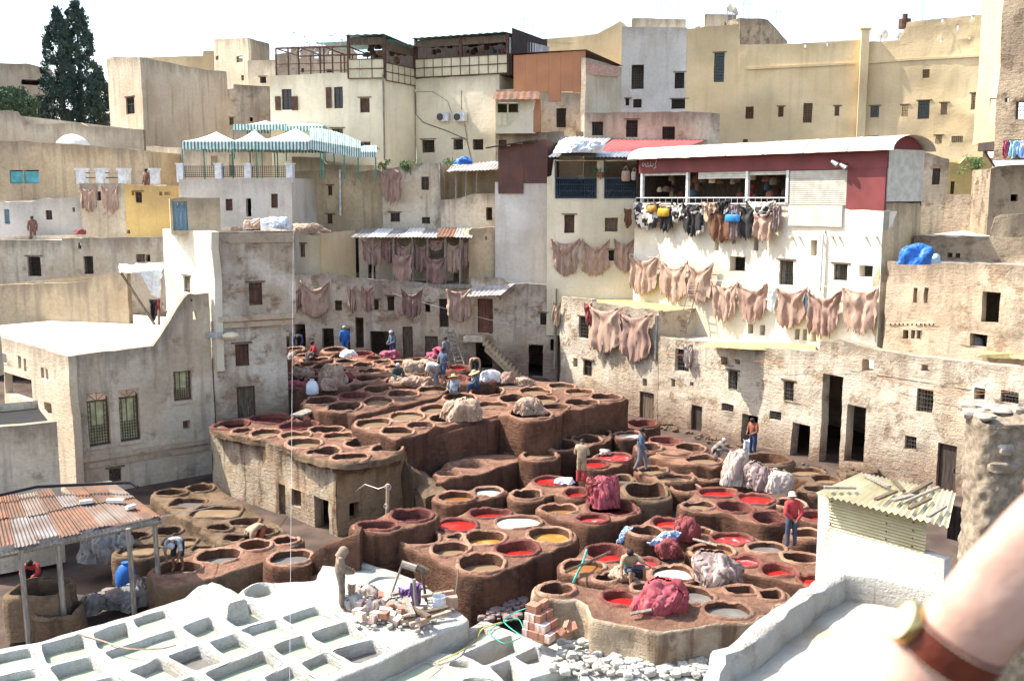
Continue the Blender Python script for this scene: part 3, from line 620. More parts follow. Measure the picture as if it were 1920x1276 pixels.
for ln, pts in ((y1, [(1400, 129), (1605, 119)]), (y2, [(1625, 118), (1700, 112), (1850, 104)])):
    for a, b in zip(pts, pts[1:]): p, q = ln.uz(*a), ln.uz(*b); mb.hexa([ln.pt(p[0], p[1] - .08, .1), ln.pt(q[0], q[1] - .08, .1), ln.pt(q[0], q[1] - .08, -.05), ln.pt(p[0], p[1] - .08, -.05), ln.pt(p[0], p[1] + .08, .1), ln.pt(q[0], q[1] + .08, .1), ln.pt(q[0], q[1] + .08, -.05), ln.pt(p[0], p[1] + .08, -.05)])
mb.build('string_course', M['pl_yellow'], yb)
u, z = y1.uz(1612, 265); _, z2 = y1.uz(1612, 57); mb = MB(); boxL(mb, y1, u - .28, u + .28, z, z2, -.1, .5)
mb.rings([[y1.pt(u + a * q, z2 + zz, .2 + b * q) for a, b in ((-1, -1), (1, -1), (1, 1), (-1, 1))] for q, zz in ((.4, 0), (.4, .08), (.02, .55))], True, True, True); mb.build('chimney', M['pl_yellow'], yb)
u, z = y2.uz(1695, 44); mb = MB(); mb.tube([y2.pt(u, z - .3, -.4), y2.pt(u, z + .35, -.4)], .42, 12); mb.tube([y2.pt(u, z + .35, -.4), y2.pt(u, z + .7, -.4)], .18, 10); mb.build('chimney_pot', M['wood_brown'], yb)
for k, (x, yt, yb_, w, Y, nm) in enumerate(((1236, 34, 52, 100, 82, 'pale low roof hut above the tall white house'), (1352, 26, 60, 58, 84, 'whitewashed roof hut with antennas above the yellow building'))):
    house('roof_hut', nm, 'hut', Line(x - w / 2, Y, x + w / 2, Y), [(x - w / 2, yt), (x + w / 2, yt + 2)], 20, 3, M['pl_pale'], [])
house('stone_roof_house', 'stone rooftop house with antennas right of the roof hut on the skyline', 'house', Line(1388, 83, 1472, 86), [(1388, 34), (1440, 36), (1475, 78)], 20, 5, M['pl_stone'], [])
# --- right edge tall stone building
s1 = Line(1846, 47, 1892, 44.5, 200); s2 = Line(1892, 44.5, 1990, 43, 200)
st = house('tall_stone_building', 'tall rough stone building with smooth corner pier at the right edge', 'building', s2, [(1886, -60), (1990, -60)], s2.uz(1900, 300)[1], 6, M['pl_stone'], [(1905, 190, 1935, 224, 'g'), (1884, 184, 1891, 192, 'h')], side=False, jit=.09)
facade(st, s1, [s1.uz(1846, -60), s1.uz(1892, -60)], s1.uz(1860, 268)[1], [], M['pl_tan'])
mb = MB(); boxL(mb, s1, -.15, s1.len + .4, s1.uz(1860, 282)[1], s1.uz(1860, 266)[1], -2, .12); mb.build('beam', M['wood_dark'], st)
mb = MB(); mb.tube([s1.pt(.35, s1.uz(1850, 284)[1], .0), s1.pt(.75, s1.uz(1855, 330)[1], -.6)], .05, 6); mb.build('strut', M['wood_brown'], st)
mb = MB()
for q in (185, 205): wire(mb, s1, [(1858, q), (1872, q)], .03, .02)
wire(mb, s1, [(1858, 185), (1858, 212)], .03, .02); wire(mb, s1, [(1872, 185), (1872, 212)], .03, .02); mb.build('iron_grille', M['iron_rust'], st)
house('stone_low_house', 'low grey stone house with a round hole under the tall stone building', 'house', Line(1858, 45.5, 1990, 45, 380), [(1858, 315), (1870, 310), (1990, 308)], 9, 3, M['pl_stone'], [(1895, 364, 1909, 378, 'h')], jit=.07, roof='roof_grey')
house('grey_ruin_house', 'narrow grey house with a broken window right of the vaulted roof', 'house', Line(1722, 51, 1780, 50.6), [(1722, 286), (1742, 287), (1780, 300)], 9, 4, M['pl_grey'], [(1748, 316, 1763, 346, 'w')], roof='roof_grey')
house('ochre_wall_house', 'ochre wall in a gap between grey houses at right', 'house', Line(1776, 57, 1862, 57), [(1776, 304), (1800, 306), (1812, 294), (1862, 296)], 9, 3, M['pl_ochre'], [(1782, 340, 1790, 364, 's')])
house('brick_parapet', 'low reddish block wall in front of the ochre wall', 'wall', Line(1772, 50.5, 1862, 49), [(1772, 364), (1862, 364)], 9.5, .3, M['pl_warm'], [])
# ================================================================ middle row
def sheet(name, mat, parent, a, b, c, d, n=20, amp=.03, th=0.0):
    """corrugated sheet: a-b front edge, d-c back edge, ribs run front to back"""
    mb = MB(); a, b, c, d = map(Vector, (a, b, c, d)); nn = n * 4
    nr = (b - a).cross(d - a).normalized()
    if nr.z < 0: nr = -nr
    rs = []
    for k in range(5):
        f = k / 4; rs.append([(a.lerp(d, f)).lerp(b.lerp(c, f), j / nn) + nr * (amp * math.sin(j * math.pi / 2) + NZ(j * .13, f * 2, a.x) * .02) for j in range(nn + 1)])
    mb.rings(rs, close=False)
    return mb.build(name, mat, parent, 60)
def ribbon(name, mat, parent, pts, w, zb, lump=.04, name_smooth=50, step=.3, zt=None):
    """thick wall along a polyline of points (z = its top), lumpy"""
    P = [Vector(p) for p in pts]; Q = []
    for a, b in zip(P, P[1:]):
        n = max(1, int((b - a).length / step)); Q += [a.lerp(b, i / n) for i in range(n)]
    Q.append(P[-1]); rs = []
    for i, p in enumerate(Q):
        t = Q[min(i + 1, len(Q) - 1)] - Q[max(i - 1, 0)]; t.z = 0; t.normalize(); n = Vector((t.y, -t.x, 0)); ring = []
        for o, dz in ((-.5, None), (-.5, -.5), (-.48, -.12), (-.36, -.02), (0, .0), (.36, -.02), (.48, -.12), (.5, -.5), (.5, None)):
            z = zb if dz is None else max(zb, p.z + dz * min(1, w * 2))
            q = Vector((p.x, p.y, z)) + n * (o * w)
            q += Vector((NZ(q.x, q.y, q.z, 2.1), NZ(q.y, q.z, q.x, 2.1), NZ(q.z, q.x, q.y, 1.7) if dz is not None else 0)) * lump * 1.6
            ring.append(q)
        rs.append(ring)
    mb = MB(); mb.rings(rs, False)
    for r, fl in ((rs[0], 1), (rs[-1], 0)): mb.add(r, [list(range(len(r)))[::(1 if fl else -1)]])
    return mb.build(name, mat, parent, name_smooth)
# --- white house with the umbrella terrace
wh = Line(335, 60, 546, 59)
who = house('white_terrace_house', 'whitewashed house carrying the terrace with green striped canopies', 'house', wh, [(335, 336), (546, 333)], 4, 14, M['pl_white'], [(423, 373, 436, 395, 'b'), (508, 363, 521, 390, 'b'), (461, 372, 471, 406, 'o')], roofdrop=.1)
for x in (337, 409, 464, 542):
    u, z = wh.uz(x, 335); z2 = wh.uz(x, 308)[1]; mb = MB(); boxL(mb, wh, u - .2, u + .2, z - .2, z2, -.42, -.02); boxL(mb, wh, u - .25, u + .25, z2, z2 + .07, -.47, .03); mb.build('pillar', M['white_paint'], who)
for a, b in ((344, 402), (416, 458), (471, 537)):
    ua, ub = wh.uz(a, 330)[0], wh.uz(b, 330)[0]; z0, z1 = wh.uz(a, 332)[1], wh.uz(a, 311)[1]; n = int((ub - ua) / .13)
    bars_mesh(wh, ua, ub, z0, z1, -.2, n, 4, .012).build('railing', M['iron'], who)
    frame_mesh(wh, ua, ub, z0, z1, .035, -.22, -.18).build('rail_frame', M['iron'], who)
def stripes(m1, m2): return [m1, m2]
CV = [M['canvas_white'], M['canvas_green']]
def canopy(label, cx, cy_top, x0, x1, yv0, yv1, Y, D, posts=True):
    """square pyramid canopy with striped valance; x0..x1 image width at depth Y"""
    a = PY(x0, yv0, Y); b = PY(x1, yv0, Y); zt = PY(cx, cy_top, Y + D / 2).z; zv = PY(x0, yv1, Y).z; z = a.z
    t = thing('canopy', label, 'canopy', ((a.x + b.x) / 2, Y + D / 2, z - 2.1), 'striped canopies on the terrace')
    c = [Vector((a.x, Y, z)), Vector((b.x, Y, z)), Vector((b.x, Y + D, z)), Vector((a.x, Y + D, z))]; ap = Vector(((a.x + b.x) / 2, Y + D / 2, zt))
    mb = MB(); n = 8
    for i in range(4):
        p, q = c[i], c[(i + 1) % 4]; rs = []
        for k in range(7):
            f = k / 6; sag = -.10 * math.sin(math.pi * f); e = [(p.lerp(q, j / n)).lerp(ap, f) + Vector((0, 0, sag)) for j in range(n + 1)]; rs.append(e)
        mb.rings(rs, False)
    mb.build('canvas', M['canvas_white'], t, 30)
    mb = MB(); w = .10
    for i in range(4):
        p, q = c[i], c[(i + 1) % 4]; n = max(4, int((q - p).length / w)); out = Vector(((q - p).y, -(q - p).x, 0)).normalized() * .03
        for j in range(n):
            mb.mi = j % 2; u, v = p.lerp(q, j / n) + out, p.lerp(q, (j + 1) / n) + out
            mb.quad(u, v, Vector((v.x, v.y, zv - .03 * (j % 3))), Vector((u.x, u.y, zv - .03 * ((j + 1) % 3))))
    mb.build('valance', CV, t)
    for q in c:
        mb = MB(); mb.tube([q + Vector((0, 0, .02)), Vector((q.x, q.y, z - 2.2))], .04, 6); mb.build('post', M['canvas_green'], t)
canopy('striped canopy nearest the left end of the terrace', 406, 247, 341, 434, 265, 279, 60.6, 4.2)
canopy('middle striped canopy of the front three on the terrace', 470, 243, 435, 490, 265, 279, 60.7, 4.0)
canopy('front striped canopy with the tallest white peak beside the curved awning', 529, 241, 480, 600, 265, 280, 60.4, 4.6)
canopy('rear striped canopy left, behind the front row', 492, 226, 437, 535, 233, 243, 66, 3.5)
canopy('rear striped canopy right, with white peak under the cream building', 567, 221, 535, 608, 236, 245, 65.6, 3.2)
# curved awning
t = thing('curved_awning', 'curved green and white striped barrel awning at the right end of the terrace', 'awning', PY(640, 330, 61)); mb = MB()
for x0, x1, ya, yb_, yc, Yc in ((580, 676, 262, 284, 240, 60.2), (676, 706, 278, 291, 274, 60.0)):
    n = 44 if x1 - x0 > 50 else 14; prev = None
    for j in range(n + 1):
        f = j / n; x = x0 + (x1 - x0) * f; yy_ = ya + (278 - 262) * (f if x0 < 600 else .4); top_ = yc + (266 - 240) * (f * f if x0 < 600 else 0)
        p0 = PY(x, yy_ + (yb_ - ya) * .8, Yc); p1 = PY(x, yy_, Yc); p3 = PY(x, top_ , Yc + 1.6); cur = [p0, p1 + Vector((0, .0, 0)), p1.lerp(p3, .35) + Vector((0, -.1, .18)), p1.lerp(p3, .7) + Vector((0, 0, .14)), p3, p3 + Vector((0, 2.2, -.1))]
        if prev:
            mb.mi = j % 2; mb.rings([prev, cur], False)
        prev = cur
mb.build('canvas', CV, t, 40)
for x in (606, 645, 671, 704):
    p = PY(x, 284, 60.3); mb = MB(); mb.tube([p, Vector((p.x, p.y, p.z - 1.6))], .04, 6); mb.build('post', M['canvas_green'], t)
# things on the terrace: dark back counter wall
house('terrace_back_house', 'low tan wall house behind the canopies on the terrace', 'house', Line(345, 68.5, 720, 68), [(345, 282), (560, 288), (720, 300)], 8, .6, M['pl_pale'], [(395, 292, 408, 310, 'o'), (430, 290, 440, 330, 'o')])
# --- tan stone house
tn = Line(544, 63.2, 720, 62.8)
tno = house('crumbling_tan_house', 'crumbling tan rubble house with four small windows below the awning', 'house', tn, [(544, 322), (600, 320), (660, 322), (706, 318), (722, 326)], 4, 5, M['pl_tan'], [(572, 348, 580, 366, 'b'), (615, 348, 623, 366, 'b'), (570, 400, 579, 417, 'b'), (614, 402, 623, 420, 'b'), (556, 366, 566, 373, 'h')], jit=.08, cell=.45, roof='roof_lime')
mb = MB(); mb.tube([tn.pt(*tn.uz(638, 318), .1), tn.pt(*tn.uz(639, 404), .1)], .07, 8); tag(mb.build('drain_pipe', M['white_paint'], None, 60), 'white drainpipe on the crumbling tan house', 'pipe')
house('terrace_end_wall', 'small tan parapet block behind the crumbling house roof', 'wall', Line(547, 65, 712, 64.5), [(547, 293), (600, 296), (612, 308), (700, 310), (712, 312)], 8, .5, M['pl_pale'], [])
# --- grey shaded house under the cream building
gh = Line(716, 61.5, 826, 61.5)
gho = house('grey_shaded_house', 'shaded grey house with small windows under the cream building', 'house', gh, [(716, 310), (730, 318), (760, 308), (826, 305)], 3, 5, M['pl_grey'], [(790, 331, 804, 356, 'w'), (732, 399, 750, 416, 'w'), (791, 407, 806, 419, 'w')])
mb = MB(); mb.tube([gh.pt(*gh.uz(824, 304), .08), gh.pt(*gh.uz(826, 408), .08)], .05, 6); tag(mb.build('drain_pipe', M['galv'], None, 60), 'thin metal drainpipe on the shaded grey house', 'pipe')
vg = Line(826, 61, 935, 60.5); vz = vg.uz(880, 372)[1]
vo = house('veranda_house', 'grey house with a ruined open veranda under a bent tin roof', 'house', vg, [(826, 374), (845, 374), (860, 372), (885, 364), (935, 361)], 3, 1.2, M['pl_grey'], [(911, 389, 923, 413, 'o')])
mb = MB(); 
for q in (2.6,): mb.quad(vg.pt(-.3, vz - 1, -q), vg.pt(vg.len, vz - 1, -q), vg.pt(vg.len, vz + 2.2, -q), vg.pt(-.3, vz + 2.2, -q))
mb.build('back_wall', M['pl_tan'], vo)
for x in (853, 872, 892): 
    mb = MB(); mb.tube([vg.pt(*vg.uz(x, 372), -.3), vg.pt(*vg.uz(x, 322), -.3)], .06, 6); mb.build('post', M['wood_grey'], vo)
sheet('tin_roof', M['tin'], vo, vg.pt(*vg.uz(838, 322), .2), vg.pt(*vg.uz(932, 318), .2), vg.pt(vg.len, vz + 2.3, -2.8), vg.pt(.2, vz + 2.1, -2.8), 14)
# --- back row along the tannery
bk = Line(550, 58.5, 1046, 57.2, 600)
bo = house('back_row_house', 'long low peeling tannery house behind the far vats with dark doorways', 'house', bk, [(538, 516), (600, 515), (612, 512), (660, 520), (880, 537), (884, 520), (940, 521), (964, 531), (1046, 533)], 0, 4, M['pl_tannery_back'],
   [(628, 563, 641, 582, 'g'), (701, 562, 710, 581, 'g'), (726, 555, 739, 582, 'g'), (754, 566, 764, 582, 'o'), (797, 567, 806, 585, 'o'), (824, 560, 841, 613, 'D'), (896, 560, 924, 623, 'r'), (1013, 587, 1029, 609, 'g'), (991, 646, 1018, 706, 'o'), (666, 595, 682, 652, 'o'), (604, 615, 626, 656, 'o'), (639, 616, 657, 658, 'D'), (694, 621, 739, 664, 'o'), (755, 612, 774, 670, 'd'), (797, 630, 821, 672, 'd'), (552, 607, 573, 650, 'o'), (892, 642, 923, 690, 'o'), (579, 572, 585, 590, 'h'), (1032, 636, 1041, 657, 'o')], cell=.6, jit=.05)
# outer stair and landing
mb = MB()
n = 13
for i in range(n):
    x = 906 + (980 - 906) * i / (n - 1); y = 630 + (704 - 630) * i / (n - 1); u, z = bk.uz(x, y)
    m2 = MB(); boxL(m2, bk, u - .12, u + .14 + .02, z - .22, z, .05, .95 + .04 * rnd.random()); m2.build('step', M['pl_tan'], bo)
u0, z0 = bk.uz(873, 628); u1, _ = bk.uz(908, 628); mb = MB(); boxL(mb, bk, u0, u1, z0 - .25, z0, .02, 1.0); mb.build('landing', M['pl_grey'], bo)
ua, za = bk.uz(912, 636); ub, zb_ = bk.uz(984, 708); mb = MB()
mb.hexa([bk.pt(ua, za - .55, .9), bk.pt(ub, zb_ - .5, .9), bk.pt(ub, zb_ - .5, .1), bk.pt(ua, za - .55, .1), bk.pt(ua, za - .1, .9), bk.pt(ub, zb_ - .05, .9), bk.pt(ub, zb_ - .05, .1), bk.pt(ua, za - .1, .1)]); mb.build('stair_slab', M['pl_tan'], bo)
sheet('porch_roof', M['tin'], bo, bk.pt(*bk.uz(880, 552), 1.1), bk.pt(*bk.uz(942, 549), 1.1), bk.pt(*bk.uz(966, 531), .0), bk.pt(*bk.uz(884, 538), .0), 8)
def ladder(label, a0, a1, b0, b1, n, mat, r=.035):
    t = thing('ladder', label, 'ladder', b0)
    for p, q in ((a0, b0), (a1, b1)):
        mb = MB(); mb.tube([p, q], r, 5); mb.build('rail', M[mat], t)
    for i in range(n):
        f = (i + .6) / n; mb = MB(); mb.tube([Vector(a0).lerp(b0, f), Vector(a1).lerp(b1, f)], r * .8, 5); mb.build('rung', M[mat], t)
ladder('wide wooden ladder leaning on the back row beside the outer stair', bk.pt(*bk.uz(838, 618), .1), bk.pt(*bk.uz(850, 618), .1), bk.pt(*bk.uz(862, 682), 1.2), bk.pt(*bk.uz(877, 680), 1.2), 9, 'wood_grey', .05)
# the wooden gallery on its roof
gb = Line(664, 60.5, 884, 60, 480); gf = Line(664, 58.8, 884, 58.0, 480)
go = thing('drying_gallery', 'wooden drying gallery under a patched tin roof hung with hides', 'gallery', gf.pt(3, gf.uz(770, 530)[1], -1))
zf = gf.uz(770, 531)[1]; zt = gf.uz(770, 446)[1]
ug0, ug1 = gf.uz(678, 490)[0], gf.uz(880, 490)[0]
rects = op_rects(gb, [(690, 460, 704, 528, 'o'), (740, 455, 760, 478, 'o'), (806, 455, 832, 484, 'o'), (850, 470, 872, 530, 'o')])
facade(go, gb, [gb.uz(672, 440), gb.uz(884, 440)], zf, rects, M['pl_pale'], name='back_wall')
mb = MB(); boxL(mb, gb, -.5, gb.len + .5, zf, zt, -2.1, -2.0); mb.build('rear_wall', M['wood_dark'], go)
mb = MB(); boxL(mb, gf, ug0 - .2, ug1 + .2, zf - .2, zf, -2.2, .5); mb.build('floor', M['wood_grey'], go)
for x in (701, 740, 775, 803, 836, 864):
    u = gf.uz(x, 490)[0]; mb = MB(); mb.tube([gf.pt(u, zf - .1, .3), gf.pt(u + .03, zt + .1, .3)], .065, 6); mb.build('post', M['wood_grey'], go)
nsh = 7; a, b = gf.pt(*gf.uz(662, 444), .6), gf.pt(*gf.uz(886, 444), .6); c, d = gb.pt(*gb.uz(885, 428), -.6), gb.pt(*gb.uz(676, 430), -.6)
for i in range(nsh):
    f0, f1 = i / nsh, (i + 1.06) / nsh; z_ = Vector((0, 0, .025 * (i % 2)))
    sheet('tin_sheet', M[['tin', 'roof_white', 'tin', 'roof_white', 'tin', 'tin_rust', 'tin'][i]], go, a.lerp(b, f0) + z_, a.lerp(b, min(1.02, f1)) + z_, d.lerp(c, min(1.02, f1)) + z_, d.lerp(c, f0) + z_, 5)
# flanking rooms
cr_ = Line(550, 60, 602, 60); house('cream_room_house', 'small cream house with one window left of the drying gallery', 'house', cr_, [(546, 442), (602, 440)], 5, 4, M['pl_cream'], [(558, 457, 572, 482, 'w')], roof='roof_white')
cl = Line(602, 59.6, 666, 60.5); house('ochre_room_house', 'plain ochre-cream wall house between cream room and drying gallery', 'house', cl, [(602, 437), (666, 432)], 5, 4, M['pl_ochre' if 0 else 'pl_yellow'], [], roof='roof_lime')
gr_ = Line(879, 58.2, 940, 58.8, 480); house('stained_block_house', 'stained ochre block house right of the drying gallery', 'house', gr_, [(879, 432), (885, 428), (930, 426), (940, 432)], 5, 4, M['pl_tan'], [(910, 443, 913, 450, 'h')], roof='roof_grey', jit=.06)
pw = Line(937, 60.3, 1028, 59.8); house('pale_yard_wall', 'pale stained wall between the drying gallery and the balcony house', 'wall', pw, [(937, 419), (1028, 416)], 5, 3, M['pl_pale'], [])
# --- brown shed
bs = Line(930, 58.4, 1026, 58.2)
bso = house('brown_shed_house', 'brown sheet-metal shed on a peeling white base', 'shed', bs, [(928, 340), (970, 346), (985, 345), (986, 332), (1010, 332), (1011, 345), (1026, 330)], 5, 4, M['pl_white'], [], roofdrop=.6)
u0, u1 = bs.uz(934, 300)[0], bs.uz(1026, 300)[0]; zt = bs.uz(934, 274)[1]; z0 = bs.uz(960, 362)[1]; n = 4
for i in range(n):
    a = u0 + (u1 - u0) * i / n; b = u0 + (u1 - u0) * (i + 1) / n; mb = MB(); boxL(mb, bs, a + .005, b - .005, z0 if i < 2 else z0 + .55, zt + .12 * i, -.06, .03 + .008 * (i % 2)); mb.build('metal_sheet', M['brown_sheet'], bso)
mb = MB(); boxL(mb, bs, u0 + .02, u0 + 1.45, z0 - .02, z0 + 1.6, .045, .07); mb.build('patch_sheet', M['brown_sheet'], bso)
mb = MB(); l2 = Line(1026, 58.2, 1048, 61)
a, p, b = bs.pt(*bs.uz(912, 277), .5), bs.pt(*bs.uz(1000, 263), .5), l2.pt(*l2.uz(1050, 270), .3)
dz = Vector((0, 3.6, .1)); mb.rings([[a, p, b], [a + dz, p + dz, b + dz]], False); mb.rings([[a - Vector((0, 0, .08)), p - Vector((0, 0, .08)), b - Vector((0, 0, .08))], [a, p, b]], False); mb.build('roof_sheet', M['wood_dark'], bso)
mb = MB(); mb.quad(l2.pt(0, z0 + .5, 0), l2.pt(l2.len, z0 + .5, 0), l2.pt(l2.len, zt + .2, 0), l2.pt(0, zt + .4, 0)); mb.build('side_sheet', M['brown_sheet'], bso)
# --- balcony house
bh = Line(1026, 57.2, 1200, 56.4)
bho = house('balcony_house', 'cream house with two dark balcony bays and blue railings', 'house', bh, [(1026, 332), (1034, 330), (1038, 300), (1200, 300)], 4, 6, M['pl_cream'],
   [(1041, 302, 1119, 372, 'o'), (1133, 302, 1198, 372, 'o'), (1058, 403, 1077, 437, 'b'), (1134, 408, 1158, 434, 's'), (1141, 469, 1155, 489, 'g')], roofdrop=.1, th=.5)
for a, b in ((1041, 1119), (1133, 1198)):
    ua, ub = bh.uz(a, 350)[0], bh.uz(b, 350)[0]; z0, z1 = bh.uz(a, 371)[1], bh.uz(a, 333)[1]
    bars_mesh(bh, ua, ub, z0, z1, .05, int((ub - ua) / .12), 2, .014).build('railing', M['iron_blue'], bho)
    frame_mesh(bh, ua, ub, z0, z1, .05, .02, .08).build('rail_frame', M['iron_blue'], bho)
    mb = MB(); mb.tube([bh.pt(ua + .05, z0, .06), bh.pt((ua + ub) / 2, z1, .06), bh.pt(ub - .05, z0, .06)], .015, 4); mb.tube([bh.pt(ua, z1, .05), bh.pt(ua, bh.uz(a, 300)[1], .05)], .04, 5); mb.build('brace', M['iron_blue'], bho)
sheet('tin_eave', M['tin'], bho, bh.pt(*bh.uz(1029, 295), .7), bh.pt(*bh.uz(1190, 295), .7), bh.pt(*bh.uz(1200, 283), -.5), bh.pt(*bh.uz(1040, 283), -.5), 24, .035)
sheet('red_tin_roof', M['red_tin'], bho, bh.pt(*bh.uz(1110, 287), -.3), bh.pt(*bh.uz(1250, 287), -.3), PY(1332, 260, 62.5), PY(1150, 258, 62.5), 22)
sheet('grey_tin_roof', M['tin'], bho, bh.pt(*bh.uz(1036, 290), .1), bh.pt(*bh.uz(1112, 288), -.2), PY(1150, 256, 62.3), PY(1052, 256, 62.3), 12)
# ================================================================ right side: white shop building
wl = Line(0, 0, 0, 0, pts=((6.74, 55.7), (16.35, 43.2)))
ze = wl.uz(1400, 383)[1]
wb = house('white_shop_building', 'white building with red rooftop shop, vaulted tin roof and drying hides', 'building', wl, [(1190, 383), (1476, 380), (1480, 384), (1590, 393), (1657, 395)], 4, 2.7, M['pl_bright'],
   [(1340, 448, 1348, 470, 'o'), (1413, 445, 1422, 470, 'o'), (1368, 481, 1397, 509, 'o'), (1461, 488, 1487, 535, 'g'), (1520, 450, 1532, 480, 'o'), (1563, 495, 1589, 526, 'g'), (1611, 497, 1636, 519, 'h'), (1402, 607, 1412, 626, 'o'), (1424, 609, 1434, 629, 'o'), (1490, 616, 1499, 637, 'o'), (1505, 617, 1513, 638, 'o'), (1521, 618, 1530, 640, 'o')], th=.45, roofdrop=.05, side=True)
ul = lambda x, y=350: wl.uz(x, y)[0]
zs_ = lambda x, y: wl.uz(x, y)[1]
zfl = zs_(1400, 380); zop = zs_(1350, 322); ztop = zs_(1350, 292)
sp = thing('shop_gallery', 'open red-fascia rooftop shop with shutter on the white building', 'shop gallery', wl.pt(5, zfl, -1))
mb = MB(); boxL(mb, wl, ul(1198), ul(1664, 300), zop, ztop, -.25, .03); mb.build('fascia', M['red_sheet'], sp)
for x in (1203, 1288, 1400, 1476):
    mb = MB(); boxL(mb, wl, ul(x) - .07, ul(x) + .07, zfl - .1, zop, -.15, .02); mb.build('post', M['white_paint'], sp)
def slats(name, x0, x1, y0, y1, n):
    g = MB(); boxL(g, wl, ul(x0), ul(x1), zs_((x0 + x1) / 2, y1), zs_((x0 + x1) / 2, y0), -.12, -.09); o = g.build(name, M['shutter_grey'], sp)
    za, zb_ = zs_((x0 + x1) / 2, y1), zs_((x0 + x1) / 2, y0)
    for i in range(n):
        a = za + (zb_ - za) * i / n; b = za + (zb_ - za) * (i + 1) / n; g = MB(); boxL(g, wl, ul(x0), ul(x1), a + .012, b - .012, -.085, -.03); g.build('slat', M['shutter_grey'], o)
slats('roller_shutter', 1480, 1587, 319, 384, 17); slats('half_shutter', 1207, 1286, 319, 329, 3); slats('half_shutter', 1308, 1398, 322, 335, 3); slats('half_shutter', 1404, 1474, 321, 328, 2)
mb = MB(); boxL(mb, wl, ul(1588), ul(1660, 350), zs_(1620, 394), zop, -.15, .02); mb.build('red_panel', M['red_sheet'], sp)
mb = MB(); boxL(mb, wl, ul(1483), ul(1584), zs_(1530, 424), zs_(1530, 385), 0, .12); mb.build('white_panel', M['pl_white'], sp)
mb = MB(); q = 2.7; L_ = ul(1664)
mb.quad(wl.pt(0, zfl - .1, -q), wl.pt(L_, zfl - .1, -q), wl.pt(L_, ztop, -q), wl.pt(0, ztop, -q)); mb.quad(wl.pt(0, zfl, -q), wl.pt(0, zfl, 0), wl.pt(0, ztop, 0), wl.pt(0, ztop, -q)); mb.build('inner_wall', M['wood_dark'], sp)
mb = MB(); nn = 12; rs = []
ur0, ur1 = ul(1190, 290), ul(1690, 262)
for j in range(31):
    u = ur0 + (ur1 - ur0) * j / 30; rs.append([wl.pt(u, ztop + .035 * NZ(j * .7, 3) + .72 * math.sin(math.pi * k / nn) * (1 - .15 * k / nn) + .01 * (j % 2) - .05, .55 - 3.3 * (1 - math.cos(math.pi * k / nn)) / 2) for k in range(nn + 1)])
mb.rings(rs, False); 
for j in range(7):
    u = ur0 + (ur1 - ur0) * (j + .5) / 7; 
mb.build('vault_roof', simple('roof_vault', (.55, .51, .43), .7, col2=(.44, .37, .28), scale=1.4, bstr=.2), sp, 40)
for j in range(1, 7):
    u = ur0 + (ur1 - ur0) * j / 7; mb = MB(); mb.rings([[wl.pt(u + du, ztop + (.72 * math.sin(math.pi * k / nn)) * (1 - .15 * k / nn) - .05 + .03, .57 - 3.3 * (1 - math.cos(math.pi * k / nn)) / 2) for k in range(nn + 1)] for du in (-.05, .05)], False); mb.build('roof_seam', M['shutter_grey'], sp)
for i in range(46):
    x = rnd.choice((rnd.uniform(1208, 1284), rnd.uniform(1293, 1396), rnd.uniform(1405, 1470))); p = wl.pt(*wl.uz(x, rnd.uniform(334, 374)), -rnd.uniform(.7, 2.2)); w_ = rnd.uniform(.12, .3); h_ = rnd.uniform(.2, .45); mb = MB()
    mb.rings([[p + Vector((w_ * q * math.cos(a), .4 * w_ * q * math.sin(a), dz * h_)) for a in [k2 * math.pi / 4 for k2 in range(8)]] for q, dz in ((.4, 1), (.8, .75), (1, .2), (.8, 0))], True, True, True)
    mb.build('leather_goods', M[rnd.choice(['wood_brown', 'rust_door', 'iron', 'wood_old', 'red_sheet', 'cream_sheet', 'iron_blue'])], sp, 40)
# gable end facing right
ge = Line(0, 0, 0, 0, pts=(wl.pt(ul(1659, 330), 0), wl.pt(ul(1659, 330) + .15, 0, -2.7)))
mb = MB(); pts = [ge.pt(2.7 * k / 12, ztop + .66 * math.sin(math.pi * k / 12) - .06, .05) for k in range(13)]; mb.add(pts, [list(range(13))]); mb.build('gable_arch', M['red_sheet'], sp)
mb = MB(); boxL(mb, ge, .1, 2.6, zs_(1660, 378), ztop + .02, -.05, .1); mb.build('end_panel', M['shutter_grey'], sp)
facade(wb, ge, [(0, zs_(1660, 380)), (2.75, zs_(1660, 380))], 4, [], M['pl_tan'], name='gable_wall', jit=.06)
for i, x in enumerate((1486, 1500, 1540, 1562, 1575, 1625, 1645)):     # roof beam ends
    p = wl.uz(x, 444); mb = MB(); mb.tube([wl.pt(p[0], p[1], -.05), wl.pt(p[0], p[1], .22)], .06, 6); mb.build('beam_end', M['pl_bright'], wb)
mb = MB(); mb.tube([wl.pt(*wl.uz(1549, 434), .02), wl.pt(*wl.uz(1547, 438), .15), wl.pt(*wl.uz(1541, 545), .15)], .055, 8); tag(mb.build('drain_pipe', M['white_paint'], None, 60), 'white drainpipe running down the white shop building', 'pipe')
mb = MB()
for ya in (371, 382):
    mb.tube([wl.pt(*wl.uz(1196, ya), .15), wl.pt(*wl.uz(1476, ya), .15)], .03, 5)
for i in range(26):
    x = 1196 + 280 * i / 25; mb.tube([wl.pt(*wl.uz(x, 371), .15), wl.pt(*wl.uz(x, 385), .15)], .015, 4)
mb.build('railing', M['white_paint'], sp)
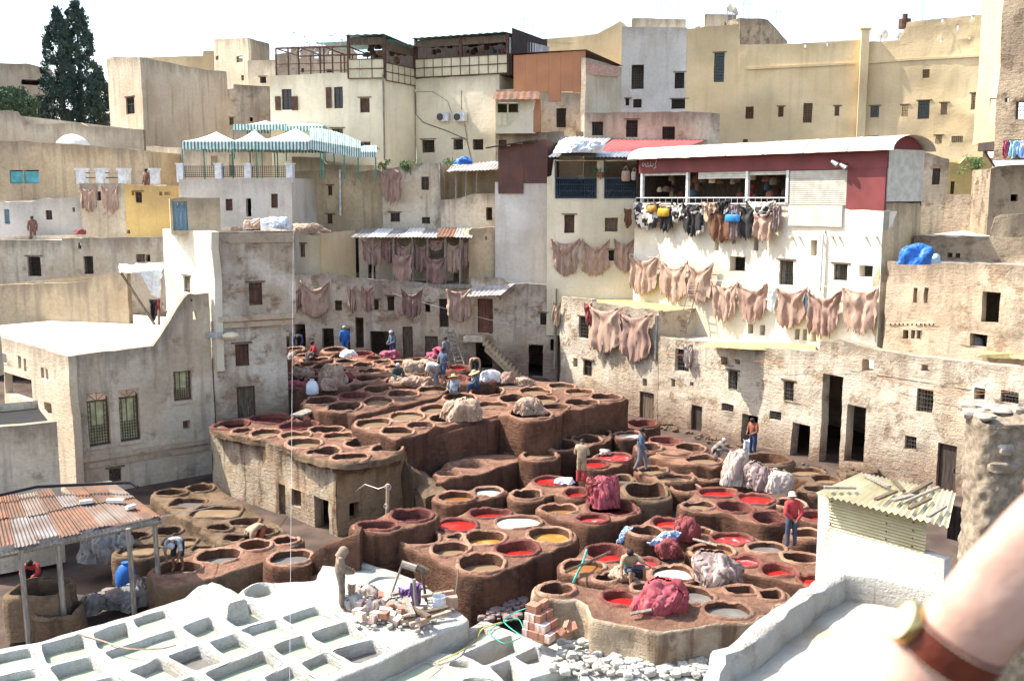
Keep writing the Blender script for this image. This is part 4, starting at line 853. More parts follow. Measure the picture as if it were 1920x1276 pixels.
# painted sign strokes
mb = MB()
def stroke(pts, r=.022): mb.tube([wl.pt(*wl.uz(*p), .045) for p in pts], r, 4)
stroke([(1207, 312), (1205, 308), (1208, 305), (1210, 309), (1207, 312)]); stroke([(1212, 306), (1212, 312), (1216, 312), (1216, 305)]); stroke([(1216, 312), (1221, 311), (1221, 304)]); stroke([(1221, 311), (1225, 312), (1226, 307)]); stroke([(1232, 301), (1230, 307), (1231, 313), (1227, 316)])
mb.build('sign_lettering', M['canvas_white'], sp)
# floodlights on the fascia
t = thing('floodlight', 'pair of old floodlights on the red panel of the shop', 'lamp', wl.pt(*wl.uz(1568, 312), .3))
for x, y in ((1574, 306), (1590, 312)):
    mb = MB(); p = wl.pt(*wl.uz(x, y), .35); d_ = Vector((.35, -.35, -.3)); mb.tube([p - d_ * .3, p + d_ * .3], .07, 10, .12); mb.build('lamp_head', M['galv'], t)
    mb = MB(); mb.tube([wl.pt(*wl.uz(x, y - 6), 0), p], .025, 5); mb.build('arm', M['iron_rust'], t)
# --- upper tan building at right
rt = Line(1664, 43.3, 1995, 37.2, 560)
house('tan_rubble_building', 'tan rubble building with slit windows and a large dark opening at right', 'building', rt, [(1664, 489), (1720, 490), (1920, 498), (1995, 502)], 4.5, 3.2, M['pl_stone' if 0 else 'pl_warm'], [(1712, 539, 1719, 568, 'o'), (1732, 539, 1740, 568, 'o'), (1841, 547, 1874, 605, 'o'), (1693, 618, 1703, 635, 'o'), (1708, 618, 1715, 635, 'o'), (1718, 618, 1725, 635, 'o'), (1818, 626, 1851, 650, 'o')] + [(1668 + 8 * i, 606, 1671 + 8 * i, 610, 'h') for i in range(11)], jit=.07, cell=.5, roofdrop=.05, roof='roof_grey')
ru = Line(1714, 44.8, 1995, 41, 460)
house('rubble_terrace_wall', 'dark rubble retaining wall above the tan building at right', 'wall', ru, [(1714, 442), (1995, 446)], 8, 8, M['pl_stone'], [(1776, 474, 1785, 483, 'h'), (1791, 474, 1800, 483, 'h')], jit=.1, cell=.4, roofdrop=.02, roof='roof_lime')
house('stone_stub_wall', 'stub of stone wall on the rubble terrace at the right edge', 'wall', Line(1858, 43, 1995, 42), [(1858, 432), (1866, 408), (1880, 402), (1995, 398)], 9.5, .6, M['pl_stone'], [], jit=.1, cell=.4)
# --- the long right building round the lower vats
rl = Line(0, 0, 0, 0, pts=((2.7, 56.8), (20.0, 33.65)))
ul2 = lambda x, y: rl.uz(x, y)
rb = house('long_tannery_house', 'long peeling whitewashed tannery house with doorways along the right of the vats', 'building', rl, [(1237, 630), (1262, 636), (1333, 641), (1440, 653), (1534, 660), (1538, 641), (1578, 637), (1651, 657), (1710, 666), (1802, 677), (1960, 694)], -.3, 6.3, M['pl_tannery'],
   [(1268, 655, 1292, 696, 'G'), (1259, 711, 1266, 725, 'o'), (1293, 715, 1300, 723, 'h'), (1352, 669, 1364, 684, 'o'), (1377, 673, 1387, 682, 'h'), (1364, 695, 1382, 730, 'g'), (1352, 757, 1375, 771, 'g'), (1296, 760, 1316, 825, 'D'), (1390, 777, 1420, 860, 'o'), (1442, 771, 1465, 787, 'g'), (1469, 714, 1488, 752, 'g'), (1484, 794, 1518, 875, 'o'), (1539, 702, 1577, 887, 'o'), (1586, 760, 1622, 868, 'o'), (1616, 674, 1637, 696, 'o'), (1727, 683, 1743, 696, 'o'), (1718, 729, 1749, 773, 'g'), (1825, 727, 1846, 750, 'o'), (1876, 733, 1910, 756, 'g'), (1696, 817, 1718, 842, 'g'), (1756, 832, 1792, 920, 'D')], roof='roof_lime', jit=.06, cell=.5, th=.5, roofdrop=.12)
rk = house('hide_hung_house', 'taller whitewashed house end hung with two large hides, straw on its roof', 'house', rl, [(1051, 557), (1110, 560), (1112, 566), (1237, 583)], -.3, 5.5, M['pl_tannery'],
   [(1086, 594, 1104, 634, 'g'), (1093, 675, 1109, 705, 'w'), (1074, 671, 1082, 688, 'h'), (1163, 616, 1171, 656, 'o'), (1205, 709, 1213, 724, 'h'), (1199, 735, 1226, 790, 'd')], roof='straw_yellow', jit=.06, cell=.5, roofdrop=.04)
# straw drying on the long roof (thin heaps)
def straw(pts, z, label):
    p = [PZ(x, y, z) for x, y in pts]; n = 18; rs = []
    for i in range(n + 1):
        f = i / n; a, b = p[0].lerp(p[3], f), p[1].lerp(p[2], f); rs.append([a.lerp(b, j / n) + Vector((NZ(i * .9, j * .9, 2) * .12 * (0 < i < n), NZ(i, j, 5) * .12, (.03 + .07 * abs(NZ(i * .7, j * .7, z))) * (1 if 0 < i < n and 0 < j < n else -1))) for j in range(n + 1)])
    mb = MB(); mb.rings(rs, False); return tag(mb.build('straw_layer', M['straw_yellow'], None, 60), label, 'straw')
straw([(1310, 648), (1530, 659), (1530, 646), (1330, 640)], 5.05, 'yellow straw spread to dry along the long tannery house roof edge')
straw([(1830, 668), (1960, 672), (1960, 656), (1850, 655)], 5.8, 'yellow straw spread on the roof at the right edge')
# gutter pipe at the corner
mb = MB(); mb.tube([rl.pt(*rl.uz(1234, 590), .12), rl.pt(*rl.uz(1232, 672), .12)], .06, 8); tag(mb.build('drain_pipe', M['galv'], None, 60), 'grey drainpipe beside the large hides on the tannery house', 'pipe')
mb = MB(); mb.tube([bk.pt(*bk.uz(1043, 540), .2), bk.pt(*bk.uz(1040, 690), .2)], .07, 8); tag(mb.build('drain_pipe', M['wood_grey'], None, 60), 'tall grey drainpipe in the corner of the back row', 'pipe')
# ================================================================ left foreground
fl = Line(-60, 31.6, 106, 33.0, 800)
fb = house('tank_house', 'small white rendered building with a sunken dark roof at the left edge', 'building', fl, [(-60, 806), (40, 797), (106, 789)], -.4, 4.2, M['pl_grey'], [], roofdrop=.35, roof='interior_dark', th=.3)
# rusty shed
simple('tin_grey', (.20, .185, .17), .7, col2=(.13, .09, .07), scale=1.6, bstr=.2)
simple('tin_brown', (.15, .09, .06), .8, col2=(.21, .17, .14), scale=1.3, bstr=.2)
rz = thing('rusty_tin_shed', 'open shed with rusty patched tin roof on wooden posts at the left', 'shed', PZ(160, 1150, 0))
A, B = PZ(-60, 1043, 2.55), PZ(300, 967, 2.55); Cc, D_ = PZ(208, 903, 3.0), PZ(-60, 945, 3.0)
n = 9
for i in range(n):
    for k in range(2):
        f0, f1 = i / n, (i + 1.08) / n; g0, g1 = (0, .56) if k == 0 else (.5, 1.0)
        j = rnd.uniform(-.03, .04); q = lambda f, g: (A.lerp(B, f)).lerp(D_.lerp(Cc, f), g + j) + Vector((0, 0, .03 * (i % 2) + .035 * k + .01))
        if (i, k) in ((5, 1),): g1 = .8
        sheet('tin_sheet', M[rnd.choice(['tin_grey', 'tin_rust', 'tin_rust', 'tin_brown', 'tin_brown', 'tin_rust', 'tin_rust'])], rz, q(f0, g0), q(min(f1, 1), g0), q(min(f1, 1), g1), q(f0, g1), 6, .02)
for a, b, nm in ((PZ(289, 972, 2.45), PZ(290, 1128, -.3), 'post'), (PZ(38, 1030, 2.45), PZ(40, 1206, -.3), 'post'), (PZ(240, 990, 2.5), PZ(241, 1062, 0), 'post'), (PZ(108, 1015, 2.4), PZ(108, 1085, 0), 'post')):
    mb = MB(); b = Vector((a.x + .05, a.y, -.5)); mb.tube([a, b], .075 if nm else .1, 7); mb.build(nm, M['wood_grey'], rz)
mb = MB(); dd = (B - A).normalized(); mb.tube([A - Vector((0, -.1, .16)), B - Vector((0, -.1, .16))], .11, 4); mb.build('fascia_beam', M['wood_grey'], rz)
mb = MB(); mb.tube([B - Vector((0, 0, .14)), Cc - Vector((0, 0, .14))], .08, 4); mb.tube([A.lerp(D_, .5) - Vector((0, 0, .12)), B.lerp(Cc, .5) - Vector((0, 0, .12))], .06, 4); mb.build('rafter', M['wood_old'], rz)
for i, (f, g, l_) in enumerate(((.86, .45, .5), (.7, .55, .35), (.9, .25, .3))):
    mb = MB(); c = (A.lerp(B, f)).lerp(D_.lerp(Cc, f), g); mb.box(c + Vector((0, 0, .11)), (l_, .14, .1), .5 * i); tag(mb.build('roof_stone', M['pl_white'], None), ('pale stone block weighing down the rusty roof near its right corner', 'pale stone block in the middle of the rusty roof', 'smallest stone block on the front edge of the rusty roof')[i], 'stone')
mb = MB(); mb.tube([A.lerp(D_, .9) + Vector((0, 0, .2)), Cc.lerp(D_, .5) + Vector((0, -.3, .28)), Cc.lerp(B, .35) + Vector((.1, 0, .35)), PZ(258, 912, 3.1)], .05, 6); tag(mb.build('hose', M['cable_black'], None, 60), 'black hose lying across the rusty tin roof', 'hose')
# ================================================================ vats
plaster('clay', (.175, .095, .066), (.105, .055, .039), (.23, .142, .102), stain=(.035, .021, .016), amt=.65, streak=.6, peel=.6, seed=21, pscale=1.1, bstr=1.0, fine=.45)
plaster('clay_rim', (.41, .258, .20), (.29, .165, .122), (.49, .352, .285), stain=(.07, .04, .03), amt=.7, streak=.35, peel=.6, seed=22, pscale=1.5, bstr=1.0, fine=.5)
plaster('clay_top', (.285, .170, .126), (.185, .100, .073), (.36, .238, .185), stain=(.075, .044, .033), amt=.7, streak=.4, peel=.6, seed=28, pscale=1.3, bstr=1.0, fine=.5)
plaster('clay_red', (.245, .105, .090), (.165, .062, .052), (.29, .17, .145), stain=(.07, .028, .025), amt=.65, streak=.4, peel=.5, seed=23, pscale=1.5, bstr=1.0, fine=.5)
plaster('clay_pale', (.50, .45, .37), (.34, .26, .18), (.16, .085, .058), stain=(.10, .05, .03), amt=.55, streak=.8, peel=.5, seed=24, pscale=.8, bstr=1.0)
plaster('clay_mud', (.21, .155, .11), (.14, .10, .068), (.10, .068, .047), stain=(.05, .036, .026), amt=.6, streak=.45, peel=.5, seed=25, pscale=.9, bstr=1.0)
plaster('clay_ochre', (.46, .34, .21), (.36, .235, .14), (.25, .165, .105), stain=(.09, .048, .03), amt=.6, streak=.55, peel=.55, seed=29, pscale=.6, bstr=1.0)
plaster('lime', (.55, .54, .49), (.45, .415, .34), (.31, .25, .18), stain=(.27, .21, .15), amt=.3, streak=.22, peel=.35, seed=26, pscale=.9, bstr=1.0, fine=.22)
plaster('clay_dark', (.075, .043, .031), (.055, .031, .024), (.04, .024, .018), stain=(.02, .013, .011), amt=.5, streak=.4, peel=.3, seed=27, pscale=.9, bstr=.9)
def liquid(name, c, c2, rough=.12, sc=1.6, lo=.45):
    m, t, b = base_mat(name, c, rough, 0, .45); v = coords(t); f, r = noise_fac(t, v, sc, 6, lo, .72); t.links.new(mixc(t, f, c, c2), b.inputs['Base Color'])
    f2, r2 = noise_fac(t, v, 9, 3, .3, .7); bump(t, b, r2, .08, .02); return m
LQ = {'d': liquid('liquid_dark', (.040, .026, .017), (.072, .049, .032)), 't': liquid('liquid_tan', (.216, .148, .086), (.259, .187, .119)), 'r': liquid('liquid_red', (.302, .016, .014), (.360, .036, .029)), 'R': liquid('liquid_maroon', (.061, .012, .013), (.108, .020, .020)),
      'o': liquid('liquid_orange', (.238, .097, .032), (.288, .137, .050)), 'y': liquid('liquid_gold', (.288, .151, .029), (.396, .274, .101)), 'w': liquid('liquid_cream', (.504, .475, .389), (.562, .540, .461), .3), 'g': liquid('liquid_grey', (.137, .126, .112), (.194, .180, .158)),
      'a': liquid('liquid_aqua', (.302, .360, .310), (.403, .432, .367), .2), 'k': liquid('liquid_black', (.014, .013, .012), (.029, .024, .022)), 'P': liquid('liquid_purple', (.032, .013, .016), (.058, .022, .024)), 'n': simple('dry_bottom', (.30, .24, .16), .95, col2=(.2, .15, .1), scale=3, bstr=.5),
      'L': liquid('liquid_lime', (.288, .338, .238), (.396, .410, .310), .2, 1.0), 'p': liquid('liquid_pink', (.324, .025, .025), (.446, .302, .288), .3, 4, .5)}
def poly_sd(P, X, Y):
    """signed distance to polygon on arrays (negative inside)"""
    if X.ndim == 2 and X.size > 900:      # only the window round the polygon matters
        A_ = np.array(P); i0, i1 = np.searchsorted(X[0], [A_[:, 0].min() - 1.3, A_[:, 0].max() + 1.3]); j0, j1 = np.searchsorted(Y[:, 0], [A_[:, 1].min() - 1.3, A_[:, 1].max() + 1.3])
        out = np.full(X.shape, 1.3)
        if (i1 - i0) * (j1 - j0) < X.size * .8:
            if i1 > i0 and j1 > j0: out[j0:j1, i0:i1] = _poly_sd(P, X[j0:j1, i0:i1], Y[j0:j1, i0:i1])
            return out
    return _poly_sd(P, X, Y)
def _poly_sd(P, X, Y):
    d = np.full(X.shape, 1e9); inside = np.zeros(X.shape, bool); n = len(P)
    for i in range(n):
        ax, ay = P[i]; bx, by = P[(i + 1) % n]; ex, ey = bx - ax, by - ay; wx, wy = X - ax, Y - ay
        t = np.clip((wx * ex + wy * ey) / (ex * ex + ey * ey + 1e-12), 0, 1); d = np.minimum(d, np.hypot(wx - ex * t, wy - ey * t))
        c = ((ay > Y) != (by > Y)) & (X < (bx - ax) * (Y - ay) / ((by - ay) if abs(by - ay) > 1e-12 else 1e-12) + ax); inside ^= c
    return np.where(inside, -d, d)
def contours(F, x0, y0, h, level):
    ny, nx = F.shape; G = F - level; segs = {}
    def ip(a, b, pa, pb): t = a / (a - b); return (pa[0] + (pb[0] - pa[0]) * t, pa[1] + (pb[1] - pa[1]) * t)
    ins = G < 0; cell = (ins[:-1, :-1].astype(int) + ins[:-1, 1:] + ins[1:, 1:] + ins[1:, :-1]); js, is_ = np.nonzero((cell > 0) & (cell < 4)); nxt = {}; pos = {}
    for j, i in zip(js, is_):
        c = [(i, j), (i + 1, j), (i + 1, j + 1), (i, j + 1)]; v = [G[b, a] for a, b in c]; cr = []
        for k in range(4):
            a, b = k, (k + 1) % 4
            if (v[a] < 0) != (v[b] < 0):
                key = tuple(sorted((c[a], c[b]))); p = ip(v[a], v[b], c[a], c[b]); pos[key] = (x0 + p[0] * h, y0 + p[1] * h); cr.append((key, v[a] < 0))
        outs = [k for k, s in cr if s]; inn = [k for k, s in cr if not s]
        for a, b in zip(outs, inn): nxt[a] = b
    loops = []
    while nxt:
        k = next(iter(nxt)); lp = [k]; q = nxt.pop(k)
        while q in nxt: lp.append(q); q = nxt.pop(q)
        if len(lp) > 12: loops.append([pos[a] for a in lp])
    return loops
def resample(lp, s):
    P = np.array(lp + [lp[0]]); d = np.hypot(*np.diff(P, axis=0).T); L_ = np.concatenate([[0], np.cumsum(d)]); n = max(8, int(L_[-1] / s)); t = np.linspace(0, L_[-1], n, endpoint=False)
    return list(zip(np.interp(t, L_, P[:, 0]), np.interp(t, L_, P[:, 1])))
def vat_poly(v, z, seed, vs=1.0):
    """plan outline of an opening from (cx, cy, w, h, liquid, drop, squareness) or a pixel quad"""
    if isinstance(v[0], tuple):
        c = [PZ(x, y, z) for x, y in v[0]]; out = []; n = len(c); m = sum(c, Vector((0, 0, 0))) / n; c = [m + (q - m) * (v[3] if len(v) > 3 else 1.34) for q in c]
        for i in range(n):
            a, b, d = c[i - 1], c[i], c[(i + 1) % n]; r = min(.14, (a - b).length * .3, (d - b).length * .3); p, q = b + (a - b).normalized() * r, b + (d - b).normalized() * r
            for k in range(5): f = k / 4; out.append(p * (1 - f) ** 2 + b * 2 * f * (1 - f) + q * f * f)
            L_ = (c[(i + 1) % n] - b).length; k = int(L_ / .35); e = d + (b - d).normalized() * r
            for j in range(1, k): out.append(q.lerp(e, j / k))
        return [(p.x + NZ(p.x * 2, p.y * 2, seed) * .05, p.y + NZ(p.y * 2, p.x * 2, seed) * .05) for p in out]
    cx, cy, w, h = v[:4]; sq = v[6] if len(v) > 6 else 2.3
    c = PZ(cx, cy, z); w *= 1.16 * vs; h *= 1.16 * vs; rx = (PZ(cx + w / 2, cy, z) - PZ(cx - w / 2, cy, z)).x / 2; ry = (PZ(cx, cy - h / 2, z).y - PZ(cx, cy + h / 2, z).y) / 2; ry = min(max(ry, rx * .62), rx * 1.5)
    out = []; n = 40; ph = rnd.uniform(0, 6)
    for k in range(n):
        a = 2 * math.pi * k / n; ca, sa = math.cos(a), math.sin(a); e = 2 / sq; wob = 1 + .035 * math.sin(2 * a + ph) + .025 * math.sin(3 * a + ph * 2) + .012 * math.sin(7 * a + ph)
        out.append((c.x + rx * wob * math.copysign(abs(ca) ** e, ca), c.y + ry * wob * math.copysign(abs(sa) ** e, sa)))
    return out
def hull(P):
    P = sorted(map(tuple, P)); cr = lambda o, a, b: (a[0] - o[0]) * (b[1] - o[1]) - (a[1] - o[1]) * (b[0] - o[0])
    def half(Q):
        h = []
        for p in Q:
            while len(h) > 1 and cr(h[-2], h[-1], p) <= 0: h.pop()
            h.append(p)
        return h[:-1]
    return half(P) + half(P[::-1])
def block(name, label, cat, vats, z, zb, mat='clay', rim='clay_rim', outline=None, wall=.2, collar=True, parent=None, fuse=.4, group=None, lump=1.15, valley=.09, rimh=.035, vs=1.0):
    polys = [vat_poly(v, z, i * 3.7, vs) for i, v in enumerate(vats)]
    RR = [float(np.hypot(*(np.array(p) - np.mean(p, axis=0)).T).max()) for p in polys]
    for it in range(26):      # keep a wall between neighbouring openings
        bad = set()
        for i in range(len(polys)):
            ci = np.mean(polys[i], axis=0)
            for j in range(len(polys)):
                if i == j: continue
                if np.hypot(*(np.mean(polys[j], axis=0) - ci)) > RR[i] + RR[j] + .25: continue
                P = np.array(polys[i])
                if (poly_sd(polys[j], P[:, 0], P[:, 1]) < (.10 if collar else .13)).any():
                    bad |= {i, j}; dv = np.mean(polys[j], axis=0) - ci; dv = dv / max(.01, np.hypot(*dv)) * .016; polys[i] = [(p[0] - dv[0], p[1] - dv[1]) for p in polys[i]]
        if not bad: break
        for i in bad: c = np.mean(polys[i], axis=0); polys[i] = [tuple(c + (np.array(p) - c) * .982) for p in polys[i]]
    allp = np.array([p for q in polys for p in q] + ([(PZ(*p, z).x, PZ(*p, z).y) for p in outline] if outline else [])); h = .08
    x0, y0 = allp.min(0) - .8; x1, y1 = allp.max(0) + .8; X, Y = np.meshgrid(np.arange(x0, x1, h), np.arange(y0, y1, h))
    F = None; SD = []
    for p in polys:
        s = poly_sd(p, X, Y); SD.append(s); g = s - wall
        if F is None: F = g
        else: k = fuse; hh = np.clip(.5 + .5 * (F - g) / k, 0, 1); F = F * (1 - hh) + g * hh - k * hh * (1 - hh)
    for i in range(len(polys)):      # masonry fills the space between neighbours
        for j in range(i):
            pi, pj = np.array(polys[i]), np.array(polys[j])
            if np.hypot(*(pi.mean(0) - pj.mean(0))) > RR[i] + RR[j] + .8: continue
            gap = np.hypot(*(pi[:, None] - pj[None]).transpose(2, 0, 1)).min()
            if gap < .75: F = np.minimum(F, poly_sd(hull(np.concatenate([pi, pj])), X, Y) - wall * .75)
    if outline:
        g = poly_sd([(PZ(*p, z).x, PZ(*p, z).y) for p in outline], X, Y)
        F = g if F is None else np.minimum(F, g)
    F = F + (.022 * np.sin(2.3 * X + 1.1 * Y + z * 7) + .018 * np.sin(3.1 * Y - 1.7 * X + z * 5) + .013 * np.sin(6.7 * X + 4.1 * Y + z) + .011 * np.sin(8.3 * Y - 5.9 * X)) * lump
    o = parent or thing(name, label, cat, (float(allp[:, 0].mean()), float(allp[:, 1].mean()), zb), group)
    dist = lambda x, y: min([1e9] + [float(s[min(s.shape[0] - 1, max(0, int(round((y - y0) / h)))), min(s.shape[1] - 1, max(0, int(round((x - x0) / h))))]) for s in SD])
    topz = lambda x, y: z + (NZ(x, y, z, .9) * .05 + NZ(x, y, z, 3.3) * .02) * lump - valley * min(1, max(0, (dist(x, y) - .08) / .3))
    loops = [resample(l, .17) for l in contours(F, x0, y0, h, -.06)]
    verts, edges = [], []
    def addloop(l):
        b = len(verts); verts.extend([Vector(p) for p in l]); edges.extend([(b + i, b + (i + 1) % len(l)) for i in range(len(l))])
    for l in loops: addloop(l)
    holes = []
    for p in polys:
        c = np.mean(p, axis=0); q = [tuple(np.array(a) + (np.array(a) - c) / max(.01, np.hypot(*(np.array(a) - c))) * .03) for a in p]; holes.append(q); addloop(q)
    HS = [poly_sd(q, X, Y) for q in holes]
    st = 3
    for j in range(0, X.shape[0], st):
        for i in range(0, X.shape[1], st):
            if F[j, i] < -.14 and all(s[j, i] > .1 for s in HS): verts.append(Vector((X[j, i] + rnd.uniform(-.05, .05), Y[j, i] + rnd.uniform(-.05, .05))))
    vv, _, ff = delaunay_2d_cdt(verts, edges, [], 0, 1e-5)[:3]
    cen = np.array([[sum(vv[i].x for i in f) / 3, sum(vv[i].y for i in f) / 3] for f in ff]); keep = np.ones(len(ff), bool)
    inl = np.zeros(len(ff), bool)
    for l in loops: inl ^= poly_sd(l, cen[:, 0], cen[:, 1]) < 0
    keep &= inl
    for q in holes: keep &= poly_sd(q, cen[:, 0], cen[:, 1]) > 0
    mb = MB(); mb.add([Vector((v.x, v.y, topz(v.x, v.y) - .012)) for v in vv], [f for f, k in zip(ff, keep) if k])
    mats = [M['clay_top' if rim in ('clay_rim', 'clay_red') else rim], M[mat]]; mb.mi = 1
    for l in loops:
        n = len(l); rs = []; A_ = np.array(l); T = np.roll(A_, -1, 0) - np.roll(A_, 1, 0); N_ = np.stack([T[:, 1], -T[:, 0]], 1); N_ /= np.maximum(1e-6, np.hypot(N_[:, 0], N_[:, 1]))[:, None]
        mid = A_.mean(0)
        if poly_sd(l, np.array([A_[0][0] + N_[0][0] * .02]), np.array([A_[0][1] + N_[0][1] * .02]))[0] < 0: N_ = -N_
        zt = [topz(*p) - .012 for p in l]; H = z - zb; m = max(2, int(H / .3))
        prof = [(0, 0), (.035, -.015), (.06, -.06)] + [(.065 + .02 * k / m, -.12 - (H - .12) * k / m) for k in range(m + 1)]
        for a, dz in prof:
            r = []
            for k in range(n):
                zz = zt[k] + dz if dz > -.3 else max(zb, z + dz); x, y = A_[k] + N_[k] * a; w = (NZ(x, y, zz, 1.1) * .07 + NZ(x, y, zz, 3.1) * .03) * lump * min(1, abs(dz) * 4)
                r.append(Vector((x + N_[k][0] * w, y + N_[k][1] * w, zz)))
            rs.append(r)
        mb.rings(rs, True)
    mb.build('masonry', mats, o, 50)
    for v, p in zip(vats, polys):
        lq = v[1] if isinstance(v[0], tuple) else v[4]; drop = (v[2] * .62 + (.3 if v[1] == 'n' else 0) if len(v) > 2 else .28) if isinstance(v[0], tuple) else (v[5] if len(v) > 5 and v[5] is not None else {'r': .18, 't': .16, 'o': .16, 'w': .1, 'a': .12, 'y': .25, 'g': .22, 'n': .45}.get(lq, .30))
        c = np.mean(p, axis=0); n = len(p); mb = MB(); rs = []; red = lq in 'rRpP'
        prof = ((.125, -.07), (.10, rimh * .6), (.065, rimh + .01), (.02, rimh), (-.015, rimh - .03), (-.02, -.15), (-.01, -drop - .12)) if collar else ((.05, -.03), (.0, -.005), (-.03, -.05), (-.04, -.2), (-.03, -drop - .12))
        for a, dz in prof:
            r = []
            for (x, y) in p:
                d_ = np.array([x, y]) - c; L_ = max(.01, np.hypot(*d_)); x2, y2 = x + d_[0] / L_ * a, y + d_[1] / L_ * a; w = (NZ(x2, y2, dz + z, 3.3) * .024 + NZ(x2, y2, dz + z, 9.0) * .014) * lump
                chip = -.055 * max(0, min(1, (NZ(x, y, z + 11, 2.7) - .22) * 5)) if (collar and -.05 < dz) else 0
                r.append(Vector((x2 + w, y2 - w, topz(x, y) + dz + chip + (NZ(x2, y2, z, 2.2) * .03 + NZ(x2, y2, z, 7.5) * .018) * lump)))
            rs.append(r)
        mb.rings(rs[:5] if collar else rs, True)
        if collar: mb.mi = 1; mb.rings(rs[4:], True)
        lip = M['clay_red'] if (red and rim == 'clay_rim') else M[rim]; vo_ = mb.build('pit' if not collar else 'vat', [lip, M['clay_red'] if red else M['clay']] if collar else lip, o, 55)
        mb = MB(); mb.add([Vector((c[0] + (x - c[0]) * .995, c[1] + (y - c[1]) * .995, z - drop)) for x, y in p], [list(range(n))]); mb.build('liquid', LQ[lq], vo_)
    return o
VB = 'vat block'
block('vat_block', 'farthest vat block along the back row, man in red shirt sitting on it', VB, [(550, 654, 30, 7, 'd'), (569, 667, 24, 8, 'd'), (590, 673, 46, 9, 'd'), (628, 656, 34, 7, 'd')], 3.7, .8)
block('vat_block', 'far vat block with a bright red vat below the wide dark doorway', VB, [(641, 668, 34, 8, 'd'), (678, 664, 36, 8, 'r'), (702, 670, 28, 7, 'R'), (717, 679, 39, 8, 'd'), (648, 677, 30, 7, 'd'), (680, 684, 46, 9, 'd'), (608, 688, 46, 9, 'd'), (700, 695, 46, 9, 't'), (779, 675, 32, 7, 'R'), (774, 684, 28, 7, 'g'), (737, 689, 30, 8, 'd'), (812, 681, 40, 9, 't'), (572, 684, 32, 8, 'd'), (640, 694, 34, 8, 'd'), (745, 679, 24, 7, 'd'), (760, 695, 34, 9, 'd'), (800, 692, 32, 9, 'R'), (655, 690, 26, 7, 't')], 3.58, .8)
block('vat_block', 'far right vat block with red vats under the outer stair', VB, [(859, 689, 36, 9, 'r'), (852, 708, 46, 10, 'R', .15), (898, 712, 40, 10, 'R', .15)], 3.45, .8, rim='clay_red')
block('vat_block', 'vat block with hide heaps and a white sack at its left front', VB, [(546, 702, 26, 9, 'R'), (593, 699, 32, 8, 'R'), (600, 710, 44, 11, 'd'), (545, 722, 30, 10, 'R'), (656, 702, 34, 9, 'd'), (688, 708, 40, 10, 'd'), (724, 703, 28, 9, 'r', .1), (640, 716, 40, 10, 'd'), (572, 719, 30, 9, 'R'), (745, 713, 36, 10, 'd'), (625, 703, 28, 8, 'd')], 3.42, .6)
block('vat_block', 'vat block with shaded left end beside the plank, grey and tan vats', VB, [(667, 740, 46, 12, 'R'), (606, 751, 48, 13, 'd'), (647, 761, 50, 14, 'k'), (706, 752, 44, 14, 't'), (703, 730, 44, 10, 'd'), (761, 737, 50, 12, 'g'), (806, 731, 46, 11, 't')], 3.28, .3, outline=[(568, 752), (600, 765), (667, 775), (740, 758), (830, 738), (838, 726), (790, 718), (690, 722), (620, 738)], vs=1.15)
block('vat_block', 'long brown vat block running to the right wall, tall plain front', VB, [(866, 745, 48, 13, 't'), (912, 734, 50, 13, 'd'), (922, 759, 46, 11, 't'), (813, 768, 44, 15, 't'), (762, 783, 56, 16, 't', .1), (822, 785, 38, 11, 'd'), (787, 794, 44, 10, 'd'), (708, 792, 56, 15, 't'), (745, 807, 46, 11, 't', .2, 4), (958, 722, 52, 11, 'g'), (1053, 724, 36, 8, 't'), (1001, 734, 50, 12, 't'), (1089, 735, 42, 9, 't'), (1130, 744, 46, 10, 'd'), (1090, 753, 48, 10, 'd'), (1043, 760, 40, 10, 'd'), (996, 775, 56, 14, 'd'), (960, 747, 40, 11, 'd'), (1020, 748, 40, 11, 't'), (880, 768, 34, 10, 'd')], 3.12, .1, outline=[(663, 797), (738, 823), (800, 803), (960, 769), (1035, 767), (1181, 746), (1126, 733), (1051, 713), (1000, 708), (940, 712), (880, 725), (790, 755), (700, 775)], vs=1.18)
# vat house at left centre
v1 = Line(0, 0, 0, 0, pts=(PZ(395, 795, 2.7), PZ(630, 866, 2.7))); v2 = Line(0, 0, 0, 0, pts=(PZ(630, 866, 2.7), PZ(762, 842, 2.7)))
vh = thing('vat_house', 'brick house with open doorway carrying tan and dark red vats on its roof', 'building', PZ(600, 1005, 0))
r2 = op_rects(v2, [(655, 941, 674, 972, 'h')]); r1 = op_rects(v1, [(522, 908, 534, 968, 'o'), (545, 918, 563, 950, 'h'), (590, 934, 617, 1012, 'o')])
facade(vh, v1, [(0, 2.62), (v1.len, 2.62)], -.5, r1, M['clay_pale'], .4, .06, .45); facade(vh, v2, [(0, 2.62), (v2.len, 2.62)], -.5, r2, M['clay_ochre'], .4, .06, .45)
mb = MB(); q0, q1, q2, q3 = PZ(395, 795, 2.7), PZ(630, 866, 2.7), PZ(762, 842, 2.7), PZ(600, 780, 2.7)
for a, b in ((q2, q3), (q3, q0)): mb.rings([[Vector((a.x, a.y, -.5)), Vector((b.x, b.y, -.5))], [Vector((a.x, a.y, 2.6)), Vector((b.x, b.y, 2.6))]], False)
mb.build('side_wall', M['clay_dark'], vh)
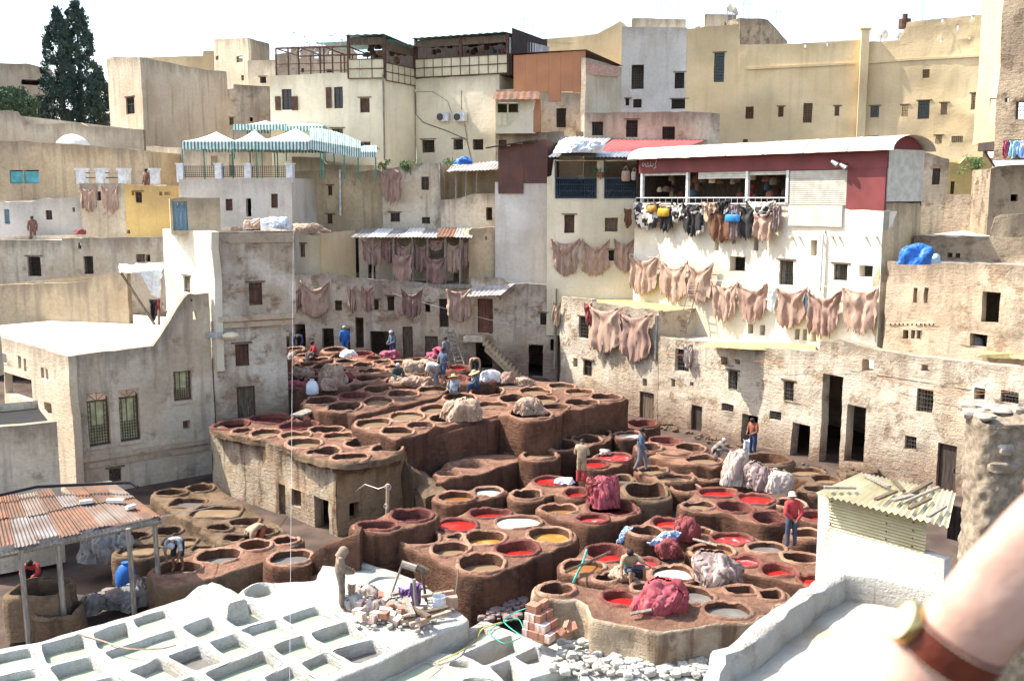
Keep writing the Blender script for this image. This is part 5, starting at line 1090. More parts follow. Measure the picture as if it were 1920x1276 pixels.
block('', '', '', [(498, 810, 50, 14, 't'), (607, 806, 50, 10, 'd'), (640, 818, 54, 12, 't'), (577, 832, 58, 16, 't'), (612, 844, 58, 15, 'd'), (678, 829, 60, 17, 'd'), (716, 839, 50, 13, 'd', .4, 3), (650, 855, 60, 12, 'd', .35, 3.5), (440, 796, 52, 13, 'R'), (507, 786, 62, 14, 'R', .15), (555, 797, 54, 13, 'R', .2), (462, 807, 34, 9, 'd'), (555, 815, 46, 11, 't')], 2.75, 2.5, mat='clay_mud', outline=[(398, 794), (470, 777), (545, 776), (605, 797), (662, 802), (758, 840), (631, 862)], wall=.12, parent=vh, vs=1.22)
# plank across the gap
mb = MB(); a, b = PZ(556, 778, 3.0), PZ(600, 760, 3.2); mb.hexa([a + Vector((-.25, 0, -.05)), a + Vector((.25, -.1, -.05)), b + Vector((.25, -.1, -.05)), b + Vector((-.25, 0, -.05)), a + Vector((-.25, 0, .03)), a + Vector((.25, -.1, .03)), b + Vector((.25, -.1, .03)), b + Vector((-.25, 0, .03))]); tag(mb.build('plank', M['wood_grey'], None), 'grey plank bridging two vat blocks beside the shaded maroon vats', 'plank')
# tank and its walls
tk = block('tank', 'large walled water tank with a high brown rear wall below the upper vats', 'tank', [(878, 868, 62, 14, 'g', .35), (842, 886, 40, 12, 'k', .5)], 1.75, .0, outline=[(815, 902), (900, 884), (977, 858), (965, 846), (880, 848), (830, 868)], wall=.18, collar=False)
ribbon('rear_wall', M['clay'], tk, [PZ(768, 868, 2.0), PZ(757, 834, 2.75), PZ(820, 812, 2.8), PZ(928, 784, 2.95), PZ(950, 781, 2.7), PZ(975, 792, 2.2)], .35, 0, .05)
ribbon('rubble_wall', M['clay_mud'], None, [PZ(764, 868, 2.3), PZ(792, 890, 1.75), PZ(822, 925, 1.4)], .9, -.3, .14); tag(bpy.data.objects['rubble_wall'], 'rough sloping rubble wall beside the vat house', 'wall')
# middle
block('round_vat', 'tall free-standing round vat with tan liquid in front of the steps', 'vat', [(1011, 852, 50, 16, 't')], 1.85, .1, wall=.22)
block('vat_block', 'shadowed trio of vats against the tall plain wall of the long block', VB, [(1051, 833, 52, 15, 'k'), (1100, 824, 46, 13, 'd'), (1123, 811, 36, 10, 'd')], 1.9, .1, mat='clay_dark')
block('vat_block', 'vat block with dark red pits along the right wall near the plank door', VB, [(1203, 793, 44, 12, 'R'), (1247, 827, 48, 13, 'R', .25), (1294, 839, 46, 15, 'd'), (1218, 838, 38, 13, 'd')], 1.6, .1)
block('round_vat', 'small round vat with white liquid at the foot of the tall wall', 'vat', [(1178, 814, 40, 10, 'w', .12)], 1.85, .1)
block('vat_block', 'square-cornered block with two tan vats before the right wall doors', VB, [(1265, 849, 54, 12, 'o', .15), (1318, 862, 58, 14, 't', .15)], 1.55, .1, mat='clay', outline=[(1213, 852), (1240, 838), (1300, 840), (1368, 863), (1340, 876), (1270, 866)])
block('vat_block', 'pair of brimming red vats beside the man in grey', VB, [(1151, 857, 52, 14, 'p', .06), (1115, 869, 40, 13, 'r', .1)], 1.55, .1, rim='clay_red')
block('vat_block', 'pair of tan vats at the feet of the man in grey sweater', VB, [(1226, 882, 48, 12, 't', .15), (1262, 895, 60, 14, 't', .15)], 1.35, .0)
block('vat_block', 'square brick-edged dark pit left of the two tan vats', VB, [(1211, 919, 62, 22, 'd', .5, 4)], 1.4, .0, mat='clay_mud', rim='clay_mud')
block('vat_block', 'block with a brimming orange-red vat and a dark broken-rimmed vat', VB, [(1032, 901, 52, 15, 'r', .1), (988, 926, 48, 15, 'd'), (1081, 923, 38, 15, 'r', .2)], 1.4, -.1)
block('vat_block', 'block with orange vat and the vat under the crimson hide heap', VB, [(1048, 953, 56, 14, 'o', .2), (1147, 951, 76, 24, 'R', .3), (1112, 971, 52, 15, 'p', .15)], 1.3, -.1)
block('vat_block', 'double vat with aqua and tan liquids below the tank', VB, [(913, 921, 48, 13, 'a', .1), (858, 930, 62, 18, 'o', .2)], 1.45, -.1)
block('round_vat', 'wide dry pale round vat in front of the right doorways', 'vat', [(1441, 859, 68, 16, 'n', .4)], 1.5, .0, rim='clay_mud', mat='clay_mud')
block('vat_block', 'brown flat vats at the foot of the tall dark passage', VB, [(1510, 884, 60, 14, 't', .15), (1548, 899, 44, 13, 't', .15), (1533, 917, 46, 11, 'd')], 1.3, -.1, rim='clay_mud')
block('vat_block', 'vat block of two bright red vats and two empty maroon ones', VB, [(1349, 924, 64, 16, 'r', .12), (1411, 934, 60, 17, 'r', .1), (1314, 947, 54, 14, 't', .15), (1379, 950, 60, 20, 'R', .4), (1440, 968, 62, 22, 'R', .4)], 1.35, -.2)
block('vat_block', 'red vat and tan vat behind the man in red, beside the tin shed', VB, [(1537, 967, 56, 19, 'r', .25), (1512, 1001, 52, 14, 't', .2), (1575, 1005, 40, 16, 'd')], 1.3, -.2)
block('vat_block', 'largest near vat block at right with grey, orange, red and dark vats', VB, [(1252, 981, 60, 17, 'r', .12), (1215, 994, 58, 19, 'd'), (1316, 998, 42, 13, 'o', .15), (1370, 1010, 70, 22, 'p', .12), (1444, 1029, 66, 20, 'g', .12), (1336, 1031, 70, 21, 'o', .12), (1503, 1045, 64, 21, 'd', .4), (1398, 1053, 58, 18, 'p', .1), (1462, 1069, 62, 22, 'r', .2), (1522, 1086, 50, 22, 'r', .15), (1560, 1058, 44, 18, 'R')], 1.25, -.3)
block('vat_block', 'near vat block where the man in khaki sits, with a cream vat', VB, [(1138, 1036, 62, 26, 'r', .3), (1214, 1054, 42, 18, 'p', .12), (1257, 1072, 68, 25, 'w', .1), (1097, 1064, 68, 23, 'o', .12), (1134, 1081, 42, 17, 'd'), (1207, 1101, 34, 11, 'a', .15)], 1.15, -.4)
block('vat_block', 'nearest pale-walled vat block with the rose hide heap and grey vats', VB, [(1166, 1120, 56, 25, 'r', .2), (1303, 1116, 68, 26, 'g', .15), (1362, 1142, 76, 27, 'g', .15), (1233, 1140, 66, 26, 'R', .2), (1394, 1106, 46, 15, 'g', .35, 5), (1440, 1114, 36, 14, 'g', .35, 5), (1043, 1104, 56, 20, 'd', .3)], 1.3, -.6, mat='clay_pale', wall=.24, outline=[(978, 1086), (1010, 1088), (1100, 1128), (1110, 1150), (1240, 1178), (1330, 1165), (1440, 1150), (1470, 1110), (1370, 1095), (1200, 1105), (1110, 1095)])
block('vat_block', 'large rectangular near block with ten vats, gold, red and tan', VB, [(793, 1010, 66, 26, 'g', .3), (841, 1025, 60, 23, 't', .25), (906, 1007, 58, 21, 'y', .28), (903, 1054, 66, 28, 't', .35), (971, 1026, 62, 23, 'r', .3), (1029, 1004, 66, 24, 'y', .2), (971, 979, 64, 18, 'w', .06), (858, 984, 56, 21, 'r', .1), (918, 961, 58, 14, 'r', .2), (852, 1007, 24, 9, 'g', .3)], 1.2, -.6, outline=[(744, 1006), (770, 988), (815, 982), (860, 966), (905, 950), (930, 946), (1024, 977), (1086, 1003), (985, 1038), (891, 1070), (830, 1045)], wall=.22, vs=1.1)
block('vat_block', 'two tall purple-black vats beside the vat house', VB, [(708, 984, 64, 16, 'P', .25), (771, 965, 66, 19, 'P', .3)], 1.65, -.3, rim='clay_red', wall=.24)
block('vat_block', 'low pair of dark pits between the tan vats and the red vats', VB, [(1330, 890, 50, 13, 'd'), (1288, 914, 44, 13, 't'), (1392, 884, 44, 11, 't')], 1.2, .0)
block('round_vat', 'grey stone trough behind the crimson heap', 'vat', [(1163, 897, 40, 12, 'g')], 1.25, .0, rim='clay_mud')
block('round_vat', 'dark vat between the maroon vats and the man in red', 'vat', [(1482, 944, 46, 15, 'd')], 1.25, -.1)
# left courtyard
block('vat_block', 'shaded courtyard pits below the arched-window house', VB, [(323, 924, 50, 11, 'k'), (374, 914, 44, 12, 'd'), (352, 942, 52, 13, 'g', .15, 4), (404, 959, 82, 18, 't', .12, 4.5), (414, 988, 40, 11, 'k'), (457, 977, 50, 13, 'k'), (444, 1006, 40, 12, 'd'), (491, 995, 46, 13, 'd')], .6, -.5, mat='clay_mud', rim='clay_mud', outline=[(300, 935), (330, 908), (400, 902), (530, 985), (540, 1000), (450, 1018), (330, 960)])
block('vat_block', 'shaded tan shallow pits behind the right post of the rusty shed', VB, [(262, 1003, 42, 12, 'd'), (307, 995, 52, 15, 'k'), (262, 1030, 62, 18, 't', .1, 4), (336, 1018, 62, 17, 't', .1, 4), (374, 1026, 36, 11, 't', .1, 4)], .5, -.5, mat='clay_mud', rim='clay_mud')
block('vat_block', 'courtyard pit wall where two men stoop into the vats', VB, [(412, 1040, 74, 24, 'g', .3), (335, 1064, 70, 24, 't', .3), (480, 1022, 54, 18, 'o', .3), (531, 1014, 44, 13, 'd')], .75, -.5, mat='clay_mud', rim='clay_rim', outline=[(285, 1090), (300, 1050), (370, 1030), (430, 1015), (520, 1002), (560, 1008), (540, 1030), (480, 1050), (400, 1075), (320, 1098)])
block('round_vat', 'rounded tank of grey water beside the brown ramp wall', 'vat', [(545, 1044, 66, 22, 'g', .2)], .85, -.5, rim='clay_rim', mat='clay')
ribbon('ramp_wall', M['clay'], None, [PZ(582, 1042, .9), PZ(612, 1018, 1.4), PZ(668, 1000, 1.75), PZ(672, 985, 1.8)], .3, -.5, .04); tag(bpy.data.objects['ramp_wall'], 'brown ramp wall rising to the vat house doorway', 'wall')
# white lime pits
Q = lambda *p: tuple(p)
r0 = [(-25, 1226), (68, 1208), (165, 1184), (243, 1160), (318, 1138)]
r1 = [(-25, 1266), (78, 1249), (182, 1222), (262, 1196), (334, 1172), (402, 1150), (470, 1126)]
r2 = [(-25, 1312), (112, 1288), (226, 1256), (305, 1228), (374, 1203), (440, 1180), (512, 1156), (600, 1128)]
r3 = [(60, 1335), (180, 1315), (292, 1286), (366, 1260), (430, 1236), (500, 1210), (568, 1186), (652, 1160)]
r4 = {2: (345, 1326), 3: (415, 1298), 4: (480, 1270), 5: (548, 1242), 6: (614, 1218), 7: (700, 1190)}; r5 = {4: (528, 1302), 5: (596, 1274), 6: (662, 1246), 7: (745, 1216)}
cells = []
def cell(a, b, c, d, sh=.97):
    a, b, c, d = [(p[0] + rnd.uniform(-5, 5), p[1] + rnd.uniform(-2, 2)) for p in (a, b, c, d)]; cells.append((tuple((p[0], p[1]) for p in (a, b, c, d)), 'L' if rnd.random() < .85 else 'g', rnd.uniform(.25, .58), rnd.uniform(.82, .88)))
for j in range(4): cell(r0[j], r0[j + 1], r1[j + 1], r1[j])
for j, k in ((0, 1), (1, 2), (2, 4), (4, 5), (5, 6)): cell(r1[j], r1[k], r2[k], r2[j])
for j, k in ((0, 2), (2, 3), (3, 4), (4, 5), (5, 6), (6, 7)): cell(r2[j], r2[k], r3[k], r3[j])
for j, k in ((2, 3), (3, 5), (5, 6), (6, 7)): cell(r3[j], r3[k], r4[k], r4[j])
for j in range(4, 7): cell(r4[j], r4[j + 1], r5[j + 1], r5[j])
block('lime_pits', 'large white lime pit basin in the left foreground with pale green liquor', 'lime pit', cells + [(487, 1105, 46, 22, 'L', .4), (676, 1068, 54, 18, 'a', .15), (725, 1092, 60, 20, 'a', .06)],
   .75, -.7, mat='lime', rim='lime', collar=False, wall=.14, valley=.0, outline=[(-60, 1224), (75, 1200), (250, 1150), (345, 1118), (372, 1096), (390, 1092), (445, 1112), (465, 1096), (540, 1088), (592, 1085), (606, 1055), (660, 1046), (720, 1062), (780, 1085), (880, 1160), (770, 1212), (640, 1268), (560, 1320), (-60, 1345)], lump=.8)
ribbon('lime_wall', M['lime'], None, [PZ(386, 1092, 1.15), PZ(446, 1122, 1.2)], .6, -.3, .07); tag(bpy.data.objects['lime_wall'], 'thick white wall stub standing above the lime pits', 'wall')
block('lime_pits', 'white square lime pits at bottom centre with empty compartments', 'lime pit', [(Q((838, 1222), (906, 1178), (914, 1192), (862, 1221)), 'L', .3), (Q((874, 1224), (953, 1194), (968, 1216), (910, 1240)), 'n', .8), (Q((926, 1248), (958, 1236), (976, 1264), (955, 1276)), 'n', .8), (Q((970, 1233), (1006, 1218), (1024, 1252), (1012, 1256)), 'n', .8), (Q((1002, 1272), (1070, 1252), (1082, 1278), (1012, 1296)), 'L', .4), (895, 1278, 50, 16, 'L', .35), (858, 1246, 40, 14, 'L', .3), (Q((700, 1290), (800, 1240), (830, 1250), (760, 1300)), 'L', .15)], .25, -.9, mat='lime', rim='lime', collar=False, wall=.25, valley=0, outline=[(600, 1300), (700, 1258), (800, 1222), (905, 1160), (930, 1168), (985, 1192), (1060, 1222), (1100, 1250), (1120, 1320), (600, 1320)], lump=.8)
# ================================================================ near right: tin shed, stone pier, terrace
simple('tin_cream', (.56, .51, .33), .65, col2=(.46, .40, .24), scale=1.5, bstr=.1)
ta, tb, tc_, td = PZ(1527, 924, 4.4), PZ(1778, 988, 4.4), PZ(1792, 922, 4.55), PZ(1614, 886, 4.55)
shd = thing('corrugated_shed', 'cream corrugated shed with planks on its roof beside the stone pier', 'shed', PZ(1650, 1050, 3))
sheet('roof_sheet', M['tin_cream'], shd, ta, tb, tc_, td, 22, .035)
wa, wb_ = PZ(1556, 932, 4.25), PZ(1738, 978, 4.25); zlo = 3.45
mb = MB(); n = 60; sl = Line(0, 0, 0, 0, pts=(wa, wb_))
for i in range(11):
    z0_, z1_ = zlo + (4.3 - zlo) * i / 11, zlo + (4.3 - zlo) * (i + 1) / 11
    mb.rings([[sl.pt(0, z0_ + (z1_ - z0_) * k / 4, .03 * math.sin(math.pi * k / 2)), sl.pt(sl.len, z0_ + (z1_ - z0_) * k / 4, .03 * math.sin(math.pi * k / 2))] for k in range(5)], False)
mb.build('wall_sheet', M['tin_cream'], shd, 60)
mb = MB()
for f in (.03, .62, .88):
    for k in range(4): p = sl.pt(sl.len * f, zlo + .12 + k * .2, .045); mb.box(p, (.03, .03, .03))
mb.build('rivets', M['iron_rust'], shd)
facade(shd, sl.shift(.02), [(-.1, zlo), (sl.len + .5, zlo)], .2, [], M['pl_white'], name='base_wall')
l3 = Line(0, 0, 0, 0, pts=(sl.A + Vector((0, 0, 0)), sl.A + sl.n * -2.2)); facade(shd, l3, [(0, 4.3), (2.2, 4.3)], .2, [], M['pl_white'], name='end_wall')
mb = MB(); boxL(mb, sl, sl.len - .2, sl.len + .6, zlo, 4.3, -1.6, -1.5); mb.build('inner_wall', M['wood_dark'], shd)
for i, (x0, y0, x1, y1, w, mt) in enumerate(((1545, 915, 1605, 916, .12, 'wood_grey'), (1622, 892, 1667, 914, .12, 'wood_grey'), (1670, 895, 1695, 922, .08, 'wood_old'), (1642, 938, 1680, 922, .11, 'wood_old'), (1672, 940, 1712, 930, .14, 'wood_grey'), (1700, 930, 1745, 905, .1, 'wood_old'), (1692, 945, 1760, 915, .07, 'wood_grey'), (1705, 955, 1745, 935, .1, 'wood_old'), (1740, 970, 1772, 950, .1, 'wood_grey'))):
    a, b = PZ(x0, y0, 4.55), PZ(x1, y1, 4.57); d_ = (b - a).normalized(); s_ = d_.cross(Vector((0, 0, 1))) * w / 2; u_ = Vector((0, 0, .06)); mb = MB()
    mb.hexa([a - s_, b - s_, b + s_, a + s_, a - s_ + u_, b - s_ + u_, b + s_ + u_, a + s_ + u_])
    tag(mb.build('plank', M[mt], None), ['plank lying flat at the left end of the cream shed roof', 'long pale plank at the back of the cream shed roof', 'thin dark stick leaning across the cream shed roof', 'dark offcut in the middle of the cream shed roof', 'widest pale beam on the cream shed roof', 'dark plank at the upper right of the cream shed roof', 'thin long lath crossing the other planks on the cream shed roof', 'short dark plank right of the widest beam on the shed', 'pale plank nearest the stone pier on the shed roof'][i], 'plank')
# stone pier
simple('pier_stone', (.27, .215, .155), .95, col2=(.15, .115, .08), scale=5, bstr=1.0, detail=10)
simple('pier_stone_pale', (.38, .34, .28), .95, col2=(.22, .185, .14), scale=5, bstr=1.0, detail=10)
simple('mortar', (.28, .225, .16), .98, col2=(.16, .125, .088), scale=9, bstr=1.0, detail=10)
pp = PY(1850, 1000, 14.0); pier = thing('stone_pier', 'rough broken stone pier rising at the right edge near the arm', 'pier', PY(1850, 1300, 14))
xl, xr = PY(1792, 900, 14.75).x, PY(2030, 900, 14).x; zt = PY(1850, 790, 14).z
mb = MB(); n = 110; rs = []; m_ = 110
for i in range(m_):
    z = 4.2 + (zt - 4.2) * i / (m_ - 1); row = []
    for k in range(n):
        a = 2 * math.pi * k / n; ca, sa = math.cos(a), math.sin(a); e = .45
        x = (xl + xr) / 2 + (xr - xl) / 2 * math.copysign(abs(ca) ** e, ca); y = 14.35 + .4 * math.copysign(abs(sa) ** e, sa)
        vr = noise.voronoi(Vector((x * 3.2, y * 3.2, z * 4.6)))[0]; w = NZ(x, y, z, 1.6) * .06 + .055 * min(.55, vr[1] - vr[0]) - .02 + NZ(x, y, z, 7) * .035 + NZ(x, y, z, 15) * .015
        row.append(Vector((x + ca * w, y + sa * w, z + NZ(x, y, z, 4) * .02 + (.16 * NZ(x, y, 0, 2.4) if i == m_ - 1 else 0))))
    rs.append(row)
mb.rings(rs, True, False, True); mb.build('core', M['mortar'], pier, 70)
stone_meshes = []
def rock_mb(seed, c, r):
    mb = MB(); rs = []
    for i in range(1, 6):
        e = math.pi * i / 6 - math.pi / 2; row = []
        for k in range(9):
            a = 2 * math.pi * k / 9; d_ = Vector((math.cos(a) * math.cos(e), math.sin(a) * math.cos(e), math.sin(e)))
            for q in range(3): d_[q] = math.copysign(abs(d_[q]) ** .62, d_[q])
            k2 = 1 + .22 * NZ(d_.x * 1.6 + seed, d_.y * 1.6, d_.z * 1.6) * 2
            row.append(Vector(c) + Vector((d_.x * r[0], d_.y * r[1], d_.z * r[2])) * k2)
        rs.append(row)
    mb.rings(rs, True, True, True); return mb
z = 4.3; sd = 0
while z < zt - .02:
    hgt = rnd.uniform(.14, .34); x = xl + .06 + rnd.uniform(0, .2)
    while x < PY(1935, 900, 14).x:
        w = rnd.uniform(.2, .6); sd += 1; hh = hgt * rnd.uniform(.55, 1)
        if rnd.random() < .4: rock_mb(sd * 3.3, (x + w / 2, 14.04 + rnd.uniform(-.01, .06), z + hgt / 2 + rnd.uniform(-.05, .05)), (w * .42, .11, hh * .42)).build('stone', M['pier_stone' if rnd.random() < .85 else 'pier_stone_pale'], pier, 50)
        x += w + rnd.uniform(0, .1)
    z += hgt * .9
for i in range(9):
    c = Vector((rnd.uniform(xl + .05, PY(1935, 900, 14).x), 14.3 + rnd.uniform(-.2, .6), zt + rnd.uniform(-.02, .06))); rock_mb(i * 7.7, c, (rnd.uniform(.1, .2), .16, rnd.uniform(.04, .08))).build('stone', M['pier_stone_pale'], pier, 50)
# near terrace
tr = thing('near_terrace', 'sunlit white flat roof terrace with thick rounded parapet in the right foreground', 'terrace', PZ(1600, 1200, 4.6))
T = lambda x, y, z=5.1: PZ(x, y, z)
plaster('lime_terrace', (.43, .40, .33), (.33, .265, .17), (.28, .22, .15), stain=(.18, .13, .075), amt=.75, streak=.05, peel=.15, seed=31, pscale=.55, bstr=.5, fine=.12)
ribbon('parapet', M['lime'], tr, [T(1328, 1300), T(1352, 1226), T(1400, 1195), T(1470, 1142), T(1540, 1090), T(1580, 1072), T(1640, 1078), T(1700, 1088), T(1776, 1108)], .34, 4.3, .05)
f = [T(1330, 1300), T(1352, 1226), T(1400, 1195), T(1470, 1142), T(1540, 1090), T(1580, 1072), T(1640, 1078), T(1700, 1088), T(1776, 1108), T(2000, 1140), T(2080, 1400), T(1500, 1600)]
mb = MB(); mb.add([Vector((p.x, p.y, 4.62)) for p in f], [list(range(len(f)))]); mb.build('floor', M['lime_terrace'], tr)
lt = Line(0, 0, 0, 0, pts=(T(1322, 1320), T(1350, 1226))); lt2 = Line(0, 0, 0, 0, pts=(T(1345, 1230), T(1575, 1072)))
for l in (lt, lt2):
    l.n = Vector((-abs(l.t.y), l.t.x * (1 if l.t.y > 0 else -1), 0)); facade(tr, l.shift(.12), [(0, 4.5), (l.len, 4.5)], -.3, [], M['clay_pale'], name='outer_wall', jit=.08, cell=.35)
# ================================================================ hides
def hidemat(n, a, b): return simple(n, a, .75, col2=b, scale=2.2, bstr=.5, stretch=(3, 3, .8), ob=True)
hidemat('hide_rose', (.33, .21, .16), (.24, .145, .108)); hidemat('hide_tan', (.41, .275, .20), (.30, .195, .14)); hidemat('hide_mauve', (.25, .15, .12), (.18, .11, .088)); hidemat('hide_brown', (.22, .105, .06), (.14, .065, .04)); hidemat('hide_pale', (.46, .385, .33), (.32, .25, .21)); hidemat('hide_crimson', (.26, .035, .055), (.36, .10, .11)); hidemat('hide_maroon', (.22, .05, .045), (.15, .035, .035)); hidemat('hide_greymauve', (.26, .19, .17), (.17, .12, .11)); hidemat('hide_black', (.022, .02, .02), (.05, .045, .04)); hidemat('hide_pink', (.42, .10, .15), (.33, .08, .10)); hidemat('hide_rosered', (.36, .075, .08), (.26, .045, .055)); hidemat('hide_grey', (.24, .235, .22), (.13, .13, .12)); hidemat('hide_buff', (.40, .29, .20), (.28, .19, .125))
def cow(n, a, b, lo):
    m, t, bb = base_mat(n, a, .8); v = obcoords(t); f, r = noise_fac(t, v, 1.9, 2, lo, lo + .02); t.links.new(mixc(t, f, a, b), bb.inputs['Base Color']); return m
cow('cow_bw', (.025, .022, .02), (.58, .53, .46), .56); cow('cow_wb', (.58, .53, .46), (.03, .026, .022), .47); cow('cow_brown', (.15, .07, .038), (.12, .05, .025), .5)
def hide(ln, x0, y0, x1, y1, label, mat='hide_rose', off=.15, sag=None, group='hides drying on the walls', name='drying_hide', y0b=None, cat='hide', folds=None, jag=None):
    if sag is None: sag = rnd.uniform(.06, .22)
    if folds is None: folds = rnd.uniform(1.6, 4.2)
    if jag is None: jag = rnd.uniform(.07, .2)
    y1 += (y1 - y0) * rnd.uniform(-.04, .10); taper = rnd.uniform(.02, .26)
    ua, za = ln.uz(x0, y0); ub, zb_ = ln.uz(x1, y0b if y0b else y0); um, zlow = ln.uz((x0 + x1) / 2, y1); H = (za + zb_) / 2 - zlow; W = ub - ua; nu, nv = 34, 22; rs = []; ph = rnd.uniform(0, 6); sk = rnd.uniform(-.12, .12)
    jj = [NZ(s * .9, ph) * jag * 1.2 + (jag * .7 * (s % 2)) * (.4 + .6 * abs(NZ(s * .37, ph * 2))) for s in range(nu + 1)]
    for i in range(nv + 1):
        v = i / nv; row = []
        for s in range(nu + 1):
            f = s / nu; c = f - .5; wid = 1 - .10 * math.sin(math.pi * min(1, v * 1.4)) - taper * v ** 2
            leg = .17 * math.exp(-((abs(c) - .5) / .09) ** 2) * math.sin(math.pi * min(1, v * 2.2)) * .5 * (1 if c > 0 else -1)
            L_ = H * (.80 + .20 * math.cos(math.pi * c) + sk * c) * (1 - jj[s] * v)
            z = za + (zb_ - za) * f - sag * H * 1.2 * (1 - (2 * c) ** 2) * (1 - v) ** 1.5 - L_ * v
            u = ua + W * (.5 + c * wid) + leg * W * .3 + W * .05 * NZ(s * .3, i * .3, ph)
            o = off + (.055 * math.sin(f * math.pi * 2 * folds + ph + 1.5 * v) + .04 * math.sin(f * math.pi * folds * 3.1 + ph * 2 - 2.2 * v * c)) * (.35 + .8 * v) + .06 * NZ(f * 4, v * 3, ph) + .05 * math.exp(-((v - .3) / .2) ** 2) * math.cos(6 * c + ph)
            xl_, xr_, yy_ = f * W, (1 - f) * W, v * H + .05; pl_, pr_ = math.atan2(yy_, xl_ + .02), math.atan2(yy_, xr_ + .02)      # folds fan out from the two pinned corners
            o += .075 * math.sin(pl_ * 8.5 + ph) * math.exp(-math.hypot(xl_, yy_) / (.75 * W)) * min(1, math.hypot(xl_, yy_) / .25) + .075 * math.sin(pr_ * 8 - ph) * math.exp(-math.hypot(xr_, yy_) / (.75 * W)) * min(1, math.hypot(xr_, yy_) / .25)
            row.append(ln.pt(u, z, max(.03, o)))
        rs.append(row)
    mb = MB(); mb.rings(rs, False); root = ln.pt((ua + ub) / 2, zlow, off)
    e = MB(); o_ = mb.build(name, M[mat], None, 70); 
    me = o_.data; me.transform(Matrix.Translation(-root)); o_.location = root
    sm = o_.modifiers.new('thick', 'SOLIDIFY'); sm.thickness = .012
    return tag(o_, label, cat, group)
G8 = ['leftmost of the row of hides on the white shop building', 'second hide from the left on the white shop building', 'third hide, behind the ladder, on the white shop building', 'fourth hide from the left, hung lower, on the white shop building', 'fifth hide, left of the white cloth, on the white shop building', 'sixth hide, between white and cyan cloths, on white shop building', 'seventh and longest hide on the white shop building', 'rightmost hide at the corner of the white shop building']
for q, g in zip(((1187, 476, 1243, 556), (1243, 484, 1298, 558), (1296, 490, 1345, 570), (1340, 524, 1392, 604), (1390, 528, 1448, 606), (1463, 536, 1521, 614), (1521, 540, 1587, 628), (1587, 538, 1656, 622)), G8):
    hide(wl, *q, 'dusty brown ' + g, rnd.choice(['hide_rose', 'hide_tan', 'hide_rose']), .3)
hide(wl, 1446, 536, 1463, 582, 'white cloth hanging between hides on the white shop building', 'canvas_white', .25, group=None, name='cloth', cat='cloth', jag=.03); hide(wl, 1510, 540, 1522, 585, 'cyan cloth peeping between hides on the white shop building', 'tarp_cyan', .15, group=None, name='cloth', cat='cloth', jag=.03)
for q, g in zip(((1032, 446, 1088, 514), (1091, 446, 1144, 512), (1151, 446, 1190, 510)), ('left', 'middle', 'right')): hide(bh, *q, f'{g} one of three tan hides on the balcony house wall', 'hide_tan', .08)
hide(rl, 1112, 570, 1175, 664, 'left of the two largest hides, on the tannery house end', 'hide_tan', .3); hide(rl, 1168, 583, 1231, 676, 'right of the two largest hides, on the tannery house end', 'hide_rose', .3); hide(rl, 1101, 566, 1116, 612, 'narrow dark red hide beside the two largest hides', 'hide_maroon', .2)
hide(rl, 1042, 562, 1056, 612, 'small tan rag over the corner of the tannery house roof', 'hide_buff', .2, group=None, name='rag', cat='rag'); hide(rl, 1288, 642, 1304, 692, 'pale rag hanging beside the grated window', 'hide_pale', .2, group=None, name='rag', cat='rag')
for q, g, m_ in (((679, 447, 720, 500), 'leftmost, upper row', 'hide_rose'), ((717, 446, 744, 494), 'second, upper row', 'hide_mauve'), ((742, 447, 778, 500), 'third, upper row', 'hide_rose'), ((776, 449, 806, 512), 'fourth, upper row', 'hide_mauve'), ((804, 448, 834, 470), 'short one, upper row', 'hide_rose'), ((834, 447, 870, 512), 'fifth, upper row', 'hide_tan'), ((866, 449, 880, 505), 'narrow rightmost, upper row', 'hide_rose')): hide(gf, *q, f'hide in the wooden drying gallery, {g}', m_, .2)
for q, g, m_ in (((738, 474, 777, 532), 'left', 'hide_rose'), ((802, 479, 838, 534), 'right', 'hide_mauve')): hide(gf, *q, f'hide hung low across the drying gallery posts, {g} of two', m_, .42)
for q, g, m_ in (((564, 524, 620, 594), 'widest hide at the left of the back row wall', 'hide_tan'), ((550, 530, 564, 580), 'narrow hide beside the rope at the left of the back row', 'hide_rose'), ((656, 529, 676, 586), 'narrow tan hide under the left end of the drying gallery', 'hide_tan'), ((682, 532, 707, 584), 'small hide right of the narrow tan one under the gallery', 'hide_rose'), ((756, 536, 797, 596), 'brown hide under the middle of the drying gallery', 'hide_mauve'), ((839, 538, 887, 602), 'square tan hide beside the rusty red door', 'hide_tan')): hide(bk, *q, g, m_, .75 if q[0] > 650 else .2)
for q, g in (((149, 347, 182, 394), 'left'), ((190, 346, 222, 400), 'right')): hide(l4, *q, f'{g} of two tan hides on the grey and ochre house', 'hide_tan', .08)
hide(gh, 716, 326, 754, 382, 'faded pink cloth draped on the crumbling house corner', 'hide_rose', .5, group=None, name='cloth', cat='cloth', sag=-.15)
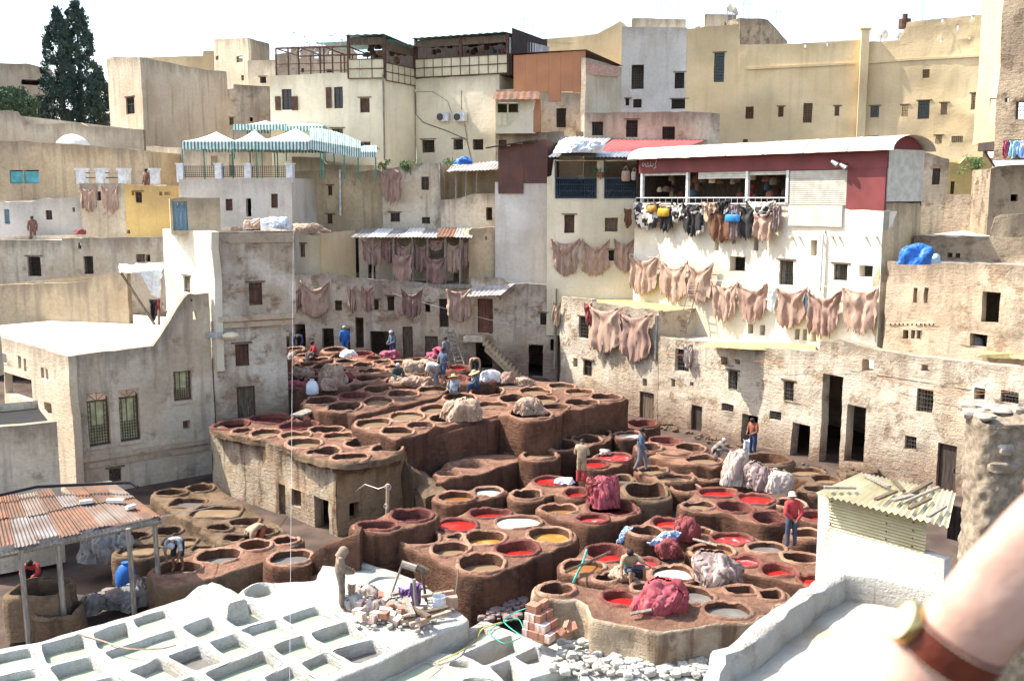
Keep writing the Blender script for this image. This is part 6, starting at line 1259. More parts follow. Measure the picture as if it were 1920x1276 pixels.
for q, g, m_ in (((1195, 378, 1247, 432), 'large black and white cowhide at the left of the shop rail', 'cow_wb'), ((1243, 384, 1274, 432), 'dark cowhide behind the yellow bag', 'hide_black'), ((1268, 378, 1292, 418), 'pale ragged cowhide next to the yellow bag', 'cow_wb'), ((1290, 379, 1331, 442), 'black and white cowhide in the middle of the rail', 'cow_bw'), ((1326, 378, 1362, 400), 'short tan cowhide draped on the rail', 'hide_buff'), ((1334, 384, 1384, 454), 'large brown cowhide on the shop rail', 'cow_brown'), ((1352, 374, 1380, 402), 'small spotted cowhide over the brown one', 'cow_bw'), ((1378, 380, 1396, 458), 'narrow grey-brown cowhide under the blue bag', 'hide_greymauve'), ((1394, 384, 1428, 450), 'black cowhide right of the blue bag', 'hide_black'), ((1406, 376, 1464, 410), 'wide white cowhide with dark spots at the right of the rail', 'cow_wb'), ((1424, 398, 1458, 454), 'tan cowhide hanging lowest at the right of the rail', 'hide_tan'), ((1456, 384, 1474, 432), 'grey cowhide at the right end of the rail', 'hide_greymauve'), ((1182, 390, 1194, 424), 'small brown skin at the corner of the white shop building', 'cow_brown')):
    hide(wl, *q, g, m_, .3 + rnd.uniform(0, .12), .06, 'cowhides over the shop rail', 'cowhide', jag=.16)
def bag(ln, x0, y0, x1, y1, mat, label):
    ua, z1 = ln.uz(x0, y0); ub, z0 = ln.uz(x1, y1); t = thing('bag', label, 'bag', ln.pt((ua + ub) / 2, z0, .5)); n = 14; mb = MB()
    mb.rings([[ln.pt((ua + ub) / 2 + (ub - ua) / 2 * q * math.cos(2 * math.pi * k / n), z0 + (z1 - z0) * f, .5 + .14 * q * math.sin(2 * math.pi * k / n)) for k in range(n)] for f, q in ((0, .75), (.08, .98), (.5, 1), (.75, .9), (.8, .75))], True, True, True); mb.build('pouch', M[mat], t, 50)
    mb = MB(); mb.tube([ln.pt(ua + (ub - ua) * (.2 + .6 * k / 8), z0 + (z1 - z0) * (.8 + .35 * math.sin(math.pi * k / 8)), .5) for k in range(9)], .018, 5); mb.build('strap', M[mat], t)
simple('leather_yellow', (.55, .33, .03), .5); simple('leather_ochre', (.5, .25, .04), .5); simple('leather_blue', (.03, .22, .55), .5)
bag(wl, 1246, 386, 1267, 406, 'leather_yellow', 'yellow leather bag hanging among the cowhides'); bag(wl, 1226, 382, 1244, 397, 'leather_ochre', 'small ochre leather bag on the spotted cowhide'); bag(wl, 1372, 398, 1400, 416, 'leather_blue', 'bright blue leather bag hanging among the cowhides')
bag(bh, 1166, 316, 1182, 340, 'hide_buff', 'left pale leather bag hanging from the balcony eave'); bag(bh, 1184, 318, 1196, 338, 'hide_pale', 'right pale leather bag hanging from the balcony eave')
# ================================================================ heaps
def heap(px, py, w, h, z, mat, label, name='hide_heap', cat='heap', rough=1.0, depth=.8, group=None):
    c = PZ(px, py, z); k = c.y / FPX; rx, hz = w * k / 2, h * k * 1.02; ry = rx * depth; c = c + Vector((0, ry * .7, 0)); mb = MB(); rs = []; n, m = 96, 26; sd = rnd.uniform(0, 50); nf = rnd.choice((7, 9, 11)); lean = rnd.uniform(-.35, .35)
    for i in range(m + 1):
        e = (math.pi / 2) * i / m; row = []; ce = max(0.0, math.cos(e)); fade = ce ** .5
        for j in range(n):
            a = 2 * math.pi * j / n; d_ = Vector((math.cos(a) * ce ** .7, math.sin(a) * ce ** .7, max(0, math.sin(e)) ** .9))
            b = 1 + .45 * NZ(d_.x * 1.5 + sd, d_.y * 1.5, d_.z * 1.5) * fade
            wv = NZ(d_.x * 2.2 + sd, d_.y * 2.2, d_.z * 2.2)
            r1 = abs(math.sin(a * nf / 2 + wv * 4.5 + e * 1.4)); r2 = abs(math.sin(a * nf * 1.15 - wv * 6 - e * 2.1 + sd)); r3 = abs(math.sin(e * 9 + wv * 8 + NZ(d_.x * 3, d_.y * 3, sd) * 5))
            b += rough * fade * (.13 * (r1 - .5) + .07 * (r2 - .5) + .05 * (r3 - .5) * math.sin(e) + .05 * NZ(d_.x * 8 + sd, d_.y * 8, d_.z * 8))
            row.append(c + Vector((d_.x * rx * b + lean * d_.z * rx, d_.y * ry * b, max(-.04, d_.z * hz * b - .02 - .02 * (1 - i / m)))))
        rs.append(row)
    mb.rings(rs, True, False, True)
    if w < 30 or name in ('tarp', 'plastic_scraps'):
        o = mb.build(name, M[mat], None, 80); o.data.transform(Matrix.Translation(-c)); o.location = c; return tag(o, label, cat, group)
    t = thing(name, label, cat, c, group); mb.build('pile_core', M[mat], t, 80); alt = ALT.get(mat, mat); nst = int(8 + w / 8)
    for q in range(nst):      # single skins thrown over the pile, each with folds and a ragged hem
        a0 = 2 * math.pi * (q + rnd.uniform(-.3, .3)) / nst * 1.0 - math.pi; wd = rnd.uniform(.3, .75); sw = rnd.uniform(-.9, .9); e1 = rnd.uniform(.6, 1.4); e0 = rnd.uniform(-.12, .35); ph = rnd.uniform(0, 6); nu, nv = 14, 12; rr = []; lift = rnd.uniform(.03, .09)
        for i in range(nv + 1):
            v = i / nv; row = []
            for j in range(nu + 1):
                u = j / nu - .5; e = e1 + (e0 - e1) * v * (1 + .16 * NZ(j * .8, ph) + .1 * (j % 2) * (v > .9)); a = a0 + u * 2 * wd * (.8 + .3 * math.sin(math.pi * v)) / max(.45, math.cos(max(0, e))) * (.75) + .3 * NZ(v * 3, ph) + sw * v
                ce = max(.0, math.cos(max(0, e))); d_ = Vector((math.cos(a) * ce ** .7, math.sin(a) * ce ** .7, max(0, math.sin(max(0, e))) ** .9)); b = 1 + .45 * NZ(d_.x * 1.5 + sd, d_.y * 1.5, d_.z * 1.5) * ce ** .5 + lift + .06 * math.sin(u * 13 + ph + 2.5 * v + 2 * NZ(u * 4, v * 4, ph)) * (.4 + v) + .05 * NZ(u * 9, v * 7, ph) + .03 * NZ(u * 20, v * 16, ph)
                row.append(c + Vector((d_.x * rx * b + lean * d_.z * rx, d_.y * ry * b, max(-.03, d_.z * hz * b + min(0, e) * .4))))
            rr.append(row)
        m2 = MB(); m2.rings(rr, False); m2.build('skin', M[mat if rnd.random() < .65 else alt], t, 80)
    return t
ALT = {'hide_pale': 'hide_buff', 'hide_greymauve': 'hide_pale', 'hide_crimson': 'hide_maroon', 'hide_rosered': 'hide_crimson', 'hide_maroon': 'hide_rosered', 'hide_buff': 'hide_tan', 'hide_tan': 'hide_buff', 'hide_pink': 'hide_rosered', 'hide_grey': 'hide_greymauve'}
for a in ((1382, 908, 54, 58, 1.35, 'hide_pale', 'shaggy pale hide heap standing between the red vats and right doorways'), (1430, 915, 60, 42, 1.35, 'hide_greymauve', 'pinkish grey draped hide heap right of the shaggy pale heap'), (1462, 922, 52, 36, 1.35, 'hide_pale', 'grey pleated hide heap behind the man in red'), (1133, 950, 62, 58, 1.2, 'hide_crimson', 'tall crimson pleated hide heap beside the man in tan shirt'), (1233, 1152, 92, 58, 1.25, 'hide_rosered', 'large rose-red hide heap in the nearest vat block'), (1352, 1094, 92, 48, 1.15, 'hide_greymauve', 'grey-mauve pleated hide heap on the near vats'), (1285, 1012, 46, 40, 1.2, 'hide_maroon', 'maroon hide heap beside the blue tarp'), (1258, 1044, 44, 30, 1.15, 'hide_maroon', 'lower maroon hides hanging beside the blue tarp'), (866, 788, 64, 36, 3.1, 'hide_buff', 'tan crumpled hide heap at the front of the upper vats'), (893, 783, 20, 24, 3.05, 'hide_pale', 'pale hide end hanging over the upper vat edge'), (996, 775, 56, 24, 3.1, 'hide_buff', 'tan hide heap filling the protruding round vat'), (623, 720, 48, 34, 3.4, 'hide_buff', 'striped tan hide heap on the far vats'), (562, 708, 46, 16, 3.4, 'hide_buff', 'low tan hide heap beside the rope on the far vats'), (618, 730, 34, 20, 3.3, 'hide_tan', 'golden-brown hide heap in front of the striped one'), (655, 713, 22, 14, 3.4, 'hide_maroon', 'small dark hide heap right of the striped one'), (790, 704, 60, 26, 3.4, 'hide_buff', 'long brown hide heap right of the seated man in green'), (765, 724, 62, 16, 3.25, 'hide_tan', 'low brown hide heap before the seated man in green'), (797, 722, 34, 14, 3.3, 'hide_buff', 'small brown hide heap under the man in white'), (732, 669, 34, 11, 3.55, 'hide_pink', 'pink hide heap in front of the wide dark doorway'), (810, 671, 26, 10, 3.55, 'hide_pink', 'bright pink hide heap near the ladder'), (653, 668, 28, 12, 3.55, 'canvas_white', 'white cloth heap on the far vats'), (545, 672, 18, 12, 3.6, 'hide_pale', 'white bundle at the left end of the far vats'), (920, 715, 38, 20, 3.35, 'canvas_white', 'white sheet heap near the bending man'), (950, 716, 28, 17, 3.35, 'hide_rose', 'brown hide heap right of the white sheet'), (985, 720, 36, 11, 3.15, 'hide_buff', 'folded tan hides on the vat rim near the stairs'), (545, 728, 50, 12, 3.3, 'hide_rosered', 'red hides in the left front far vat')):
    heap(*a)
heap(1180, 1085, 60, 14, 1.2, 'hide_buff', 'cream hides beside the sitting man in khaki'); heap(1060, 905, 34, 8, 1.4, 'plastic_white', 'white plastic scraps on the rim of the orange-red vat', 'plastic_scraps', 'scraps'); heap(1136, 850, 24, 8, 1.6, 'hide_pale', 'pale scraps on the rim of the brimming red vat', 'scraps', 'scraps')
for a in ((192, 1052, 90, 50, .1, 'hide_grey', 'large grey hide heap under the rusty shed'), (225, 1140, 90, 34, -.3, 'hide_grey', 'grey wet hides on the floor in front of the blue sack'), (262, 1128, 46, 44, -.3, 'hide_greymauve', 'grey hides draped at the right post of the shed'), (160, 1150, 52, 30, -.3, 'hide_grey', 'dark hides lying beside the stone tub')): heap(*a)
# sacks
def sack(px, py, w, h, z, mat, label):
    c = PZ(px, py, z); k = c.y / FPX; n = 16; mb = MB(); sd = rnd.random() * 9
    mb.rings([[c + Vector((w * k / 2 * q * math.cos(a) * (1 + .12 * NZ(a * 2 + sd, f * 4)), .2 + w * k / 2.6 * q * math.sin(a), h * k * f)) for a in [2 * math.pi * j / n for j in range(n)]] for f, q in ((0, .8), (.08, 1), (.35, 1.05), (.65, .92), (.85, .6), (.93, .3), (1.0, .42))], True, True, True)
    return tag(mb.build('sack', M[mat], None, 60), label, 'sack')
sack(584, 741, 24, 30, 3.2, 'plastic_white', 'white sack leaning on the front of the far vats'); sack(233, 1105, 40, 52, -.2, 'tarp_blue', 'blue plastic sack standing under the rusty shed'); sack(1827, 656, 38, 28, 5.7, 'plastic_white', 'pale blue sack on the roof before the tan building'); sack(1344, 862, 12, 14, 1.5, 'hide_greymauve', 'small grey bundle beside the stooping man')
# tarps draped over something
def drape(pts, mat, label, name='tarp', cat='tarp', amp=.08, n=18, sag=.15, parent=None):
    p = [Vector(q) for q in pts]; rs = []; sd = rnd.uniform(0, 30)
    for i in range(n + 1):
        f = i / n; a, b = p[0].lerp(p[3], f), p[1].lerp(p[2], f); rs.append([a.lerp(b, j / n) + Vector((NZ(i * .4, j * .4, sd), NZ(i * .4, j * .4, sd + 5), NZ(i * .5, j * .5, sd + 9))) * amp - Vector((0, 0, sag * 4 * (j / n) * (1 - j / n) * math.sin(math.pi * f))) for j in range(n + 1)])
    mb = MB(); mb.rings(rs, False); o = mb.build(name, M[mat], None, 60); s_ = o.modifiers.new('thick', 'SOLIDIFY'); s_.thickness = .01
    return tag(o, label, cat)
simple('tarp_lightblue', (.25, .42, .75), .45, col2=(.6, .7, .85), scale=3, bstr=.3)
drape([PZ(1212, 1020, 1.3), PZ(1255, 1028, 1.15), PZ(1278, 998, 1.75), PZ(1248, 996, 1.7)], 'tarp_lightblue', 'light blue and white tarp draped across the near vats', amp=.12, sag=-.1)
drape([PZ(1156, 1018, .9), PZ(1174, 1016, .9), PZ(1186, 988, 1.42), PZ(1170, 986, 1.4)], 'tarp_lightblue', 'faded blue cloth over a vat rim left of the blue tarp', 'cloth', 'cloth', amp=.06, sag=-.05)
heap(1718, 494, 64, 36, 9.35, 'tarp_blue', 'bright blue tarp mound on the tan building roof', 'tarp', 'tarp', .5); heap(1755, 492, 30, 16, 9.35, 'tarp_cyan', 'cyan cloth edge beside the blue tarp mound', 'tarp', 'tarp', .5)
heap(862, 424, 76, 16, 9.9, 'tarp_cyan', 'cyan tarp bundle on the roof above the drying gallery', 'tarp', 'tarp', .6); heap(868, 306, 32, 13, 13.5, 'tarp_blue', 'small blue tarp above the ruined veranda', 'tarp', 'tarp', .6)
heap(514, 430, 46, 22, 10.3, 'plastic_white', 'white plastic bundles on the tower house roof', 'bundle', 'bundle', 1); heap(475, 428, 40, 18, 10.3, 'hide_pale', 'pale bundle left of the white plastic ones', 'bundle', 'bundle', 1); heap(578, 436, 62, 16, 9.8, 'hide_buff', 'pile of tan wool on the cream room roof', 'wool_pile', 'pile', .8)
heap(1085, 285, 80, 26, 14.2, 'plastic_white', 'white plastic sheeting heaped on the balcony house roof', 'tarp', 'tarp', 1.0); heap(178, 436, 36, 10, 9.6, 'tarp_blue', 'blue bundle on the grey row roof', 'bundle', 'bundle', 1); heap(150, 438, 26, 9, 9.6, 'hide_maroon', 'dark red clothes on the grey row roof', 'bundle', 'bundle', 1)
# tarp lean-to on the white roof terrace
t = thing('lean_to', 'white tarp lean-to on slanted poles on the left roof terrace', 'lean-to', PZ(270, 600, 5.5))
for a, b in (((226, 510), (290, 608)), ((300, 560), (312, 585)), ((297, 560), (298, 608))):
    mb = MB(); mb.tube([PY(*a, 45.5), PY(*b, 44.5)], .06, 6); mb.build('pole', M['wood_old'], t)
p = drape([PY(224, 512, 45.3), PY(306, 506, 46.5), PY(306, 492, 47.5), PY(224, 496, 47)], 'plastic_white', 'x'); q = drape([PY(262, 508, 45.8), PY(304, 506, 46.4), PY(300, 560, 46), PY(284, 552, 45.7)], 'plastic_white', 'x', sag=.05)
for o in (p, q):
    o.name = 'tarp_sheet'; o.parent = t; o.matrix_parent_inverse = Matrix.Translation(-Vector(t.location))
    for k in ('label', 'category'): del o[k]
hl = Line(280, 45.2, 305, 45.0); hide(hl, 282, 560, 294, 598, 'navy garment hanging under the white lean-to', 'leather_navy' if 0 else 'cable_black', .05, .02, None, 'garment', cat='garment', jag=.02); hide(hl, 293, 560, 302, 590, 'red garment hanging under the white lean-to', 'red_sheet', .05, .02, None, 'garment', cat='garment', jag=.02)
# laundry at right
for i, (x0, x1, mt, lb) in enumerate(((1888, 1899, 'hide_pink', 'striped purple laundry'), (1899, 1915, 'tarp_cyan', 'pale blue laundry'), (1914, 1935, 'tarp_lightblue', 'light blue laundry at the frame edge'))): hide(s2, x0, 264, x1, 296, lb + ' hanging under the tall stone building', mt, .4, .03, 'laundry under the stone building', 'laundry', cat='laundry', jag=.03)
# ================================================================ bricks
def hollow_brick():
    mb = MB(); L_, W, H = .30, .15, .20
    for sx in (-1, 1):
        nx, nz = 3, 4; w, h = W / nx, H / nz; e = .012; x = sx * L_ / 2; xi = sx * (L_ / 2 - .05)
        for i in range(nx):
            for j in range(nz):
                y0, y1, z0, z1 = -W / 2 + w * i, -W / 2 + w * (i + 1), -H / 2 + h * j, -H / 2 + h * (j + 1)
                o = [(x, y0, z0), (x, y1, z0), (x, y1, z1), (x, y0, z1)]; q = [(x, y0 + e, z0 + e), (x, y1 - e, z0 + e), (x, y1 - e, z1 - e), (x, y0 + e, z1 - e)]; b = [(xi,) + p[1:] for p in q]
                mb.mi = 0; mb.rings([[Vector(p) for p in r] for r in (o, q)], True); mb.rings([[Vector(p) for p in r] for r in (q, b)], True); mb.mi = 0; mb.add(b, [(0, 1, 2, 3)])
    for a, b, c, d in (((-1, -1), (1, -1), (1, 1), (-1, 1)),): pass
    X, Y_, Z = L_ / 2, W / 2, H / 2
    for f in (((-X, -Y_, -Z), (X, -Y_, -Z), (X, -Y_, Z), (-X, -Y_, Z)), ((-X, Y_, -Z), (X, Y_, -Z), (X, Y_, Z), (-X, Y_, Z)), ((-X, -Y_, Z), (X, -Y_, Z), (X, Y_, Z), (-X, Y_, Z)), ((-X, -Y_, -Z), (X, -Y_, -Z), (X, Y_, -Z), (-X, Y_, -Z))): mb.add(f, [(0, 1, 2, 3)])
    return mb
simple('brick_red', (.38, .19, .125), .9, col2=(.30, .14, .09), scale=8, bstr=.2, ob=True); simple('brick_limed', (.60, .52, .46), .95, col2=(.46, .28, .20), scale=5, bstr=.3, ob=True)
hb = hollow_brick(); tmp = hb.build('brick', M['brick_red'], None); bm_red = tmp.data; bpy.data.objects.remove(tmp); tmp = hb.build('brick', M['brick_limed'], None); bm_lim = tmp.data; bpy.data.objects.remove(tmp)
def brick(me, c, rot, label, group):
    o = link(bpy.data.objects.new('brick', me)); o.location = c; o.rotation_euler = rot; return tag(o, label, 'brick', group)
b0 = PZ(1012, 1196, .62); ax = Vector((.8, -.55, 0)).normalized(); ay = Vector((.55, .8, 0)).normalized()
for lev in range(4):
    for i in range(5 - lev):
        for k in range(2 if lev < 4 else 1):
            if lev >= 3 and rnd.random() < .35: continue
            c = b0 + ax * ((i - 2.2) * .172 + rnd.uniform(-.015, .015)) + ay * (k * .33 + lev * .05) + Vector((0, 0, .1 + lev * .205)); lim = lev < 3 and rnd.random() < .6
            brick(bm_lim if lim else bm_red, c, (0, 0, math.atan2(ay.y, ay.x) + rnd.uniform(-.06, .06)), 'limewashed hollow brick in the stack against the pale vat block' if lim else 'red hollow brick in the stack against the pale vat block', 'limewashed bricks stacked' if lim else 'red bricks stacked')
for i in range(3):
    brick(bm_red, b0 + ax * (.55 + .12 * i) + ay * .3 + Vector((0, 0, .2 + .22 * (i % 2) + .2 * (i // 2))), (.6, .5, 1 + i), 'red hollow brick in the stack against the pale vat block', 'red bricks stacked')
for i in range(30):
    x = rnd.uniform(672, 800); y = 1128 + (x - 672) * .02 + rnd.uniform(0, 50) - abs(x - 735) * .15
    c = PZ(x, y, .85) + Vector((0, 0, rnd.uniform(0, .16))); lim = rnd.random() < .85; brick(bm_lim if lim else bm_red, c, (rnd.choice([0, 1.57, .3]), rnd.uniform(-.3, .3), rnd.uniform(0, 3)), 'lime-splashed brick scattered beside the wooden roller frame' if lim else 'bare red brick scattered beside the wooden roller frame', 'lime-splashed bricks scattered' if lim else 'bare bricks scattered')
# roller frame with cloth, planks, bucket, box
rf = thing('roller_frame', 'improvised wooden roller frame with rope poles beside the large rectangular block', 'frame', PZ(770, 1150, .75))
def pole(a, b, r, mat, parent, nm='pole'):
    mb = MB(); mb.tube([a, b], r, 7); return mb.build(nm, M[mat], parent)
pole(PZ(728, 1130, .8), PY(752, 1062, PZ(728, 1130, .8).y + .2), .03, 'wood_grey', rf); pole(PZ(782, 1150, .8), PY(776, 1085, PZ(782, 1150, .8).y), .05, 'wood_grey', rf); pole(PZ(800, 1132, .8), PY(790, 1065, PZ(800, 1132, .8).y), .04, 'wood_old', rf); pole(PZ(852, 1128, .8), PY(860, 1065, PZ(852, 1128, .8).y), .02, 'wood_grey', rf)
Yr = PZ(775, 1140, .8).y; pole(PY(752, 1056, Yr), PY(796, 1070, Yr), .10, 'pier_stone_pale', rf, 'roller'); pole(PY(780, 1062, Yr), PY(800, 1072, Yr), .12, 'wood_old', rf, 'roller_hub')
cl_ = Line(745, Yr - .1, 795, Yr - .2); simple('cloth_purple', (.10, .04, .16), .8, col2=(.2, .12, .26), scale=14, stretch=(1, 1, 6), bstr=.1)
hide(cl_, 748, 1098, 772, 1118, 'x', 'cloth_purple', .05, .2, None, 'cloth', cat='cloth', jag=.05)['label'] = 'left fold of the purple striped cloth on the roller frame'; hide(cl_, 770, 1090, 792, 1132, 'purple striped cloth hanging on the roller frame', 'cloth_purple', .08, .02, None, 'cloth', cat='cloth', jag=.05)
for i, (x0, y0, x1, y1, w) in enumerate(((722, 1128, 775, 1148, .16), (755, 1160, 840, 1140, .12), (768, 1172, 845, 1148, .1), (735, 1116, 800, 1102, .12), (770, 1140, 805, 1158, .14), (790, 1120, 850, 1110, .1), (760, 1120, 775, 1155, .12))):
    a, b = PZ(x0, y0, .95 + .04 * i), PZ(x1, y1, .98 + .04 * i); d_ = (b - a).normalized(); s_ = d_.cross(Vector((0, 0, 1))) * w / 2; u_ = Vector((0, 0, .07)); mb = MB(); mb.hexa([a - s_, b - s_, b + s_, a + s_, a - s_ + u_, b - s_ + u_, b + s_ + u_, a + s_ + u_])
    tag(mb.build('plank', M[('wood_grey', 'wood_old', 'hide_buff')[i % 3]], None), ['rounded pale plank pointing at the roller frame', 'long plank across the brick rubble, upper', 'long plank across the brick rubble, lower', 'plank behind the purple cloth', 'short plank below the purple cloth', 'thin plank by the pale bucket', 'plank propped under the roller'][i], 'plank')
def bucket(c, r, h, mat, label):
    t = thing('bucket', label, 'bucket', c); n = 16; mb = MB(); mb.rings([[c + Vector((r * q * math.cos(a), r * q * math.sin(a), h * f)) for a in [2 * math.pi * j / n for j in range(n)]] for f, q in ((0, .8), (1, 1), (1, .93), (.1, .75))], True, True, True); mb.build('body', M[mat], t, 40)
    mb = MB(); mb.tube([c + Vector((r * math.cos(math.pi * k / 8), 0, h + r * .8 * math.sin(math.pi * k / 8))) for k in range(9)], .012, 5); mb.build('handle', M['galv'], t)
bucket(PZ(823, 1142, .85), .19, .38, 'plastic_white', 'pale plastic bucket beside the roller frame'); bucket(PZ(1197, 1082, 1.2), .16, .22, 'cable_black', 'black bucket beside the sitting man in khaki'); bucket(PZ(527, 686, 3.6), .2, .3, 'tarp_blue', 'blue bucket at the left end of the far vats')
mb = MB(); c = PZ(847, 1140, .8); mb.box(c + Vector((0, 0, .2)), (.3, .24, .3), .2); tag(mb.build('box', M['hide_tan'], None), 'small tan box at the edge beside the pale bucket', 'box')
# post with wire in front of the vat house, sacks of lime
t = thing('wire_post', 'leaning wooden post with loops of white wire beside the purple vats', 'post', PZ(722, 1046, 0)); a, b = PZ(722, 1048, -.1), PY(727, 907, PZ(722, 1048, 0).y); mb = MB(); mb.tube([a, a.lerp(b, .5) + Vector((.02, 0, 0)), b], .06, 7); mb.build('post', M['hide_buff'], t)
mb = MB(); mb.tube([b + Vector((0, 0, -.05)), b + Vector((-.35, .3, -.25)), b + Vector((-.9, 1, -.3)), v2.pt(*v2.uz(664, 921), .05)], .012, 4); mb.tube([b + Vector((.1 * math.cos(k), 0, -.1 + .1 * math.sin(k))) for k in [q * .7 for q in range(10)]], .012, 4); mb.tube([b + Vector((-.08 + .06 * math.cos(k), 0, -.75 + .08 * math.sin(k))) for k in [q * .7 for q in range(10)]], .012, 4); mb.build('wire', M['rope_white'], t)
rock_mb(3, PZ(722, 1052, .3) + Vector((0, 0, .1)), (.22, .2, .16)).build('stone', M['hide_tan'], None, 50); tag(bpy.data.objects['stone'] if 'stone' in bpy.data.objects and bpy.data.objects['stone'].parent is None else scene.collection.objects[-1], 'rounded brown stone at the foot of the wire post', 'stone')
# hides held / draped by hooded man
for i, (x, y, w, h) in enumerate(((690, 1130, 50, 28), (660, 1140, 34, 26), (700, 1150, 40, 26), (735, 1142, 30, 16))): heap(x, y, w, h, .8, 'lime' if i % 2 else 'hide_pale', ['wet pale hides stacked beside the hooded man', 'limed hide at the feet of the hooded man', 'limed hides sagging below the stack', 'small pale hide by the brick rubble'][i])
# tub and trough under the shed
block('stone_trough', 'square stone trough behind the left shed post', 'trough', [(78, 1098, 74, 28, 'k', .5, 6)], .9, -.4, mat='clay_mud', rim='clay_mud', wall=.14, collar=False)
block('stone_tub', 'rounded stone tub with murky water in front of the trough', 'tub', [(108, 1142, 62, 24, 'd', .2, 3.5)], .35, -.4, mat='clay_mud', rim='clay_mud', wall=.1, collar=True)
# ================================================================ people
SK = [simple('skin_%d' % i, c, .6, var=.12, bstr=0, ob=True) for i, c in enumerate(((.30, .165, .105), (.22, .115, .07), (.38, .225, .15)))]
simple('hair_black', (.018, .014, .012), .7, bstr=0)
def cloth_mat(n, c, c2=None):
    if n not in M: simple(n, c, .85, col2=c2 or tuple(x * .7 for x in c), scale=6, bstr=.2, ob=True)
    return M[n]
BASE = dict(pel=(0, 0, .96), spi=(0, 0, 1.12), che=(0, .01, 1.32), nec=(0, .01, 1.47), hea=(0, .03, 1.58), top=(0, .03, 1.68), sL=(-.18, 0, 1.41), sR=(.18, 0, 1.41), eL=(-.25, -.02, 1.13), eR=(.25, -.02, 1.13), wL=(-.25, .08, .90), wR=(.25, .08, .90), hL=(-.095, 0, .93), hR=(.095, 0, .93), kL=(-.11, .03, .50), kR=(.11, .03, .50), aL=(-.12, 0, .09), aR=(.12, 0, .09), tL=(-.14, .17, .04), tR=(.14, .17, .04))
def pose(**k): d = dict(BASE); d.update(k); return d
POSES = {
 'stand': pose(),
 'walk': pose(kL=(-.1, .16, .52), aL=(-.1, .20, .10), tL=(-.1, .37, .05), kR=(.1, -.03, .5), aR=(.1, -.22, .12), tR=(.1, -.08, .04), eL=(-.25, -.12, 1.14), wL=(-.24, -.1, .90), eR=(.25, .08, 1.14), wR=(.22, .24, .95)),
 'lookdown': pose(hea=(0, .09, 1.56), top=(0, .13, 1.65), wL=(-.12, .28, 1.02), wR=(.12, .28, 1.02), eL=(-.26, .05, 1.12), eR=(.26, .05, 1.12)),
 'handsback': pose(eL=(-.27, -.12, 1.14), eR=(.27, -.12, 1.14), wL=(-.06, -.20, .95), wR=(.06, -.22, .93), hea=(0, .05, 1.57), top=(0, .07, 1.67)),
 'bend': pose(pel=(0, -.18, .92), spi=(0, -.02, 1.04), che=(0, .18, 1.10), nec=(0, .32, 1.10), hea=(0, .42, 1.04), top=(0, .50, .99), sL=(-.19, .27, 1.08), sR=(.19, .27, 1.08), eL=(-.24, .34, .80), eR=(.24, .34, .80), wL=(-.17, .42, .55), wR=(.17, .42, .55), hL=(-.1, -.18, .9), hR=(.1, -.18, .9), kL=(-.13, -.02, .50), kR=(.13, -.02, .50), aL=(-.14, -.10, .09), aR=(.14, -.10, .09), tL=(-.15, .07, .04), tR=(.15, .07, .04)),
 'deep': pose(pel=(0, -.2, .88), spi=(0, 0, .95), che=(0, .2, .88), nec=(0, .32, .78), hea=(0, .38, .68), top=(0, .42, .59), sL=(-.19, .28, .82), sR=(.19, .28, .82), eL=(-.25, .33, .52), eR=(.25, .33, .52), wL=(-.17, .38, .25), wR=(.17, .38, .25), hL=(-.1, -.2, .86), hR=(.1, -.2, .86), kL=(-.2, 0, .48), kR=(.2, 0, .48), aL=(-.24, -.10, .09), aR=(.24, -.10, .09), tL=(-.26, .06, .04), tR=(.26, .06, .04)),
 'sit': pose(pel=(0, 0, .12), spi=(0, .02, .28), che=(0, .10, .46), nec=(0, .15, .60), hea=(0, .19, .70), top=(0, .22, .80), sL=(-.18, .12, .55), sR=(.18, .12, .55), eL=(-.26, .22, .30), eR=(.26, .22, .30), wL=(-.10, .42, .26), wR=(.10, .42, .26), hL=(-.1, .02, .10), hR=(.1, .02, .10), kL=(-.17, .44, .22), kR=(.17, .44, .22), aL=(-.15, .48, -.20), aR=(.15, .48, -.20), tL=(-.16, .63, -.25), tR=(.16, .63, -.25)),
 'squat': pose(pel=(0, -.12, .28), spi=(0, -.04, .42), che=(0, .10, .56), nec=(0, .2, .66), hea=(0, .27, .70), top=(0, .32, .78), sL=(-.18, .17, .62), sR=(.18, .17, .62), eL=(-.28, .32, .42), eR=(.28, .32, .42), wL=(-.14, .50, .32), wR=(.14, .50, .32), hL=(-.1, -.12, .26), hR=(.1, -.12, .26), kL=(-.2, .26, .46), kR=(.2, .26, .46), aL=(-.16, .02, .09), aR=(.16, .02, .09), tL=(-.18, .19, .04), tR=(.18, .19, .04)),
 'sitreach': pose(pel=(0, 0, .12), spi=(0, .05, .28), che=(.04, .16, .44), nec=(.06, .22, .57), hea=(.07, .27, .66), top=(.08, .32, .75), sL=(-.14, .2, .53), sR=(.22, .17, .52), eL=(-.30, .3, .38), eR=(.32, .25, .28), wL=(-.5, .42, .28), wR=(.36, .42, .06), hL=(-.1, .02, .10), hR=(.1, .02, .10), kL=(-.3, .38, .28), kR=(.12, .44, .20), aL=(-.36, .32, -.16), aR=(.12, .50, -.22), tL=(-.42, .46, -.21), tR=(.12, .66, -.26)),
}
BONES = [('pel', 'spi'), ('spi', 'che'), ('che', 'nec'), ('nec', 'hea'), ('hea', 'top'), ('che', 'sL'), ('che', 'sR'), ('sL', 'eL'), ('sR', 'eR'), ('eL', 'wL'), ('eR', 'wR'), ('pel', 'hL'), ('pel', 'hR'), ('hL', 'kL'), ('hR', 'kR'), ('kL', 'aL'), ('kR', 'aR'), ('aL', 'tL'), ('aR', 'tR')]
